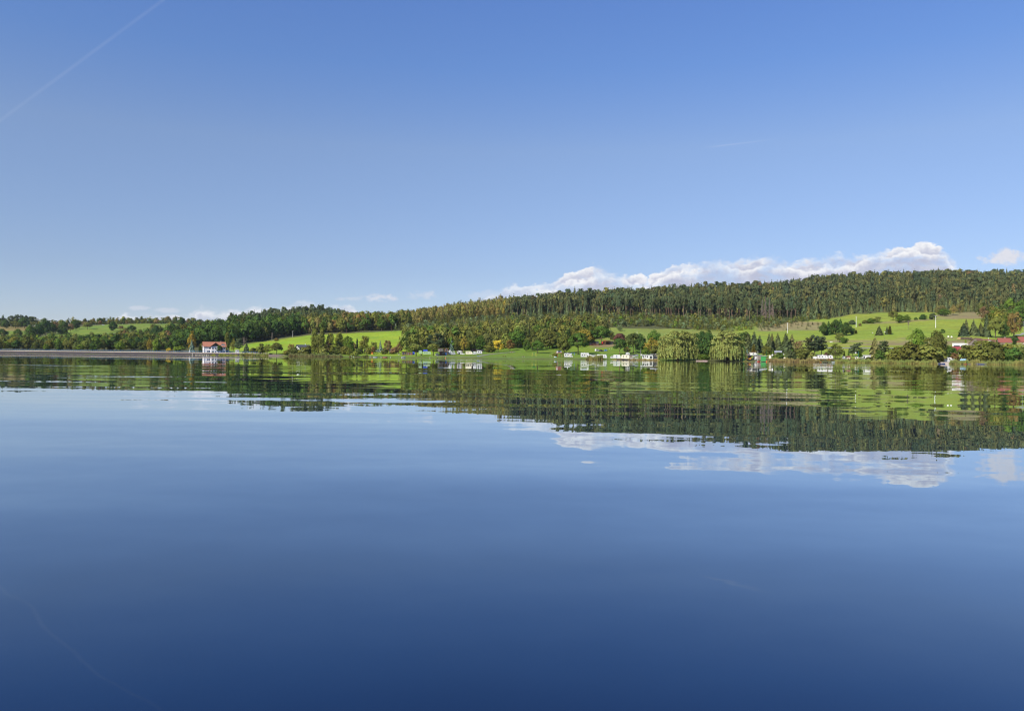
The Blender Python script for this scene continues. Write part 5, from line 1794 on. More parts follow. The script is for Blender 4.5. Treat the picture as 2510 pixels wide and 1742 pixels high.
# ------------------------------------------------------------------ the white house
def build_house():
    P = on(526.5, 632)
    P.z = 1.9
    yaw = math.atan((CX - 526) / F) + math.radians(6.0)
    h = thing('house', 'white two storey house with orange tiled roof beside the dam', 'house', P, yaw)
    W, Dp, e, rz = 16.2, 10.0, 5.3, 8.6
    x0, x1 = -W / 2, W / 2
    # walls with gables
    MB().prism([(0, -0.5), (Dp, -0.5), (Dp, e), (Dp / 2, rz - 0.15), (0, e)], x0, x1, 'x').build('wall', M_PLASTER, h)
    wx0, wx1, wy = -2.9, 3.6, -1.5
    wc = (wx0 + wx1) / 2
    MB().box(wx0, wx1, wy, 0.15, -0.5, e - 0.05).build('bay_wall', M_PLASTER, h)
    # loggia gable set back under the wide roof
    MB().prism([(wx0 + .1, e - 0.05), (wx1 - .1, e - 0.05), (wc, 7.7)], 0.4, 0.9, 'y').build('gable_wall', M_GREYWOOD, h)
    # main roof: two slabs with overhang
    ov, th = 0.7, 0.22
    sl = (rz - e) / (Dp / 2)
    rf = MB()
    for sgn in (0, 1):
        y0, y1 = (-ov, Dp / 2) if sgn == 0 else (Dp / 2, Dp + ov)
        z0, z1 = (e - sl * ov, rz) if sgn == 0 else (rz, e - sl * ov)
        rf.add([(x0 - ov, y0, z0), (x1 + ov, y0, z0), (x1 + ov, y1, z1), (x0 - ov, y1, z1), (x0 - ov, y0, z0 + th), (x1 + ov, y0, z0 + th), (x1 + ov, y1, z1 + th), (x0 - ov, y1, z1 + th)],
               [(0, 3, 2, 1), (4, 5, 6, 7), (0, 1, 5, 4), (1, 2, 6, 5), (2, 3, 7, 6), (3, 0, 4, 7)])
    ro = rf.build('roof', M_TILE, h)
    # cross gable roof over the bay
    cg = MB()
    zt = 8.15
    hw = (wx1 - wx0) / 2 + 0.8
    s2 = (zt - (e - 0.3)) / hw
    for s in (-1, 1):
        a = [(wc, zt), (wc + s * hw, e - 0.3)]
        cg.add([(a[0][0], wy - 0.9, a[0][1]), (a[1][0], wy - 0.9, a[1][1]), (a[1][0], 1.2, a[1][1]), (a[0][0], 4.6, a[0][1]),
                (a[0][0], wy - 0.9, a[0][1] + th), (a[1][0], wy - 0.9, a[1][1] + th), (a[1][0], 1.2, a[1][1] + th), (a[0][0], 4.6, a[0][1] + th)],
               [(0, 1, 2, 3), (4, 7, 6, 5), (0, 4, 5, 1), (1, 5, 6, 2), (2, 6, 7, 3), (3, 7, 4, 0)])
    cg.build('gable_roof', M_TILE, ro)
    MB().tube([(x0 - ov, Dp / 2, rz + th), (x1 + ov, Dp / 2, rz + th)], 0.16, 6).build('ridge', M_TILE, ro)
    MB().box(x1 - 3.4, x1 - 2.7, Dp / 2 + .4, Dp / 2 + 1.1, rz - 0.8, rz + 1.0).build('chimney', M_STONE, ro)
    # eyebrow dormer on the right
    dm = MB().prism([(4.7, 5.75), (7.3, 5.75), (7.1, 6.7), (6.0, 7.35), (4.9, 6.7)], 0.55, 2.9, 'y').build('dormer', M_PLASTER, ro)
    for a, b_ in ((5.15, 5.75), (6.2, 6.8)):
        MB().box(a, b_, 0.50, 0.56, 5.95, 6.65).build('pane', M_GLASS, dm)
    MB().add([(4.5, 0.3, 6.75), (6.0, 0.3, 7.6), (6.0, 3.4, 7.6), (4.5, 2.4, 6.75)], [(0, 1, 2, 3)]).add([(6.0, 0.3, 7.6), (7.5, 0.3, 6.75), (7.5, 2.4, 6.75), (6.0, 3.4, 7.6)], [(0, 1, 2, 3)]).build('dormer_roof', M_TILE, dm)

    def win(x, y, z, w, hh, front=True):
        w_ = MB().box(x - w / 2 - .08, x + w / 2 + .08, y - .06, y + .02, z - .08, z + hh + .08).build('window', M_WHITE, h)
        MB().box(x - w / 2, x + w / 2, y - .10, y - .063, z, z + hh).build('pane', M_GLASS, w_)
        MB().box(x - w / 2 - .15, x + w / 2 + .15, y - .22, y - .105, z - .16, z - .085).build('sill', M_ZINC, w_)
    for x in (-1.7, 0.4, 2.4):
        win(x, wy, 3.2, 0.85, 1.05)
        win(x, wy, 0.5, 0.85, 1.05)
    for x in (-3.6,):
        win(x, 0, 3.2, 1.1, 1.2)
    for x in (-5.2, -4.0):
        win(x, 0, 0.6, 0.9, 1.3)
    for x in (5.2, 7.0):
        win(x, 0, 3.2, 1.0, 1.2)
        win(x, 0, 0.6, 1.0, 1.2)
    # left gable: balcony opening and window
    for y, z in ((3.0, 1.0), (6.6, 1.0), (3.0, 3.5), (6.6, 3.5), (4.8, 6.0)):
        g = MB().box(x0 - .05, x0 + .02, y - .5, y + .5, z, z + 1.2).build('window', M_GLASS, h)
    b_ = MB().box(x0 - 1.1, x0 - .01, 3.3, 6.7, 5.55, 5.68).build('balcony', M_PLASTER, h)
    MB().box(x0 - 1.1, x0 - 1.0, 3.3, 6.7, 5.7, 6.5).build('balustrade', M_WOOD, b_)
    MB().box(-0.55, 0.45, wy - .05, wy + .02, -0.3, 0.3).build('door_step', M_CONC, h)
    MB().tube([(x0 + .15, -0.12, -0.3), (x0 + .15, -0.12, e - .3)], 0.07, 6).build('drainpipe', M_ZINC, h)
    MB().tube([(x1 - .15, -0.12, -0.3), (x1 - .15, -0.12, e - .3)], 0.07, 6).build('drainpipe', M_ZINC, h)


build_house()


def hedge(px0, px1, row, hm, dm, label, color, name='hedge'):
    A, B = spot(px0, row), spot(px1, row)
    n = int((B - A).length / 0.30 * 3)
    t = rng.uniform(0, 1, n)
    base = np.array(A)[None] * (1 - t[:, None]) + np.array(B)[None] * t[:, None]
    q = rng.uniform(-1, 1, (n, 3))
    ax = rng.integers(0, 3, n)
    for k in range(3):
        s = ax == k
        q[s, k] = np.sign(q[s, k])
    P = base + q * np.array([0.3, dm / 2, hm / 2]) + np.array([0, 0, hm / 2])
    N = np.where(np.eye(3)[ax] > 0, np.sign(q), 0) + 0.4 * rvec(n)
    N /= np.linalg.norm(N, axis=1, keepdims=True)
    V = leaf_quads(P, N, 0.35, 0.35)
    c = np.array(COLS_LEAF[color])
    T_ = np.repeat(c[None] * rng.uniform(0.75, 1.25, (n, 1)), 4, 0)
    ctr = np.array((A + B) / 2)
    me = mesh_np('foliage', V - ctr, np.arange(len(V)).reshape(-1, 4), T_)
    me.materials.append(LEAF)
    o = link(name, me)
    o.location = tuple(ctr)
    tag(o, label, 'hedge')


hedge(878, 926, 867.5, 1.7, 1.4, 'clipped dark green hedge along the left campsite edge', 'g')
hedge(939, 976, 868, 1.5, 1.4, 'clipped dark hedge left of the brown chalet', 'dk')
hedge(509, 521, 865, 1.2, 1.0, 'low green hedge at the left foot of the white house', 'th')
hedge(540, 572, 865, 1.2, 1.0, 'low green hedge between the white house and the kiosk', 'th')


# ------------------------------------------------------------------ generic vehicles and huts
def wheel(parent, x, y, r=0.33, w=0.2, z=None):
    z = r if z is None else z
    t = MB().disc((0, 0, 0), r, 'y', 14, w).build('wheel', M_TYRE, parent)
    t.location = (x, y, z)
    MB().disc((0, -w / 2 - .012, 0), r * 0.55, 'y', 10, 0.02).build('rim', M_STEEL, t)
    return t


def rect(parent, x0, x1, z0, z1, y, name='window', m=None, d=0.04):
    return MB().box(x0, x1, y - d, y - 0.004, z0, z1).build(name, m or M_GLASS, parent)


def caravan(px, row, wpx, label, body=None, hm=2.35, dm=2.2, yaw=0.0, nwin=2, door=True, flip=1, stripe=None, vent=True, group='caravans and trailers on the campsite', dmin=2.0, roofrack=False):
    P, k, fy = place(px, row, dmin)
    L = wpx * k
    t = thing('caravan', label, 'caravan', P, fy + yaw, group)
    z0 = 0.42
    Hh = hm
    f = flip
    pr = [(-L / 2 * f, z0), ((L / 2 - 0.15) * f, z0), ((L / 2) * f, z0 + 0.55), ((L / 2 - 0.25) * f, z0 + Hh * 0.72), ((L / 2 - 0.65) * f, z0 + Hh), ((-L / 2 + 0.25) * f, z0 + Hh), (-L / 2 * f, z0 + Hh - 0.3)]
    if f < 0:
        pr = pr[::-1]
    MB().prism(pr, 0, dm, 'y').build('body', body or M_WHITE, t, bevel=0.08)
    w = min(0.85, L / (nwin + 1.5) * 0.7)
    for i in range(nwin):
        xc = -L / 2 + L * (i + 0.8) / (nwin + 0.8)
        if door and i == nwin - 1:
            continue
        rect(t, xc - w / 2, xc + w / 2, z0 + Hh * 0.48, z0 + Hh * 0.48 + 0.62, 0)
    if door:
        xc = -L / 2 + L * (nwin - 0.2) / (nwin + 0.8)
        d = rect(t, xc - .32, xc + .32, z0 + 0.1, z0 + Hh * 0.86, 0, 'door', M_SILVER if body is None else (body or M_WHITE))
        rect(d, xc - .2, xc + .2, z0 + Hh * 0.5, z0 + Hh * 0.75, -0.045, 'pane')
    # end window
    xe = -L / 2 * f
    MB().box(min(xe, xe - .03 * f), max(xe, xe - .03 * f), dm * .25, dm * .75, z0 + Hh * .5, z0 + Hh * .78).build('window', M_GLASS, t)
    wheel(t, 0.1, 0.12)
    wheel(t, 0.1, dm - 0.12)
    MB().tube([(L / 2 * f, dm / 2, 0.45), ((L / 2 + 1.0) * f, dm / 2, 0.42)], 0.06, 6).build('tow_bar', M_STEEL, t)
    MB().tube([((L / 2 + 0.9) * f, dm / 2, 0.45), ((L / 2 + 0.9) * f, dm / 2, 0.0)], 0.04, 6).build('jockey_wheel', M_TYRE, t)
    for x in (-L / 2 + .3, L / 2 - .3):
        MB().box(x - .05, x + .05, 0.15, 0.25, 0, z0).build('jack', M_STEEL, t)
    if vent:
        MB().box(-0.35, 0.25, dm * .4, dm * .65, z0 + Hh - .02, z0 + Hh + 0.13).build('roof_vent', M_WHITE, t, bevel=0.03)
    MB().box(-L / 2 + .12, L / 2 - .3, -0.012, -0.003, z0 + 0.62, z0 + 0.72).build('stripe', stripe or M_ZINC, t)
    return t


def motorhome(px, row, wpx, label, hm=2.9, yaw=0.0, flip=1, alcove=True, dmin=2.0):
    P, k, fy = place(px, row, dmin)
    L = wpx * k
    dm = 2.25
    f = flip
    t = thing('motorhome', label, 'motorhome', P, fy + yaw, 'motorhomes on the lakeside lawn')
    z0 = 0.45
    def prf(pts):
        q = [(x * f, z) for x, z in pts]
        return q if f > 0 else q[::-1]
    xb = L / 2 - 1.9
    MB().prism(prf([(-L / 2, z0), (xb, z0), (xb, z0 + hm - 0.45), (xb, hm), (-L / 2 + .2, hm), (-L / 2, hm - .3)]), 0, dm, 'y').build('body', M_WHITE, t, bevel=0.08)
    if alcove:
        MB().prism(prf([(xb + .003, 1.95), (L / 2 - 0.85, 1.98), (L / 2 - .55, 2.3), (L / 2 - .95, hm - .06), (xb + .003, hm - .06)]), 0.05, dm - .05, 'y').build('alcove', M_WHITE, t, bevel=0.08)
    cab = MB().prism(prf([(xb + .003, z0 - .05), (L / 2, z0 - .05), (L / 2, 0.95), (L / 2 - .35, 1.15), (L / 2 - 1.0, 1.94), (xb + .003, 1.94)]), 0.12, dm - .12, 'y').build('cab', M_WHITE, t, bevel=0.05)
    MB().prism(prf([(xb + .35, 1.2), (L / 2 - .62, 1.2), (L / 2 - 1.05, 1.8), (xb + .35, 1.8)]), 0.09, 0.116, 'y').build('side_window', M_GLASS, cab)
    ws = MB()
    a, c = (L / 2 - .37) * f, (L / 2 - .97) * f
    ws.add([(a + .03 * f, .25, 1.2), (a + .03 * f, dm - .25, 1.2), (c + .03 * f, dm - .25, 1.9), (c + .03 * f, .25, 1.9)], [(0, 1, 2, 3)])
    ws.build('windscreen', M_GLASS, cab)
    for y in (0.3, dm - .3):
        MB().box(min((L / 2) * f, (L / 2 + .03) * f), max((L / 2) * f, (L / 2 + .03) * f), y - .12, y + .12, .68, .84).build('headlight', M_SILVER, cab)
    for x0, x1 in ((-L / 2 + .5, -L / 2 + 1.35), (-L / 2 + 2.1, -L / 2 + 2.8)):
        a, c = sorted((x0 * f, x1 * f))
        rect(t, a, c, 1.45, 2.05, 0)
    a, c = sorted(((xb - 1.05) * f, (xb - .4) * f))
    d = rect(t, a, c, 0.6, 2.35, 0, 'door', M_CREAM)
    rect(d, a + .12, c - .12, 1.5, 2.1, -0.045, 'pane')
    for x in (-L / 2 + 1.3, L / 2 - 1.0):
        for y in (0.14, dm - .14):
            wheel(t, x * f, y)
    MB().box(-0.9 * f if f > 0 else 0.3, -0.3 * f if f > 0 else 0.9, .7, 1.4, hm - .01, hm + .17).build('roof_vent', M_WHITE, t, bevel=.04)
    MB().box(min(-L / 2 * f, (xb) * f) + .1, max(-L / 2 * f, xb * f) - .1, -.012, -.003, 0.95, 1.07).build('stripe', M_ZINC, t)
    MB().box(min(-L / 2 * f, xb * f) + .3, max(-L / 2 * f, xb * f) - .3, -.14, -.003, hm - .35, hm - .2).build('awning_case', M_SILVER, t)
    return t


def car(px, row, wpx, label, paint, van=False, flip=1, yaw=0.0, cat='car', dmin=2.0):
    P, k, fy = place(px, row, dmin)
    L = wpx * k
    f = flip
    t = thing('parked_van' if van else 'parked_car', label, cat, P, fy + yaw, 'cars parked on the campsite')
    dm = 1.75
    def prf(pts):
        q = [(x * L * f, z) for x, z in pts]
        return q if f > 0 else q[::-1]
    if van:
        body = [(-.5, .3), (.5, .3), (.5, .85), (.44, 1.0), (.34, 1.05), (.22, 1.85), (-.46, 1.9), (-.5, 1.2)]
        gl = [(-.42, 1.15), (.27, 1.15), (.19, 1.72), (-.42, 1.76)]
    else:
        body = [(-.5, .28), (.5, .28), (.5, .65), (.45, .82), (.22, .92), (.08, 1.4), (-.26, 1.44), (-.42, .98), (-.5, .9)]
        gl = [(-.34, .96), (.16, .96), (.055, 1.33), (-.24, 1.36)]
    b_ = MB().prism(prf(body), 0, dm, 'y').build('body', paint, t, bevel=0.06)
    MB().prism(prf(gl), -.012, dm + .012, 'y').build('side_glass', M_GLASS, b_)
    for x in (-.32, .32):
        for y in (.1, dm - .1):
            wheel(t, x * L, y, .31, .2)
    for y in (.3, dm - .3):
        MB().box(min(.5 * L * f, (.5 * L + .03) * f), max(.5 * L * f, (.5 * L + .03) * f), y - .15, y + .15, .58, .72).build('headlight', M_SILVER, b_)
    return t


def hut(px, row, wpx, hpx, label, wall, roof, depth=4.0, style='mono', wins=(), door=None, yaw=0.0, name='hut', cat='hut', over=0.35, rise=0.5, post=False, group=None, frame=None, D=None, chimney=False, zlift=0.0):
    """front faces the viewer; wins: (x0, x1, z0, z1) as fractions of the front"""
    if D is None:
        P, k, fy = place(px, row)
    else:
        P = on(px, D)
        k, fy = D / F, math.atan((CX - px) / F)
        P.z = CAMH + (HZ(px) - row) * k
    W, Hh = wpx * k, hpx * k
    t = thing(name, label, cat, P + Vector((0, 0, zlift)), fy + yaw, group)
    x0, x1 = -W / 2, W / 2
    th = 0.12
    if style == 'mono':          # shallow lean roof falling to the back
        MB().box(x0, x1, 0, depth, -.4, Hh - rise * 0.5).build('wall', wall, t)
        zf, zb = Hh - .1, Hh - rise
        MB().add([(x0 - over, -over, zf), (x1 + over, -over, zf), (x1 + over, depth + over, zb), (x0 - over, depth + over, zb), (x0 - over, -over, zf + th), (x1 + over, -over, zf + th), (x1 + over, depth + over, zb + th), (x0 - over, depth + over, zb + th)],
                 [(0, 3, 2, 1), (4, 5, 6, 7), (0, 1, 5, 4), (1, 2, 6, 5), (2, 3, 7, 6), (3, 0, 4, 7)]).build('roof', roof, t)
    elif style == 'front':       # roof slope faces the viewer, ridge left to right
        e = Hh - rise
        MB().prism([(0, -.4), (depth, -.4), (depth, e), (depth / 2, Hh - .05), (0, e)], x0, x1, 'x').build('wall', wall, t)
        s = rise / (depth / 2)
        rf = MB()
        for y0, z0, y1, z1 in ((-over, e - s * over, depth / 2, Hh), (depth / 2, Hh, depth + over, e - s * over)):
            rf.add([(x0 - over, y0, z0), (x1 + over, y0, z0), (x1 + over, y1, z1), (x0 - over, y1, z1), (x0 - over, y0, z0 + th), (x1 + over, y0, z0 + th), (x1 + over, y1, z1 + th), (x0 - over, y1, z1 + th)],
                   [(0, 3, 2, 1), (4, 5, 6, 7), (0, 1, 5, 4), (1, 2, 6, 5), (2, 3, 7, 6), (3, 0, 4, 7)])
        r_ = rf.build('roof', roof, t)
        if chimney:
            MB().box(x1 * .4, x1 * .4 + .5, depth / 2 + .1, depth / 2 + .6, Hh - .3, Hh + .8).build('chimney', M_PLASTER, r_)
    else:                        # gable faces the viewer
        e = Hh - rise
        MB().prism([(x0, -.4), (x1, -.4), (x1, e), (0, Hh - .05), (x0, e)], 0, depth, 'y').build('wall', wall, t)
        s = rise / (W / 2)
        rf = MB()
        for sg in (-1, 1):
            xa, za = sg * (W / 2 + over), e - s * over
            rf.add([(0, -over, Hh), (xa, -over, za), (xa, depth + over, za), (0, depth + over, Hh), (0, -over, Hh + th), (xa, -over, za + th), (xa, depth + over, za + th), (0, depth + over, Hh + th)],
                   [(0, 1, 2, 3), (4, 7, 6, 5), (0, 4, 5, 1), (1, 5, 6, 2), (2, 6, 7, 3), (3, 7, 4, 0)])
        rf.build('roof', roof, t)
    for (a, b_, c, d) in wins:
        w_ = rect(t, x0 + W * a - .06, x0 + W * b_ + .06, Hh * c - .06, Hh * d + .06, 0, 'window', frame or M_WHITE)
        rect(w_, x0 + W * a, x0 + W * b_, Hh * c, Hh * d, -.041, 'pane')
    if door:
        a, b_, m_ = door
        dd = rect(t, x0 + W * a, x0 + W * b_, 0, min(2.0, Hh * .8), 0, 'door', m_)
        MB().box(x0 + W * b_ - .16, x0 + W * b_ - .1, -.1, -.042, .95, 1.05).build('handle', M_STEEL, dd)
    if post:
        for x in (x0, x1):
            MB().box(x - .06, x + .06, -over + .02, -over + .14, 0, Hh - .1).build('post', M_WHITE, t)
    return t


def boat(px, D, wpx, label, hull, inner=None, hm=0.55, yaw=0.0, z=-0.12, name='rowing_boat', row=None, group='small boats at the shore', tilt=0.0):
    if row is not None:
        P = spot(px, row, 0.0)
    else:
        P = Vector(((px - CX) / F * D, D, 0.0))
    L = wpx * P.y / F
    t = thing(name, label, 'boat', P + Vector((0, 0, z)), math.atan((CX - px) / F) + yaw, group)
    t.rotation_euler[1] = tilt
    mb = MB()
    st = [(-0.5, .75), (-.3, .95), (0, 1.0), (.25, .85), (.4, .5), (.5, .04)]
    B = 0.75
    ring = []
    for fx, fw in st:
        sh = hm * (1.0 + 0.35 * max(0, fx) * 2)
        ring.append([(fx * L, -B * fw, sh), (fx * L * .96, -B * fw * .7, .1), (fx * L * .93, 0, 0), (fx * L * .96, B * fw * .7, .1), (fx * L, B * fw, sh)])
    vs_ = [p for r in ring for p in r]
    fs = []
    for i in range(len(ring) - 1):
        for j in range(4):
            a = i * 5 + j
            fs.append((a, a + 5, a + 6, a + 1))
    fs.append((0, 1, 2, 3, 4))
    o = mb.add(vs_, fs).build('hull', hull, t, smooth=False)
    sl = o.modifiers.new('shell', 'SOLIDIFY')
    sl.thickness = 0.05
    g = MB()
    for s in (0, 4):
        g.tube([Vector(r[s]) + Vector((0, 0, .02)) for r in ring], .05, 5)
    g.build('gunwale', inner or M_WHITE, t)
    for fx in (-.25, .1):
        MB().box(fx * L - .15, fx * L + .15, -B * .9, B * .9, hm * .6, hm * .68).build('thwart', M_LOG, t)
    return t


def pole(px, row_b, row_t, label, m=None, r=0.16, arm=1.6, name='power_pole', group='power poles', cat='pole', dmin=2.0, twin=False):
    P, k, fy = place(px, row_b, dmin)
    Hh = (row_b - row_t) * k
    t = thing(name, label, cat, P, fy, group)
    if twin:
        for s in (-1, 1):
            MB().tube([(s * 1.0, 0, -.5), (s * .18, 0, Hh)], [r, r * .7], 8).build('post', m or M_POLE, t)
    else:
        MB().tube([(0, 0, -.5), (0, 0, Hh)], [r, r * .65], 8).build('post', m or M_POLE, t)
    if arm:
        c = MB().box(-arm / 2, arm / 2, -.06, .06, Hh - .22, Hh - .08).build('crossarm', M_STEEL if m is not M_GREYWOOD else M_GREYWOOD, t)
        for x in (-arm / 2 + .1, 0, arm / 2 - .1):
            MB().tube([(x, 0, Hh - .08), (x, 0, Hh + .18)], [.06, .04], 6).build('insulator', M_BROWNROOF, c)
    return t


def dish(px, row_b, row_c, label, r=0.5, mast_m=None, dmin=2.0):
    P, k, fy = place(px, row_b, dmin)
    Hh = (row_b - row_c) * k
    t = thing('satellite_dish', label, 'satellite dish', P, fy + 0.2, 'satellite dishes')
    MB().tube([(0, 0, -.2), (0, 0, Hh)], .04, 6).build('mast', mast_m or M_STEEL, t)
    mb = MB()
    n = 14
    v = [(0, -.12, Hh)]
    for rr, dy in ((r * .6, -.16), (r, -.26)):
        v += [(rr * math.cos(a), dy, Hh + rr * math.sin(a)) for a in (2 * math.pi * i / n for i in range(n))]
    f = [(0, 1 + i, 1 + (i + 1) % n) for i in range(n)] + [(1 + i, 1 + n + i, 1 + n + (i + 1) % n, 1 + (i + 1) % n) for i in range(n)]
    o = mb.add(v, f).build('dish', M_WHITE, t)
    sl = o.modifiers.new('shell', 'SOLIDIFY')
    sl.thickness = .03
    MB().tube([(0, -.25, Hh - r * .9), (0, -.75, Hh - r * .2)], .02, 5).build('feed_arm', M_STEEL, t)
    return t


def bench(px, row, label, m=None, L=1.8, table=False):
    P, k, fy = place(px, row)
    t = thing('picnic_table' if table else 'park_bench', label, 'table' if table else 'bench', P, fy + random.uniform(-.3, .3), 'benches on the lakeside lawn')
    m = m or M_WOOD
    if table:
        MB().box(-L / 2, L / 2, -.4, .4, .7, .76).build('table_top', m, t)
        for y in (-.75, .75):
            MB().box(-L / 2, L / 2, y - .14, y + .14, .42, .47).build('seat', m, t)
        for x in (-L / 2 + .3, L / 2 - .3):
            MB().box(x - .05, x + .05, -.7, .7, .34, .42).build('brace', m, t)
            for y in (-.35, .35):
                MB().box(x - .05, x + .05, y - .05, y + .05, 0, .70).build('leg', m, t)
    else:
        for i in range(3):
            MB().box(-L / 2, L / 2, -.22 + i * .15, -.1 + i * .15, .43, .47).build('seat_slat', m, t)
        for i in range(2):
            MB().box(-L / 2, L / 2, .24, .28, .58 + i * .17, .70 + i * .17).build('backrest_slat', m, t)
        for x in (-L / 2 + .25, L / 2 - .25):
            MB().box(x - .05, x + .05, -.2, -.12, 0, .43).build('leg', M_CONC, t)
            MB().box(x - .05, x + .05, .2, .24, 0, .92).build('leg', M_CONC, t)
    return t

# ------------------------------------------------------------------ left shore
def kiosk():
    P = on(581.5, 618)
    k = 618 / F
    P.z = CAMH + (HZ(581) - 864.8) * k
    t = thing('kiosk', 'small white box kiosk with a dark slot window on the dam', 'kiosk', P, math.atan((CX - 581) / F))
    MB().box(-1.4, 1.4, 0, 2.4, -.8, 2.35).build('wall', M_WHITE, t, bevel=.03)
    MB().box(-1.55, 1.55, -.15, 2.55, 2.353, 2.47).build('roof', M_WHITE, t)
    rect(t, -0.1, 1.1, 1.55, 1.85, 0, 'window')
    d = rect(t, -1.1, -.35, 0, 1.95, 0, 'door', M_CREAM)
    MB().box(-.5, -.44, -.1, -.042, .95, 1.02).build('handle', M_STEEL, d)


kiosk()


def small(px, row, name, label, cat, fn, D=None, yaw=0.0, group=None, dmin=2.0):
    if D is None:
        P, k, fy = place(px, row, dmin)
    else:
        P = on(px, D)
        P.z = CAMH + (HZ(px) - row) * D / F
        k, fy = D / F, math.atan((CX - px) / F)
    t = thing(name, label, cat, P, fy + yaw, group)
    fn(t, k)
    return t


def f_marker(t, k):
    MB().tube([(0, 0, -.6), (0, 0, 1.7)], .33, 10).build('post', M_WHITE, t)
    MB().tube([(0, 0, 1.703), (0, 0, 1.95)], [.37, .2], 10).build('cap', M_WHITE, t)


small(465, 863.3, 'gauge_post', 'stout white post on the dam crest below the blue spruce', 'post', f_marker, D=625)


def f_bluecar(t, k):
    MB().prism([(-1.9, .3), (1.9, .3), (1.9, .8), (1.2, .95), (.7, 1.45), (-1.2, 1.5), (-1.9, 1.0)], 0, 1.7, 'y').build('body', M_BLUE, t, bevel=.06)
    MB().prism([(-1.1, 1.0), (.9, 1.0), (.55, 1.4), (-1.0, 1.42)], -.012, 1.712, 'y').build('side_glass', M_GLASS, t)
    for x in (-1.2, 1.2):
        for y in (.1, 1.6):
            wheel(t, x, y)


small(556, 862.3, 'parked_car', 'blue car parked at the right end of the white house', 'car', f_bluecar, D=640)


def f_lamp(t, k):
    MB().tube([(0, 0, -.5), (0, 0, 2.3)], .06, 6).build('post', M_STEEL, t)
    MB().disc((0, 0, 2.45), .3, 'z', 10, .3).build('lamp_head', M_WHITE, t)


small(559.5, 863.5, 'street_lamp', 'short lamp post with white head between house and kiosk', 'lamp', f_lamp, D=628)
hut(746, 862, 27, 17, 'house with a dark slate gable roof half hidden by shore bushes', M_PLASTER, M_DARKROOF, depth=9, style='front', rise=2.0, over=0.9, chimney=True, name='house', cat='house', wins=((.1, .2, .3, .55), (.6, .7, .3, .55)), yaw=0.25, D=640)


def f_quay(t, k):
    # courses of stone blocks with recessed joints
    base = MB().box(-6.6, 6.6, .05, 3.0, -1.2, .86).build('core', M_DAM, t)
    me = [unit_mesh(MB().box(-w / 2, w / 2, 0, .3, 0, .27), 'block', M_STONE) for w in (.7, .85, 1.0)]
    for r in range(5):
        x = -6.6
        while x < 6.3:
            i = random.randrange(3)
            w = (.7, .85, 1.0)[i]
            b_ = link('stone_block', me[i], t)
            b_.location = (x + w / 2, -.1 + random.uniform(-.03, .03), -.5 + r * .3)
            x += w + .04
    MB().box(-6.7, 6.7, -.2, 3.0, 1.0, 1.12).build('coping', M_CONC, t)


P_ = on(681, float(shore(681)) + 1.5)
qt = thing('stone_quay', 'low pinkish stone quay wall at the foot of the crop field', 'quay', Vector((P_.x, P_.y, 0.05)), math.atan((CX - 681) / F))
f_quay(qt, 0)
bench(672, 869, 'dark bench above the stone quay', M_WOOD)


def f_post(m, h, r=.12):
    def fn(t, k):
        MB().tube([(0, 0, -.5), (0, 0, h)], [r, r * .85], 8).build('post', m, t)
        MB().disc((0, 0, h + .05), r * 1.3, 'z', 8, .1).build('cap', m, t)
    return fn


small(711.5, 874.5, 'mooring_post', 'short dark and white mooring post right of the stone quay', 'post', f_post(M_BLACK, .9, .2), D=584)
boat(920, float(shore(920)) - 3, 10, 'white rowing boat beside a small grey jetty', M_WHITE)
boat(944, float(shore(944)) - 3, 11, 'red rowing boat afloat below the campsite hedge', M_RED)
boat(989, float(shore(989)) - 2, 10.5, 'white boat with its bow raised on the lawn shore', M_WHITE, z=0.15, tilt=-0.16)


def jetty(px0, px1, D, label, m, h=.5, wd=1.6, group='jetties', rails=None):
    x0, x1 = (px0 - CX) / F * D, (px1 - CX) / F * D
    cx = (x0 + x1) / 2
    t = thing('jetty', label, 'jetty', (cx, D, 0), math.atan((CX - (px0 + px1) / 2) / F), group)
    L = x1 - x0
    n = max(3, int(L / .5))
    me = unit_mesh(MB().box(-L / n / 2 + .015, L / n / 2 - .015, 0, wd, h - .06, h), 'board', m)
    for i in range(n):
        o = link('board', me, t)
        o.location = (-L / 2 + L * (i + .5) / n, 0, 0)
    MB().box(-L / 2, L / 2, .05, .15, h - .3, h - .065).build('beam', rails or m, t)
    MB().box(-L / 2, L / 2, wd - .15, wd - .05, h - .3, h - .065).build('beam', rails or m, t)
    for x in (-L / 2 + .2, L / 2 - .2):
        for y in (.1, wd - .1):
            MB().tube([(x, y, -1.0), (x, y, h + .25)], .09, 7).build('pile', M_GREYWOOD, t)
    return t


jetty(908, 916, float(shore(912)) - 3, 'small grey jetty beside the white rowing boat', M_GREYWOOD, .6)
jetty(870, 884, float(shore(877)) - 2, 'dark low jetty right of the low yellow bush', M_WOOD, .5)
for i, (px, rb, rt) in enumerate(((862, 875, 871), (867, 875.5, 871), (907, 876, 872), (934, 877, 872.5), (957, 877.5, 872))):
    small(px, rb, 'mooring_post', ('pale mooring post left of the low yellow bush', 'pale mooring post just right of the first one', 'pale post at the small grey jetty', 'pale post left of the red boat', 'white post right of the red boat')[i],
          'post', f_post(M_POLE, .9, .1), D=float(shore(px)) - 1.0)


def f_playhouse(t, k):
    MB().box(-.7, .7, 0, 1.2, 0, 1.2).build('wall', M_ORANGE, t)
    MB().prism([(-.95, 1.2), (.95, 1.2), (0, 1.9)], -.2, 1.4, 'y').build('roof', M_RED, t)
    rect(t, -.25, .25, .45, .9, 0, 'window')


small(912, 868.5, 'playhouse', 'small orange playhouse before the clipped hedge', 'playhouse', f_playhouse)

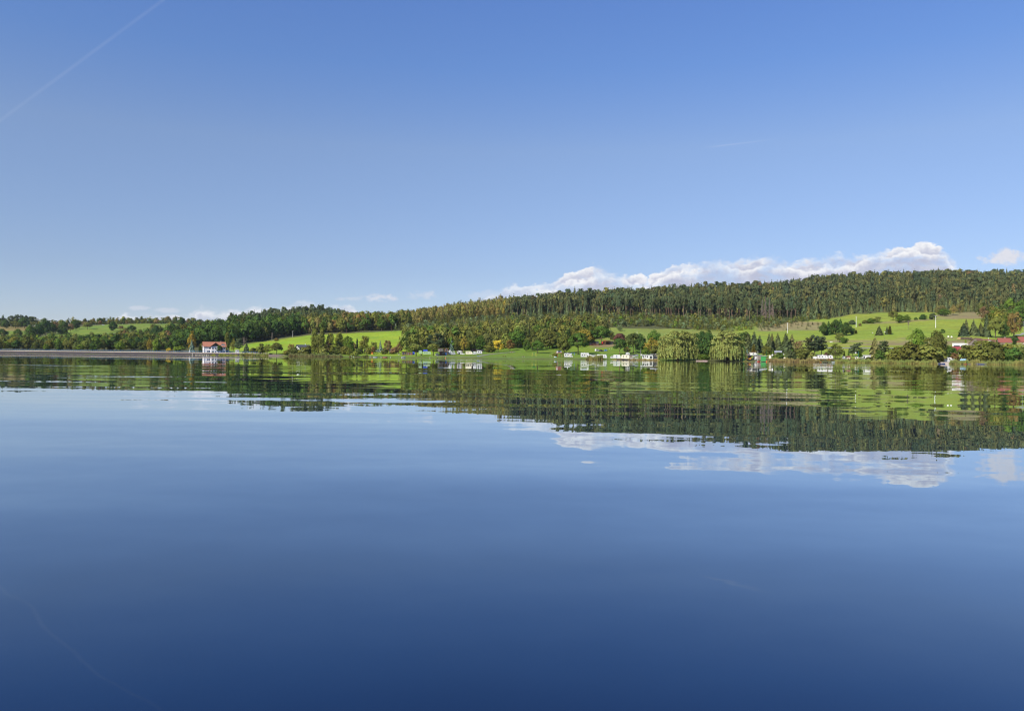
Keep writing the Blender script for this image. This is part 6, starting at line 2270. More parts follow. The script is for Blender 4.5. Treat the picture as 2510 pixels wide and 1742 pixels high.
# caravans behind the hedge on the left
caravan(883.5, 863.5, 13, 'white caravan peeping over the clipped hedge at the slim dark conifer', yaw=.1)
caravan(899, 863.5, 11, 'white caravan behind the clipped hedge under the lime tree', flip=-1)
caravan(925, 864, 12, 'white caravan behind the hedge left of the pointed spruce', yaw=-.1)
caravan(938, 864, 10, 'white caravan right of the small pointed spruce', flip=-1)
hut(964, 865, 20, 10, 'dark grey hut between two brown trees', M_GREYWOOD, M_DARKROOF, style='front', rise=1.0, wins=((.2, .4, .3, .6),))

# ------------------------------------------------------------------ campsite row, left half
hut(991, 870, 11, 8.4, 'brown chalet with two white windows at the left campsite end', M_WOOD, M_BROWNROOF, style='mono', wins=((.12, .42, .2, .75), (.62, .9, .25, .75)), over=.5)
hut(1003, 870, 12, 7.6, 'dark brown shed joined to the right of the brown chalet', M_WOOD, M_WOOD, style='mono', wins=((.7, .9, .3, .6),), door=(.2, .4, M_GREYWOOD))


def f_tarp(mcol, w, h, d=2.5):
    def fn(t, k):
        mb = MB()
        n = 8
        pr = [(-w / 2 + w * i / n, h * (0.75 + .25 * math.sin(math.pi * i / n))) for i in range(n + 1)]
        mb.prism(pr + [(w / 2, 0), (-w / 2, 0)], 0, d, 'y')
        mb.build('cover', mcol, t)
        for x in (-w / 2 - .05, w / 2 + .05):
            MB().tube([(x, -.05, 0), (x, -.05, h * .8)], .04, 5).build('pole', M_STEEL, t)
    return fn


small(1013.5, 869.5, 'tarpaulin_shelter', 'blue tarpaulin shelter between the brown shed and the umbrella tree', 'shelter', f_tarp(M_BLUETARP, 1.6, 2.3))
small(1008.5, 870, 'tent', 'small orange red tent beside the blue tarpaulin', 'tent', f_tarp(M_REDROOF, 1.0, 1.5))
caravan(1031, 868, 9, 'pale greenish caravan half hidden by the left umbrella tree', body=M_PALEGREEN)
caravan(1047, 869.5, 19, 'mint green caravan between the two umbrella trees', body=M_PALEGREEN, hm=2.0, stripe=M_GREEN, nwin=3)
hut(1042.5, 864.5, 8.5, 7, 'hut with a bright blue roof behind the mint green caravan', M_PALEGREEN, M_BLUETARP, style='front', rise=.8, wins=((.3, .6, .3, .6),))
small(1033, 871, 'crate', 'light yellow wooden crate by the left umbrella tree', 'crate', lambda t, k: (MB().box(-.55, .55, 0, .8, 0, .75).build('box', M_LOG, t), MB().box(-.6, .6, -.05, .85, .753, .82).build('lid', M_LOG, t)))
hut(1071.5, 870.5, 9, 6.2, 'cream tent annex with sloping side left of the grey roofed hut', M_CREAM, M_CREAM, style='gable', rise=1.0, depth=2.5, over=.1, name='awning_tent', cat='tent')
hut(1087, 870.5, 20, 9.4, 'brown hut with a flat grey roof and a white window', M_WOOD, M_ZINC, style='mono', wins=((.35, .62, .35, .68),), door=(.72, .88, M_BLUE), over=.8, rise=.3)
hut(1080, 862.5, 13, 9, 'grey hut with bluish windows above the flat roofed hut', M_GREYWOOD, M_BROWNROOF, style='mono', wins=((.35, .5, .3, .7), (.65, .85, .3, .7)), rise=.3)
hut(1094, 863, 9.5, 10, 'brown and white hut above the flat roofed hut', M_WOOD, M_WOOD, style='mono', wins=((.3, .75, .35, .75),), rise=.3)
caravan(1102.5, 870, 12, 'white caravan right of the flat roofed brown hut', nwin=2)
caravan(1111, 870.5, 11, 'greyish white caravan awning beside the white caravan', body=M_ZINC, hm=1.8, vent=False, nwin=1)
dish(1102.5, 864, 858.6, 'white satellite dish above the white caravans', .5)
dish(1112.5, 864, 860.8, 'cream satellite dish right of the tall one', .4)
caravan(1126, 867.5, 10, 'white caravan under a brown roof behind the white car', hm=2.0, flip=-1)
hut(1127, 866, 14, 7, 'shelter with a brown roof over the white caravan', M_GREYWOOD, M_BROWNROOF, style='mono', depth=3, rise=.2)
car(1133.5, 869.7, 11, 'white car parked before the caravans beside the cream one', M_WHITE)
car(1126.5, 868.8, 8, 'dark blue car left of the white parked car', M_DKCAR)
caravan(1149.5, 869.6, 16, 'cream coloured caravan in the middle of the campsite row', body=M_CREAM, hm=2.1, nwin=3)
caravan(1163, 869.6, 10, 'white caravan with an awning right of the cream one', hm=1.9, flip=-1)
caravan(1175.5, 868.3, 13, 'white caravan at the right end of the campsite row', hm=2.1)
hut(1160, 862.5, 12, 8, 'orange brown hut behind the campsite row', M_WOOD, M_BROWNROOF, style='front', rise=.9, wins=((.2, .5, .25, .6),))
hut(1176, 862.5, 14, 6, 'dark hut in the shade behind the last caravan', M_WOOD, M_DARKROOF, style='front', rise=.8)


def ribbon(name, pts, wd, m, lift=0.06):
    """path draped over the terrain through photo points"""
    W_ = [spot(x, y) for x, y in pts]
    fine = []
    for a, b_ in zip(W_[:-1], W_[1:]):
        n = max(2, int((b_ - a).length / 3))
        for i in range(n):
            fine.append(a.lerp(b_, i / n))
    fine.append(W_[-1])
    v, f = [], []
    for i, p in enumerate(fine):
        d = (fine[min(i + 1, len(fine) - 1)] - fine[max(i - 1, 0)])
        d.z = 0
        d.normalize()
        n = Vector((-d.y, d.x, 0)) * wd / 2
        for s in (-1, -.33, .33, 1):
            q = p + n * s
            v.append((q.x, q.y, xz(q.x, q.y) + lift + .3 * (abs(math.sin(0)))))
    for i in range(len(fine) - 1):
        for j in range(3):
            a = i * 4 + j
            f.append((a, a + 1, a + 5, a + 4))
    me = bpy.data.meshes.new(name)
    me.from_pydata(v, [], f)
    me.update()
    me.materials.append(m)
    tag(link(name, me), kind='structure')


ribbon('lawn_path', [(1068, 872.5), (1100, 874.5), (1150, 875), (1172, 873.5), (1200, 868.5), (1230, 865.5), (1262, 862.5)], 3.0, M_GRAVEL, .10)
ribbon('shore_path', [(1172, 875.8), (1230, 876), (1300, 876), (1380, 877), (1425, 877.5)], 1.6, M_GRAVEL, .10)
ribbon('country_road', [(1960, 852.5), (2025, 852.5), (2100, 853), (2200, 853.5), (2300, 853.5)], 5.0, M_ASPH, .15)
ribbon('village_road', [(2494, 822), (2510, 817.5), (2530, 815)], 4.0, M_ASPH, .15)
bench(1172, 875, 'blue white bench where the lawn path meets the shore', M_BLUE)
bench(1206, 869, 'dark bench beside the rising lawn path', M_WOOD)
bench(1236, 874.5, 'brown bench alone on the lakeside lawn', M_WOOD, 2.2, True)
bench(1254, 864.5, 'dark bench at the upper end of the lawn path', M_WOOD)
bench(1087, 875.8, 'brown picnic table on the shore before the flat roofed hut', M_WOOD, 2.0, True)
bench(1283, 876, 'dark bench on the shore left of the swing', M_WOOD)
bench(1350, 873.5, 'grey bench left of the olive bush by the tower', M_GREYWOOD)
bench(978, 870.5, 'small table with white top before the dark hedge', M_WHITE, 1.6, True)
for px, rb, lb, m in ((1054, 877.5, 'small pale stone on the lawn shore under the right umbrella tree', M_ROCK), (1092, 878.5, 'orange and white buoy on the shore by the picnic table', M_ORBUOY), (1072.5, 878, 'dark stone on the lawn shore', M_DAM)):
    small(px, rb, 'shore_stone' if m is not M_ORBUOY else 'buoy', lb, 'stone' if m is not M_ORBUOY else 'buoy', lambda t, k, m=m: (MB().disc((0, 0, .16), .34, 'z', 9, .36).build('body', m, t, bevel=.08), MB().tube([(0, 0, .33), (0, 0, .6)], [.12, .05], 7).build('top', M_ROCK if m is not M_ORBUOY else M_WHITE, t)))


# ------------------------------------------------------------------ playground and motorhomes
def swing(px, row, wpx, hpx, label, m1, m2):
    P, k, fy = place(px, row)
    t = thing('swing_frame', label, 'swing', P, fy, 'playground equipment')
    w, h = wpx * k / 2, hpx * k
    for s in (-1, 1):
        for y in (-.8, .8):
            MB().tube([(s * (w + .25), y, 0), (s * w, 0, h)], .07, 6).build('leg', m1, t)
    MB().tube([(-w - .15, 0, h), (w + .15, 0, h)], .07, 6).build('crossbeam', m2, t)
    for x in (-w * .4, w * .4):
        s_ = MB().box(x - .22, x + .22, -.12, .12, .5, .55).build('seat', M_BLACK, t)
        for q in (-.2, .2):
            MB().tube([(x + q, 0, .55), (x + q, 0, h)], .015, 4).build('chain', M_STEEL, s_)


swing(1309, 874.3, 8.5, 9.5, 'yellow and green swing frame on the lakeside lawn', M_YELLOW, M_GREEN)
swing(1404, 871, 7.5, 6.8, 'blue swing frame under the biggest lawn tree', M_BLUE, M_BLUE)


def tower():
    P, k, fy = place(1371.5, 875)
    t = thing('lookout_tower', 'white lookout cabin on red brown stilts with stairs on the lawn', 'tower', P, fy + .35)
    z0, z1 = 2.6, 4.3
    for x in (-1.35, 1.35):
        for y in (0.1, 2.5):
            MB().box(x - .12, x + .12, y - .12, y + .12, -.3, z0).build('stilt', M_REDWOOD, t)
    MB().box(-1.9, 1.9, -.5, 3.0, z0, z0 + .15).build('deck', M_REDWOOD, t)
    c = MB().box(-1.35, 1.35, .05, 2.4, z0 + .153, z1).build('cabin', M_WHITE, t)
    rect(c, -1.05, .65, z0 + .75, z0 + 1.3, .05, 'window')
    MB().box(1.352, 1.40, .7, 1.6, z0 + .7, z0 + 1.3).build('window', M_GLASS, c)
    MB().box(-1.36, 1.36, -.02, .04, z0 + .16, z0 + .5).build('skirting', M_REDWOOD, c)
    MB().add([(-1.8, -.5, z1 + .25), (1.8, -.5, z1 + .25), (1.8, 2.9, z1), (-1.8, 2.9, z1), (-1.8, -.5, z1 + .37), (1.8, -.5, z1 + .37), (1.8, 2.9, z1 + .12), (-1.8, 2.9, z1 + .12)],
             [(0, 3, 2, 1), (4, 5, 6, 7), (0, 1, 5, 4), (1, 2, 6, 5), (2, 3, 7, 6), (3, 0, 4, 7)]).build('roof', M_WOOD, t)
    rl = MB().tube([(-1.85, -.45, z0 + 1.0), (-1.85, 2.95, z0 + 1.0)], .05, 5).build('railing', M_REDWOOD, t)
    for y in (-.45, 1.2, 2.9):
        MB().box(-1.9, -1.8, y - .04, y + .04, z0 + .15, z0 + 1.0).build('baluster', M_REDWOOD, rl)
    for s in (.2, 1.2):
        MB().add([(1.9, s, z0 + .1), (1.9, s + .08, z0 + .1), (3.9, s + .08, 0), (3.9, s, 0), (1.9, s, z0 - .12), (1.9, s + .08, z0 - .12), (3.7, s + .08, 0), (3.7, s, 0)],
                 [(0, 1, 2, 3), (4, 7, 6, 5), (0, 4, 5, 1), (1, 5, 6, 2), (3, 2, 6, 7), (0, 3, 7, 4)]).build('stringer', M_REDWOOD, t)
        MB().tube([(1.9, s, z0 + 1.0), (3.9, s, .95)], .05, 5).build('handrail', M_REDWOOD, t)
    for i in range(9):
        f = (i + .5) / 9
        MB().box(1.9 + 2 * f - .12, 1.9 + 2 * f + .12, .281, 1.199, z0 * (1 - f) - .02, z0 * (1 - f) + .03).build('step', M_WOOD, t)


tower()
small(1361, 875.8, 'crate_pile', 'low white blue crate pile at the tower foot', 'crate', lambda t, k: (MB().box(-.9, -.1, 0, .6, 0, .6).build('box', M_WHITE, t), MB().box(-.05, .8, .05, .6, 0, .45).build('box', M_LTBLUE, t)))
motorhome(1393.5, 876.3, 21, 'white motorhome with overcab standing alone beside the lookout tower', hm=2.9)
motorhome(1435, 876.5, 22, 'big tall white motorhome in the middle of the lawn row', hm=3.3, yaw=.12, alcove=True)
caravan(1443, 878, 13, 'small white caravan close before the big motorhome', nwin=2, hm=2.0, flip=-1, door=False)
car(1457, 876, 14, 'white van behind the dark reed clump', M_WHITE, van=True, cat='van')
caravan(1475, 879, 25, 'long white caravan right behind the dark reed clump', nwin=4, hm=2.3, yaw=-.12)
car(1465, 861.5, 9.5, 'white van parked on the slope below the red roofed shelter', M_WHITE, van=True, yaw=.6, cat='van')
car(1475, 861.5, 10.5, 'dark estate car parked right of the white van on the slope', M_DKCAR, yaw=.3)
car(1484.5, 860.8, 8, 'blue car with a white side at the right of the slope cars', M_BLUE, yaw=-.2)


def shelter():
    P, k, fy = place(1489, 844.5)
    t = thing('camp_shelter', 'open dark timber shelter with a red roof above the lawn', 'shelter', P, fy)
    W = 10.5
    MB().box(-W / 2, W / 2, 2.6, 2.8, 0, 2.6).build('back_wall', M_WOOD, t)
    for x in (-W / 2 + .1, -W / 2 + 3.4, 1.8, W / 2 - .2):
        MB().box(x - .1, x + .1, -.1, .1, -.4, 2.7).build('post', M_LOG if x < 0 else M_GREYWOOD, t)
    MB().add([(-W / 2 + 1.6, -.8, 2.75), (2.6, -.8, 2.75), (2.6, 3.2, 3.3), (-W / 2 + 1.6, 3.2, 3.3), (-W / 2 + 1.6, -.8, 2.9), (2.6, -.8, 2.9), (2.6, 3.2, 3.45), (-W / 2 + 1.6, 3.2, 3.45)],
             [(0, 3, 2, 1), (4, 5, 6, 7), (0, 1, 5, 4), (1, 2, 6, 5), (2, 3, 7, 6), (3, 0, 4, 7)]).build('roof', M_RED, t)
    MB().box(2.65, W / 2 + .2, -.3, 3.0, 2.55, 2.68).build('side_roof', M_ZINC, t)
    MB().box(2.4, 4.0, .2, .35, 0, 2.5).build('side_wall', M_GREYWOOD, t)
    MB().prism([(-W / 2 + .1, .9), (-W / 2 + 1.7, .5), (-W / 2 + 1.7, 2.2), (-W / 2 + .1, 2.2)], -.5, -.42, 'y').build('red_tarp', M_RED, t)


shelter()
hut(1456, 847, 22, 10, 'dark hut in the shade left of the red roofed shelter', M_WOOD, M_DARKROOF, style='front', rise=.9, wins=((.1, .2, .3, .6), (.75, .9, .35, .65)))
for i, (px, r) in enumerate(((1452, 844), (1493.5, 855), (1499.5, 854.3), (1507, 853.3), (1486, 857))):
    small(px, r + 1.5, 'marker_post', ('white marker post below the dark hut', 'white marker post on the slope right of the cars', 'second white marker post on the slope', 'rightmost white marker post on the slope', 'white marker post just above the blue car')[i], 'post', f_post(M_POLE, .7, .12))

# ------------------------------------------------------------------ caravans and pavilions left of the willows
car(1499.5, 879, 8, 'white small car left of the white box trailer', M_WHITE, van=True, flip=-1)
caravan(1512.5, 879.6, 18, 'plain white box trailer beside the cream caravan', nwin=1, hm=2.3, vent=False)
caravan(1532.5, 880.6, 20, 'cream white caravan behind the straw coloured reeds', body=M_CREAM, hm=2.4, nwin=2, flip=-1, door=False)
caravan(1539, 872.5, 10, 'white van top showing behind the grey canopy roof', hm=2.0, group='caravans and trailers on the campsite')
hut(1544, 878, 17, 9, 'canopy with a grey sheet roof behind the cream caravan', M_GREYWOOD, M_ZINC, style='mono', depth=3, rise=.2, over=.6, post=True, name='canopy', cat='canopy')
dish(1525, 876, 870.5, 'white satellite dish above the cream caravan', .45)


def trailer_boat():
    P, k, fy = place(1558, 878)
    t = boat(1558, P.y, 15, 'tilted silver motorboat with a dark cover on a trailer', M_SILVER, M_STEEL, hm=1.0, z=P.z + .9, name='motorboat', tilt=-.28)
    c = MB().prism([(-1.6, 1.0), (1.5, 1.1), (1.2, 1.75), (-1.2, 1.95)], -.65, .65, 'y').build('cover', M_DKCAR, t, bevel=.1)
    tr = thing('boat_trailer', 'steel trailer under the tilted silver motorboat', 'trailer', P, fy)
    MB().box(-2.0, 2.2, -.5, -.4, .45, .55).build('side_rail', M_STEEL, tr)
    MB().box(-2.0, 2.2, .4, .5, .45, .55).build('side_rail', M_STEEL, tr)
    for x in (-1.2, 0, 1.2):
        MB().box(x - .05, x + .05, -.398, .398, .46, .54).build('cross_bar', M_STEEL, tr)
    for y in (-.7, .7):
        wheel(tr, .1, y)
    for x, h in ((-1.4, 1.0), (1.2, 1.5)):
        MB().box(x - .06, x + .06, -.3, .3, .55, h).build('cradle', M_STEEL, tr)


trailer_boat()
boat(1549, 0, 9, 'white upturned dinghy right of the cream caravan', M_WHITE, row=880.3, z=.1)
boat(1560, 0, 9, 'white dinghy under the silver motorboat', M_WHITE, row=880.3, z=.1)
hut(1587, 881.5, 26, 13, 'white pavilion with dark window bays left of the willows', M_WHITE, M_ZINC, style='mono', depth=4, rise=.3, wins=((.1, .2, .35, .75), (.28, .38, .35, .75), (.46, .55, .4, .75), (.72, .92, .25, .7)), name='pavilion', cat='pavilion', over=.4)
hut(1604, 881.5, 17, 13.5, 'glazed pavilion with a grey sheet roof touching the left willow', M_GREYWOOD, M_ZINC, style='mono', depth=4, rise=.3, wins=((.1, .3, .2, .7), (.4, .85, .2, .7)), frame=M_SILVER, name='pavilion', cat='pavilion', over=.5)
hut(1582, 882.5, 4.5, 7.5, 'white narrow cabinet before the white pavilion', M_WHITE, M_WHITE, style='mono', depth=1.0, rise=.1, over=.05, name='cabinet', cat='cabinet')
dish(1571.5, 881, 869.5, 'white round satellite dish left of the white pavilion', .55)
dish(1607, 881, 869.3, 'white satellite dish on the roof of the glazed pavilion', .6)
pole(1570, 880, 855, 'slim grey pole left of the white pavilion', M_STEEL, r=.09, arm=0, group=None, name='flag_pole')
pole(1485.5, 878, 865, 'thin pole above the long white caravan', M_STEEL, r=.06, arm=0, group=None, name='antenna_mast')
pole(1542.5, 874, 864, 'thin pole above the grey canopy', M_STEEL, r=.06, arm=0, group=None, name='antenna_mast')
for i in range(9):
    px = (1518, 1522.5, 1525, 1528, 1532, 1535, 1537.5, 1542, 1547)[i]
    P_ = Vector(((px - CX) / F * (float(shore(px)) - 3.2), float(shore(px)) - 3.2, .3))
    t = thing('tyre_fender', 'dark tyre hanging along the reed shore before the caravans', 'tyre', P_, math.atan((CX - px) / F), 'tyres along the reed shore')
    mb = MB()
    mb.disc((0, 0, .1), .34, 'y', 12, .24)
    mb.build('tyre', M_TYRE, t, bevel=.07)
    MB().tube([(0, -.15, .35), (0, -.05, 1.0)], .02, 5).build('rope', M_LOG, t)
jetty(1512, 1550, float(shore(1531)) - 2.8, 'low timber jetty behind the tyres along the reed shore', M_GREYWOOD, .9, 1.2)
for i, (px, D) in enumerate(((1545, 507), (1582, 500))):
    boat(px, D - 3, 6, ('white dinghy floating before the straw reeds', 'small white skiff floating below the white pavilion')[i], M_WHITE, hm=.35)


def f_bank(t, k):
    mb = MB()
    n = 14
    for i in range(n):
        x = -3.4 + 6.8 * i / n
        mb.box(x, x + .62, random.uniform(-.2, .1), 1.6, -.4, random.uniform(.35, .7))
    mb.build('bank', M_STONE, t, bevel=.15)


P_ = Vector(((1720 - CX) / F * (float(shore(1720)) + .5), float(shore(1720)) + .5, 0))
f_bank(tag(thing('sandy_bank', 'pale sandy bank edge between the two willows', 'bank', P_, math.atan((CX - 1720) / F)), kind=None), 0)

# ------------------------------------------------------------------ garden colony right of the willows
pole(1823.5, 886, 848, 'green flagpole right of the right willow', M_GREEN, r=.10, arm=0, name='flag_pole', group=None)
hut(1836, 881.5, 10, 10.5, 'orange garden hut with open doors right of the willow', M_ORANGE, M_BROWNROOF, style='front', depth=3, rise=.7, wins=((.3, .5, .3, .7),), door=(.62, .95, M_ORANGE))
hut(1856, 881.5, 19, 11.5, 'garden hut with a blue sheet roof and a white door', M_GREYWOOD, M_BLUEROOF, style='mono', depth=3.5, rise=.6, wins=((.05, .15, .25, .65),), door=(.2, .42, M_WHITE), over=.5)
hut(1845, 871, 16, 8, 'white caravan hut with a red brown roof edge behind the blue roof', M_WHITE, M_BROWNROOF, style='mono', depth=2.5, rise=.2, wins=((.5, .7, .4, .7),))
hut(1833, 872.5, 10, 6, 'hut with a flat grey blue roof left of the blue roofed one', M_GREYWOOD, M_ZINC, style='mono', depth=2.5, rise=.2)
dish(1853.5, 874, 867.8, 'white satellite dish above the blue sheet roof', .45)
dish(1893, 878, 869.8, 'big white satellite dish above the small cream shed', .55)
dish(1920.5, 878, 868.5, 'white satellite dish before the dark pine bush', .42)
hut(1887.5, 878.5, 5.5, 8, 'small cream shed under the big satellite dish', M_CREAM, M_CREAM, style='mono', depth=1.6, rise=.1, over=.1, name='shed', cat='shed', door=(.3, .7, M_WHITE))
hut(1906, 869, 18, 9, 'hut with a light grey sheet roof behind the garden bushes', M_GREYWOOD, M_ZINC, style='front', depth=4, rise=.9, wins=((.2, .4, .3, .6),))
small(1923, 879.5, 'garden_bench', 'small pale garden seat below the satellite dish', 'seat', lambda t, k: (MB().box(-.5, .5, 0, .4, .4, .48).build('seat', M_CREAM, t), MB().box(-.5, .5, .4, .46, .4, 1.0).build('backrest', M_CREAM, t), MB().box(-.45, -.35, .05, .35, 0, .4).build('leg', M_CREAM, t), MB().box(.35, .45, .05, .35, 0, .4).build('leg', M_CREAM, t)))
for i in range(3):
    small((1829, 1832, 1850.5)[i], 881.8, 'garden_chair', ('white garden chair left of the orange hut', 'white garden chair before the orange hut', 'white garden chair before the blue roofed hut')[i], 'chair',
          lambda t, k: (MB().box(-.3, .3, 0, .5, .42, .47).build('seat', M_WHITE, t), MB().box(-.3, .3, .48, .53, .47, 1.0).build('backrest', M_WHITE, t), [MB().box(x - .03, x + .03, y - .03, y + .03, 0, .42).build('leg', M_WHITE, t) for x in (-.25, .25) for y in (.05, .45)]))


def boathouse():
    px = 1871
    D = float(shore(px)) + 1.0
    P = Vector(((px - CX) / F * D, D, 0))
    t = thing('boathouse', 'bright green boathouse with a flat grey roof at the water', 'boathouse', P, math.atan((CX - px) / F))
    MB().box(-1.4, 1.4, 0, 4, .35, 3.35).build('wall', M_GREEN, t)
    n = 7
    for i in range(n):
        x = -1.38 + 2.76 * i / n
        MB().box(x + .012, x + 2.76 / n - .012, -.04, -.004, .4, 3.3).build('door_board', M_GREEN, t)
    MB().add([(-2.2, -.6, 3.65), (2.2, -.6, 3.45), (2.2, 4.5, 3.45), (-2.2, 4.5, 3.65), (-2.2, -.6, 3.85), (2.2, -.6, 3.65), (2.2, 4.5, 3.65), (-2.2, 4.5, 3.85)],
             [(0, 3, 2, 1), (4, 5, 6, 7), (0, 1, 5, 4), (1, 2, 6, 5), (2, 3, 7, 6), (3, 0, 4, 7)]).build('roof', M_ZINC, t)
    for x in (-1.3, 1.3):
        for y in (.1, 3.8):
            MB().tube([(x, y, -1.2), (x, y, .36)], .1, 7).build('pile', M_GREYWOOD, t)
            MB().box(x - .05, x + .05, y - .05, y + .05, 3.35, 3.6).build('strut', M_GREYWOOD, t)
    MB().box(-1.5, 1.5, -.7, -.05, .22, .34).build('landing', M_GREYWOOD, t)


boathouse()
boat(1855, float(shore(1855)) - 2, 7, 'grey skiff moored left of the green boathouse', M_SILVER, hm=.4)
boat(1859.5, float(shore(1860)) - 4, 6, 'red dinghy moored under the white mast', M_RED, M_RED, hm=.55)
pole(1857.5, 887, 861, 'white mast standing beside the red dinghy', M_POLE, r=.09, arm=0, name='flag_pole', group=None)
small(1879, 889.2, 'float_stack', 'orange plastic floats right of the green boathouse', 'floats', lambda t, k: (MB().disc((0, 0, .3), .45, 'z', 10, .5).build('float', M_ORBUOY, t, bevel=.1), MB().disc((0, 0, .9), .42, 'z', 10, .5).build('float', M_ORBUOY, t, bevel=.1)), D=float(shore(1879)) - 1)
small(1864.5, 889.0, 'plastic_float', 'yellow plastic float left of the green boathouse', 'float', lambda t, k: (MB().disc((0, 0, .3), .4, 'z', 10, .5).build('float', M_YELLOW, t, bevel=.1), MB().tube([(0, 0, .5), (0, 0, 1.0)], .05, 6).build('grip', M_STEEL, t)), D=float(shore(1864)) - 1)
pole(1878.5, 882, 857, 'thin mast behind the boathouse roof', M_GREEN, r=.06, arm=0, name='flag_pole', group=None)
hut(1997.5, 882.5, 9.5, 9, 'small white shed left of the long caravan', M_WHITE, M_WHITE, style='gable', depth=2.5, rise=.4, over=.1, name='shed', cat='shed', door=(.3, .7, M_WHITE))
caravan(2016.5, 881, 24, 'long white caravan with grey roof among the garden trees', nwin=3, hm=2.2, body=M_WHITE)
hut(2015.5, 880.4, 26, 9.8, 'grey sheet canopy roof over the long white caravan', M_GREYWOOD, M_ZINC, style='mono', depth=3, rise=.2, name='canopy', cat='canopy', over=.2)
caravan(2036.5, 881.5, 11, 'white caravan with sloping nose right of the long one', nwin=1, hm=2.2, door=False)
small(2033.5, 882, 'garden_box', 'red garden box between the two caravans', 'box', lambda t, k: (MB().box(-.4, .4, 0, .5, 0, .7).build('box', M_RED, t), MB().box(-.45, .45, -.05, .55, .703, .78).build('lid', M_RED, t)))
dish(2016, 876, 870, 'white satellite dish on the long caravan roof', .45)
hut(2067.5, 880, 9, 8, 'white ridge tent behind the yellow bush', M_WHITE, M_WHITE, style='gable', depth=3, rise=1.0, over=.2, name='tent', cat='tent')
hut(2079, 879.5, 9, 6.5, 'low hut with a brown roof and a white gable among bushes', M_CREAM, M_BROWNROOF, style='front', depth=3, rise=.6)
hut(2099.5, 881, 7, 7, 'small cream hut under the white flag', M_CREAM, M_CREAM, style='mono', depth=2, rise=.2, wins=((.3, .6, .4, .7),))
dish(2097, 881, 864.5, 'white round dish on a tall mast by the cream hut', .45, M_GREEN)
pole(2103.5, 882, 861.5, 'pale green flagpole beside the cream hut', M_TEAL, r=.07, arm=0, name='flag_pole', group=None)
hut(2125, 881.5, 16, 11.5, 'white hut with a broad flat white roof', M_WHITE, M_WHITE, style='mono', depth=3.5, rise=.2, wins=((.05, .2, .2, .75),), door=(.3, .9, M_WHITE), over=.5)
for i in range(3):
    small((2105.5, 2111, 2115)[i], 881.8, 'garden_table', ('white garden table left of the white flat roofed hut', 'white garden stand with a teal base beside the flat roofed hut', 'white garden stand close to the flat roofed hut')[i], 'table',
          lambda t, k, i=i: (MB().disc((0, 0, 1.0 + .3 * i), .45, 'z', 10, .35).build('table_top', M_WHITE, t, bevel=.05), MB().tube([(0, 0, 0), (0, 0, .84 + .3 * i)], .12, 7).build('leg', M_TEAL if i == 1 else M_WHITE, t)))
hedge(2000, 2044, 884, 1.0, 1.2, 'brown clipped hedge before the long white caravan', 'or')
hedge(2046, 2072, 884.5, 2.0, 1.6, 'yellow green ragged hedge right of the long caravan', 'yg')
hedge(2075, 2112, 884.5, 1.4, 1.4, 'rusty ragged hedge before the small garden huts', 'or')
boat(2011, 0, 4.5, 'orange kayak lying in the shore grass', M_ORBUOY, M_ORBUOY, row=890.5, z=.05, hm=.5, yaw=.4)
boat(2023.5, 0, 11, 'black kayak lying on the shore grass', M_BLACK, M_BLACK, row=890.5, z=.05, hm=.4)
boat(2043, 0, 8, 'white and teal boat on the shore grass', M_WHITE, M_TEAL, row=891, z=.05, hm=.5)

# ------------------------------------------------------------------ village at the right
caravan(2324.5, 889, 19, 'white caravan standing alone beside the slipway', nwin=2, hm=2.4, yaw=.35, door=False)
car(2338, 885, 7, 'white car half hidden behind brown bushes', M_WHITE)
hut(2345.5, 880, 8, 5.5, 'white shed below the maroon roof', M_WHITE, M_WHITE, style='mono', depth=2, rise=.2, name='shed', cat='shed')
hut(2360, 880, 10, 5, 'white shed with a grey roof behind the blue boat cover', M_WHITE, M_ZINC, style='mono', depth=2, rise=.2, name='shed', cat='shed')
small(2363, 886, 'covered_boat', 'boat under a light blue cover on the right shore', 'boat', lambda t, k: (MB().prism([(-2.1, .35), (2.2, .5), (1.7, 1.1), (.2, 1.5), (-1.9, 1.25)], 0, 1.8, 'y').build('cover', M_LTBLUE, t, bevel=.15), [MB().box(x - .08, x + .08, .3, 1.5, 0, .42).build('trestle', M_GREYWOOD, t) for x in (-1.4, 1.4)]))


def slope_roof(px0, px1, r0, r1, D, label, m, wallm=None, name='barn', cat='barn', depth=9.0, wh=3.0):
    """building whose long roof slope faces the lake: photo rows of ridge r0 and eave r1"""
    k = D / F
    c = (px0 + px1) / 2
    W = (px1 - px0) * k
    ze = CAMH + (HZ(c) - r1) * k
    zr = CAMH + (HZ(c) - r0) * (D + depth / 2) / F
    G = on(c, D)
    t = thing(name, label, cat, Vector((G.x, D, G.z)), math.atan((CX - c) / F) * .6)
    e, r = ze - G.z, zr - G.z
    e = max(e, wh * .5)
    x0, x1 = -W / 2, W / 2
    MB().prism([(.4, -1), (depth - .4, -1), (depth - .4, e), (depth / 2, r - .2), (.4, e)], x0 + .4, x1 - .4, 'x').build('wall', wallm or M_STONE, t)
    rf = MB()
    for y0, z0, y1, z1 in ((0, e - .1, depth / 2, r), (depth / 2, r, depth, e - .1)):
        rf.add([(x0, y0, z0), (x1, y0, z0), (x1, y1, z1), (x0, y1, z1), (x0, y0, z0 + .2), (x1, y0, z0 + .2), (x1, y1, z1 + .2), (x0, y1, z1 + .2)],
               [(0, 3, 2, 1), (4, 5, 6, 7), (0, 1, 5, 4), (1, 2, 6, 5), (2, 3, 7, 6), (3, 0, 4, 7)])
    ro = rf.build('roof', m, t)
    MB().tube([(x0, depth / 2, r + .2), (x1, depth / 2, r + .2)], .14, 6).build('ridge', m, ro)
    return t, ro, e, r, W


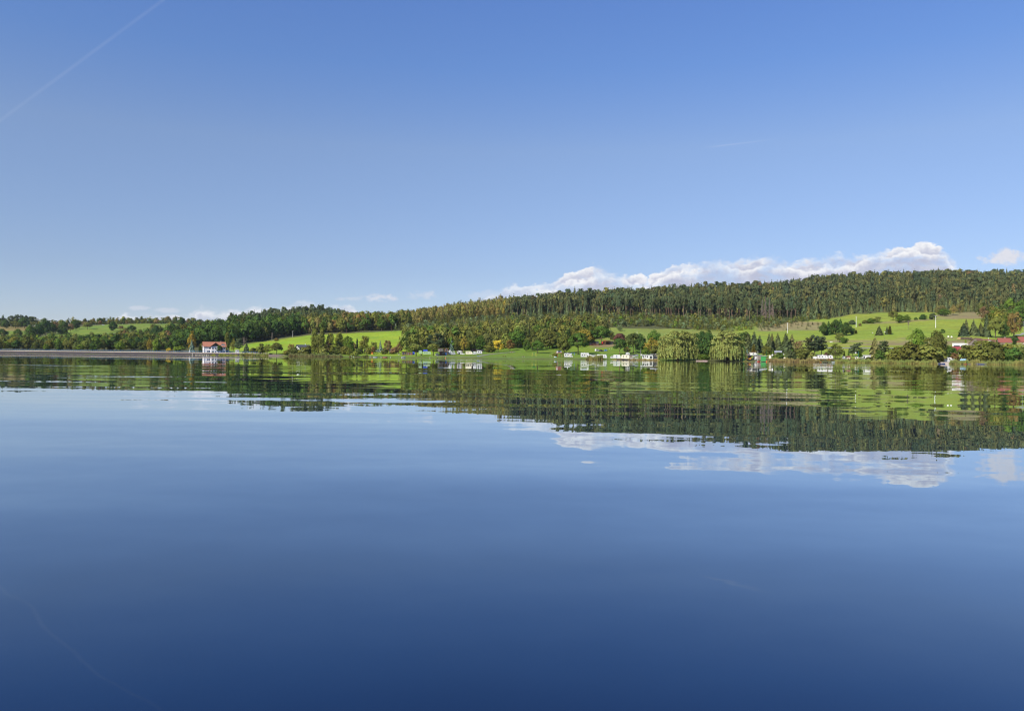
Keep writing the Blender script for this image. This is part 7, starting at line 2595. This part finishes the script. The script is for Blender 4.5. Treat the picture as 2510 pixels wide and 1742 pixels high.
slope_roof(2336, 2358, 850.5, 867, 505, 'barn with a plain maroon roof behind the shore bushes', M_MAROON)
hut(2349, 851, 26, 10.5, 'long white farm building with a dark opening above the maroon roof', M_WHITE, M_WHITE, depth=6, style='mono', rise=.3, over=.2, name='farm_building', cat='building', wins=((.12, .62, .05, .42), (.72, .85, .05, .4)), D=556)
hut(2372, 848, 16, 7, 'low white annex right of the long white farm building', M_WHITE, M_CREAM, depth=4, style='mono', rise=.3, over=.2, name='farm_building', cat='building', D=562)


def barn():
    D = 552
    k = D / F
    P = on(2390, D)
    P.z = CAMH + (HZ(2390) - 845) * k
    t = thing('barn', 'old grey boarded barn with a small gable window', 'barn', P, math.atan((CX - 2390) / F) - .35)
    W, e, r, dp = 8.4, 1.0, 4.6, 10
    n = 22
    MB().prism([(-W / 2, -2), (W / 2, -2), (W / 2, e), (0, r - .15), (-W / 2, e)], .06, dp, 'y').build('wall', M_GREYWOOD, t)
    for i in range(n):
        x = -W / 2 + W * i / n
        w = W / n - .03
        f0 = 1 - abs(x) / (W / 2)
        f1 = 1 - abs(x + w) / (W / 2)
        MB().prism([(x, -1.5), (x + w, -1.5), (x + w, e + (r - .2 - e) * max(f1, 0)), (x, e + (r - .2 - e) * max(f0, 0))], -.02 - random.uniform(0, .02), .055, 'y').build('board', M_GREYWOOD, t)
    for x in (-.6, .5):
        rect(t, x - .3, x + .3, 2.2, 2.9, -.04, 'window')
    rf = MB()
    for s in (-1, 1):
        xa, za = s * (W / 2 + .5), e - .45
        rf.add([(0, -.5, r), (xa, -.5, za), (xa, dp + .4, za), (0, dp + .4, r), (0, -.5, r + .15), (xa, -.5, za + .15), (xa, dp + .4, za + .15), (0, dp + .4, r + .15)],
               [(0, 1, 2, 3), (4, 7, 6, 5), (0, 4, 5, 1), (1, 5, 6, 2), (2, 6, 7, 3), (3, 7, 4, 0)])
    rf.build('roof', M_BROWNROOF, t)


barn()
slope_roof(2405, 2428, 832, 841, 566, 'farm shed with a brown roof right of the grey barn', M_BROWNROOF, M_GREYWOOD)
tt, ro_, e_, r_, W_ = slope_roof(2425, 2442, 833, 840, 563, 'small house with a brown roof and bluish skylight panel', M_BROWNROOF)
MB().add([(-W_ / 2 + .2, .9, e_ + .75), (-W_ / 2 + 2.0, .9, e_ + .75), (-W_ / 2 + 2.0, 2.6, e_ + (r_ - e_) * .6 + .4), (-W_ / 2 + .2, 2.6, e_ + (r_ - e_) * .6 + .4)], [(0, 1, 2, 3)]).build('solar_panel', M_ZINC, ro_)
dish(2437.5, 843, 836.5, 'small white dish on the brown roofed house', .5)
tt, ro_, e_, r_, W_ = slope_roof(2450, 2480, 829.5, 839, 560, 'house with a long red tiled roof in the village', M_REDROOF)
MB().box(.2, .9, 4.6, 5.3, r_ - .4, r_ + 1.1).build('chimney', M_STONE, ro_)
MB().box(-W_ / 2 + 3.0, -W_ / 2 + 3.8, 4.6, 5.2, r_ - .4, r_ + .8).build('chimney', M_DAM, ro_)
slope_roof(2494, 2530, 826, 838, 556, 'house with a bright red tiled roof at the right edge', M_REDROOF)


def logpile():
    P, k, fy = place(2366, 832.5)
    t = thing('log_pile', 'long pile of cut logs on the meadow above the farm', 'log pile', P, fy)
    import itertools
    ml = [unit_mesh(MB().tube([(0, 0, 0), (0, 3.6, 0)], r, 8), 'log', M_BARKLOG) for r in (.2, .25, .3)]
    mc = [unit_mesh(MB().tube([(0, -.02, 0), (0, -.004, 0)], r * .93, 8), 'cut_end', M_LOG) for r in (.2, .25, .3)]
    for lay in range(4):
        x = -5.6 + lay * .3
        while x < 5.6 - lay * .5:
            i = random.randrange(3)
            r = (.2, .25, .3)[i]
            o = link('log', ml[i], t)
            o.location = (x + r, random.uniform(-.25, .25), .28 + lay * .42 + random.uniform(-.04, .08))
            o.rotation_euler = (0, 0, random.uniform(-.06, .06))
            if x < -3.3:
                c = link('cut_end', mc[i], o)
            x += 2 * r + random.uniform(.0, .08)


logpile()
for i, (px, r, m) in enumerate(((2324.5, 826.5, M_WHITE), (2332.5, 827.5, M_WHITE))):
    small(px, r + .3, 'hay_bale', ('left white wrapped bale on the meadow above the thicket', 'right white wrapped bale on the meadow above the thicket')[i], 'bale', lambda t, k: (MB().disc((0, 0, .65), .65, 'y', 14, 1.2).build('bale', M_WHITE, t, bevel=.12), MB().disc((0, -.62, .65), .4, 'y', 12, .02).build('end_fold', M_CREAM, t)))
small(2422.5, 831.5, 'marker_post', 'white post on the grass above the red roofs', 'post', f_post(M_POLE, 1.2, .14))
small(2408, 823.5, 'road_sign', 'blue road sign before the dark village spruce', 'sign', lambda t, k: (MB().tube([(0, .05, 0), (0, .05, 2.6)], .05, 6).build('post', M_STEEL, t), MB().box(-.45, .45, -.03, 0, 1.5, 2.6).build('plate', M_BLUE, t)))
for i, (px, r, m, L) in enumerate(((2169, 815.5, M_WHITE, 1.2), (2035.5, 839.3, M_WHITE, .8), (2039, 839.3, M_WHITE, .8), (2139, 817, M_WHITE, .6), (2181, 854.5, M_WHITE, 1.0))):
    small(px, r, 'cattle_trough' if i == 0 else 'marker_stone', ('white trough between the lone meadow spruces', 'left white marker stone below the dark meadow grove', 'right white marker stone below the dark meadow grove', 'small white stone left of the lone meadow spruce', 'white marker stone beside the country road')[i], 'trough' if i == 0 else 'stone',
          lambda t, k, L=L: (MB().box(-L / 2, L / 2, 0, .6, 0, .75).build('body', M_WHITE, t, bevel=.06), MB().box(-L / 2 + .08, L / 2 - .08, .08, .52, .751, .80).build('top', M_CONC, t)))
small(253, 797.2, 'parked_car', 'tiny white car at the top of the left hillside pasture', 'car', lambda t, k: (MB().prism([(-2.2, .3), (2.2, .3), (2.2, .9), (1.3, 1.05), (.7, 1.6), (-1.5, 1.65), (-2.2, 1.1)], 0, 1.7, 'y').build('body', M_WHITE, t, bevel=.06), MB().prism([(-1.4, 1.1), (.9, 1.1), (.5, 1.5), (-1.3, 1.52)], -.012, 1.712, 'y').build('side_glass', M_GLASS, t), [wheel(t, x, y) for x in (-1.4, 1.4) for y in (.1, 1.6)]))

# jetties and boats at the right shore
boat(2306, float(shore(2306)) - 2.5, 20, 'dark blue flat boat at the slipway left of the jetties', M_NAVY, M_WHITE, hm=.5)
jetty(2351, 2371, float(shore(2361)) - 3, 'red floating jetty on the right shore', M_MAROON, .45, 1.6)
jetty(2372, 2396, float(shore(2384)) - 3, 'grey floating jetty right of the red one', M_GREYWOOD, .45, 1.6)
boat(2408, float(shore(2408)) - 3, 18.5, 'dark blue flat boat with white top right of the jetties', M_NAVY, M_WHITE, hm=.6)
pole(2365.5, 897, 887, 'yellow green mooring pole at the red jetty', M_YELLOW, r=.06, arm=0, name='mooring_pole', group=None, dmin=-4)
pole(2371, 897, 887, 'green mooring pole between the two jetties', M_GREEN, r=.06, arm=0, name='mooring_pole', group=None, dmin=-4)
small(2394, 895.3, 'drum', 'teal drum at the end of the grey jetty', 'drum', lambda t, k: (MB().disc((0, 0, .85), .28, 'z', 12, .8).build('drum', M_TEAL, t, bevel=.03), MB().disc((0, 0, 1.27), .2, 'z', 10, .04).build('lid', M_WHITE, t)), D=float(shore(2394)) - 2.4)


def f_slip(t, k):
    MB().add([(-2.2, -4, -.35), (2.2, -4, -.35), (2.4, 9, 1.2), (-2.4, 9, 1.2), (-2.2, -4, -.6), (2.2, -4, -.6), (2.4, 9, .6), (-2.4, 9, .6)],
             [(0, 1, 2, 3), (4, 7, 6, 5), (0, 4, 5, 1), (1, 5, 6, 2), (2, 6, 7, 3), (3, 7, 4, 0)]).build('slab', M_CONC, t)
    for s in (-1, 1):
        MB().add([(s * 2.25, -4, -.3), (s * 2.5, -4, -.3), (s * 2.7, 9, 1.28), (s * 2.45, 9, 1.28), (s * 2.25, -4, -.6), (s * 2.5, -4, -.6), (s * 2.7, 9, .6), (s * 2.45, 9, .6)],
                 [(0, 1, 2, 3), (4, 7, 6, 5), (0, 4, 5, 1), (1, 5, 6, 2), (2, 6, 7, 3), (3, 7, 4, 0)]).build('kerb', M_STONE, t)


P_ = Vector(((2319 - CX) / F * float(shore(2319)), float(shore(2319)), 0))
f_slip(thing('slipway', 'pale concrete slipway before the lone white caravan', 'slipway', P_, math.atan((CX - 2319) / F)), 0)

# ------------------------------------------------------------------ power poles, masts
pole(1930, 816, 791, 'white concrete pole before the dry slope with young pines', r=.22)
pole(2098.5, 802, 775.5, 'white concrete pole right of the dark meadow grove', r=.22)
pole(2293.5, 804, 774, 'white concrete pole with crossarm on the right meadow', r=.25, arm=2.4)
pole(2508, 819, 788, 'thin lamp post by the village road at the right edge', M_STEEL, r=.10, arm=.8)
pole(2049, 843, 828, 'brown wooden pole before the green bush on the meadow', M_GREYWOOD, r=.16, arm=0)
pole(2168.5, 838, 827, 'grey wooden pole beside the tan field strip', M_GREYWOOD, r=.14, arm=0)
pole(969, 808, 792, 'white pole with crossarm at the corner of the crop field', r=.18, arm=2.2)
pole(1262, 806, 796, 'white pole top among the regrowth on the slope', r=.18, arm=1.4)
pole(667, 836, 816, 'wooden twin legged pylon at the dark wood edge', M_GREYWOOD, r=.17, arm=2.4, twin=True)
pole(717.5, 826, 811, 'pale wooden pole at the dark wood corner', M_POLE, r=.15, arm=1.8)
pole(763, 824, 810.5, 'wooden pole left above the tall poplars', M_GREYWOOD, r=.15, arm=1.6)
pole(849, 818, 804.5, 'brown wooden pole on the crop field crest', M_WOOD, r=.16, arm=0)
pole(960, 813, 797, 'dark wooden pole at the upper right corner of the crop field', M_WOOD, r=.14, arm=0)
pole(1561.5, 819, 811, 'thin pale post on the upper pasture', M_POLE, r=.10, arm=0)


def mast():
    D = 1120
    P = on(1292, D)
    h = CAMH + (HZ(1292) - 716.5) * D / F - P.z
    t = thing('telecom_mast', 'white telecom mast rising over the forest skyline', 'mast', P, 0)
    for s in range(3):
        a = s * 2.094
        MB().tube([(1.0 * math.cos(a), 1.0 * math.sin(a), 0), (.45 * math.cos(a), .45 * math.sin(a), h - 3)], .12, 6).build('leg', M_WHITE, t)
    for i in range(8):
        z = h * (i + 1) / 9
        MB().disc((0, 0, z), .95 - .4 * z / h, 'z', 3, .1).build('brace', M_STEEL, t)
    MB().tube([(0, 0, h - 4), (0, 0, h)], .3, 8).build('antenna', M_WHITE, t)
    for s in range(3):
        a = s * 2.094 + .5
        MB().box(.8 * math.cos(a) - .2, .8 * math.cos(a) + .2, .8 * math.sin(a) - .2, .8 * math.sin(a) + .2, h - 3.5, h - 1.2).build('panel_antenna', M_WHITE, t)


mast()


# ------------------------------------------------------------------ thin autumn air over the whole valley
def build_haze():
    m = bpy.data.materials.new('haze_air')
    m.use_nodes = True
    t = m.node_tree
    t.nodes.clear()
    b = NB(t)
    v = b.n('ShaderNodeVolumePrincipled')
    v.inputs['Color'].default_value = (0.80, 0.89, 1.0, 1)
    v.inputs['Density'].default_value = HAZE
    v.inputs['Anisotropy'].default_value = 0.2
    out = b.n('ShaderNodeOutputMaterial')
    b.put(out.inputs['Volume'], v.outputs[0])
    o = MB().box(-15000, 15000, -1200, 14500, -6, 260).build('haze', m)
    tag(o, 'thin bluish autumn haze over the lake and the hills', 'haze', None, 'stuff')


HAZE = 0.000035
build_haze()
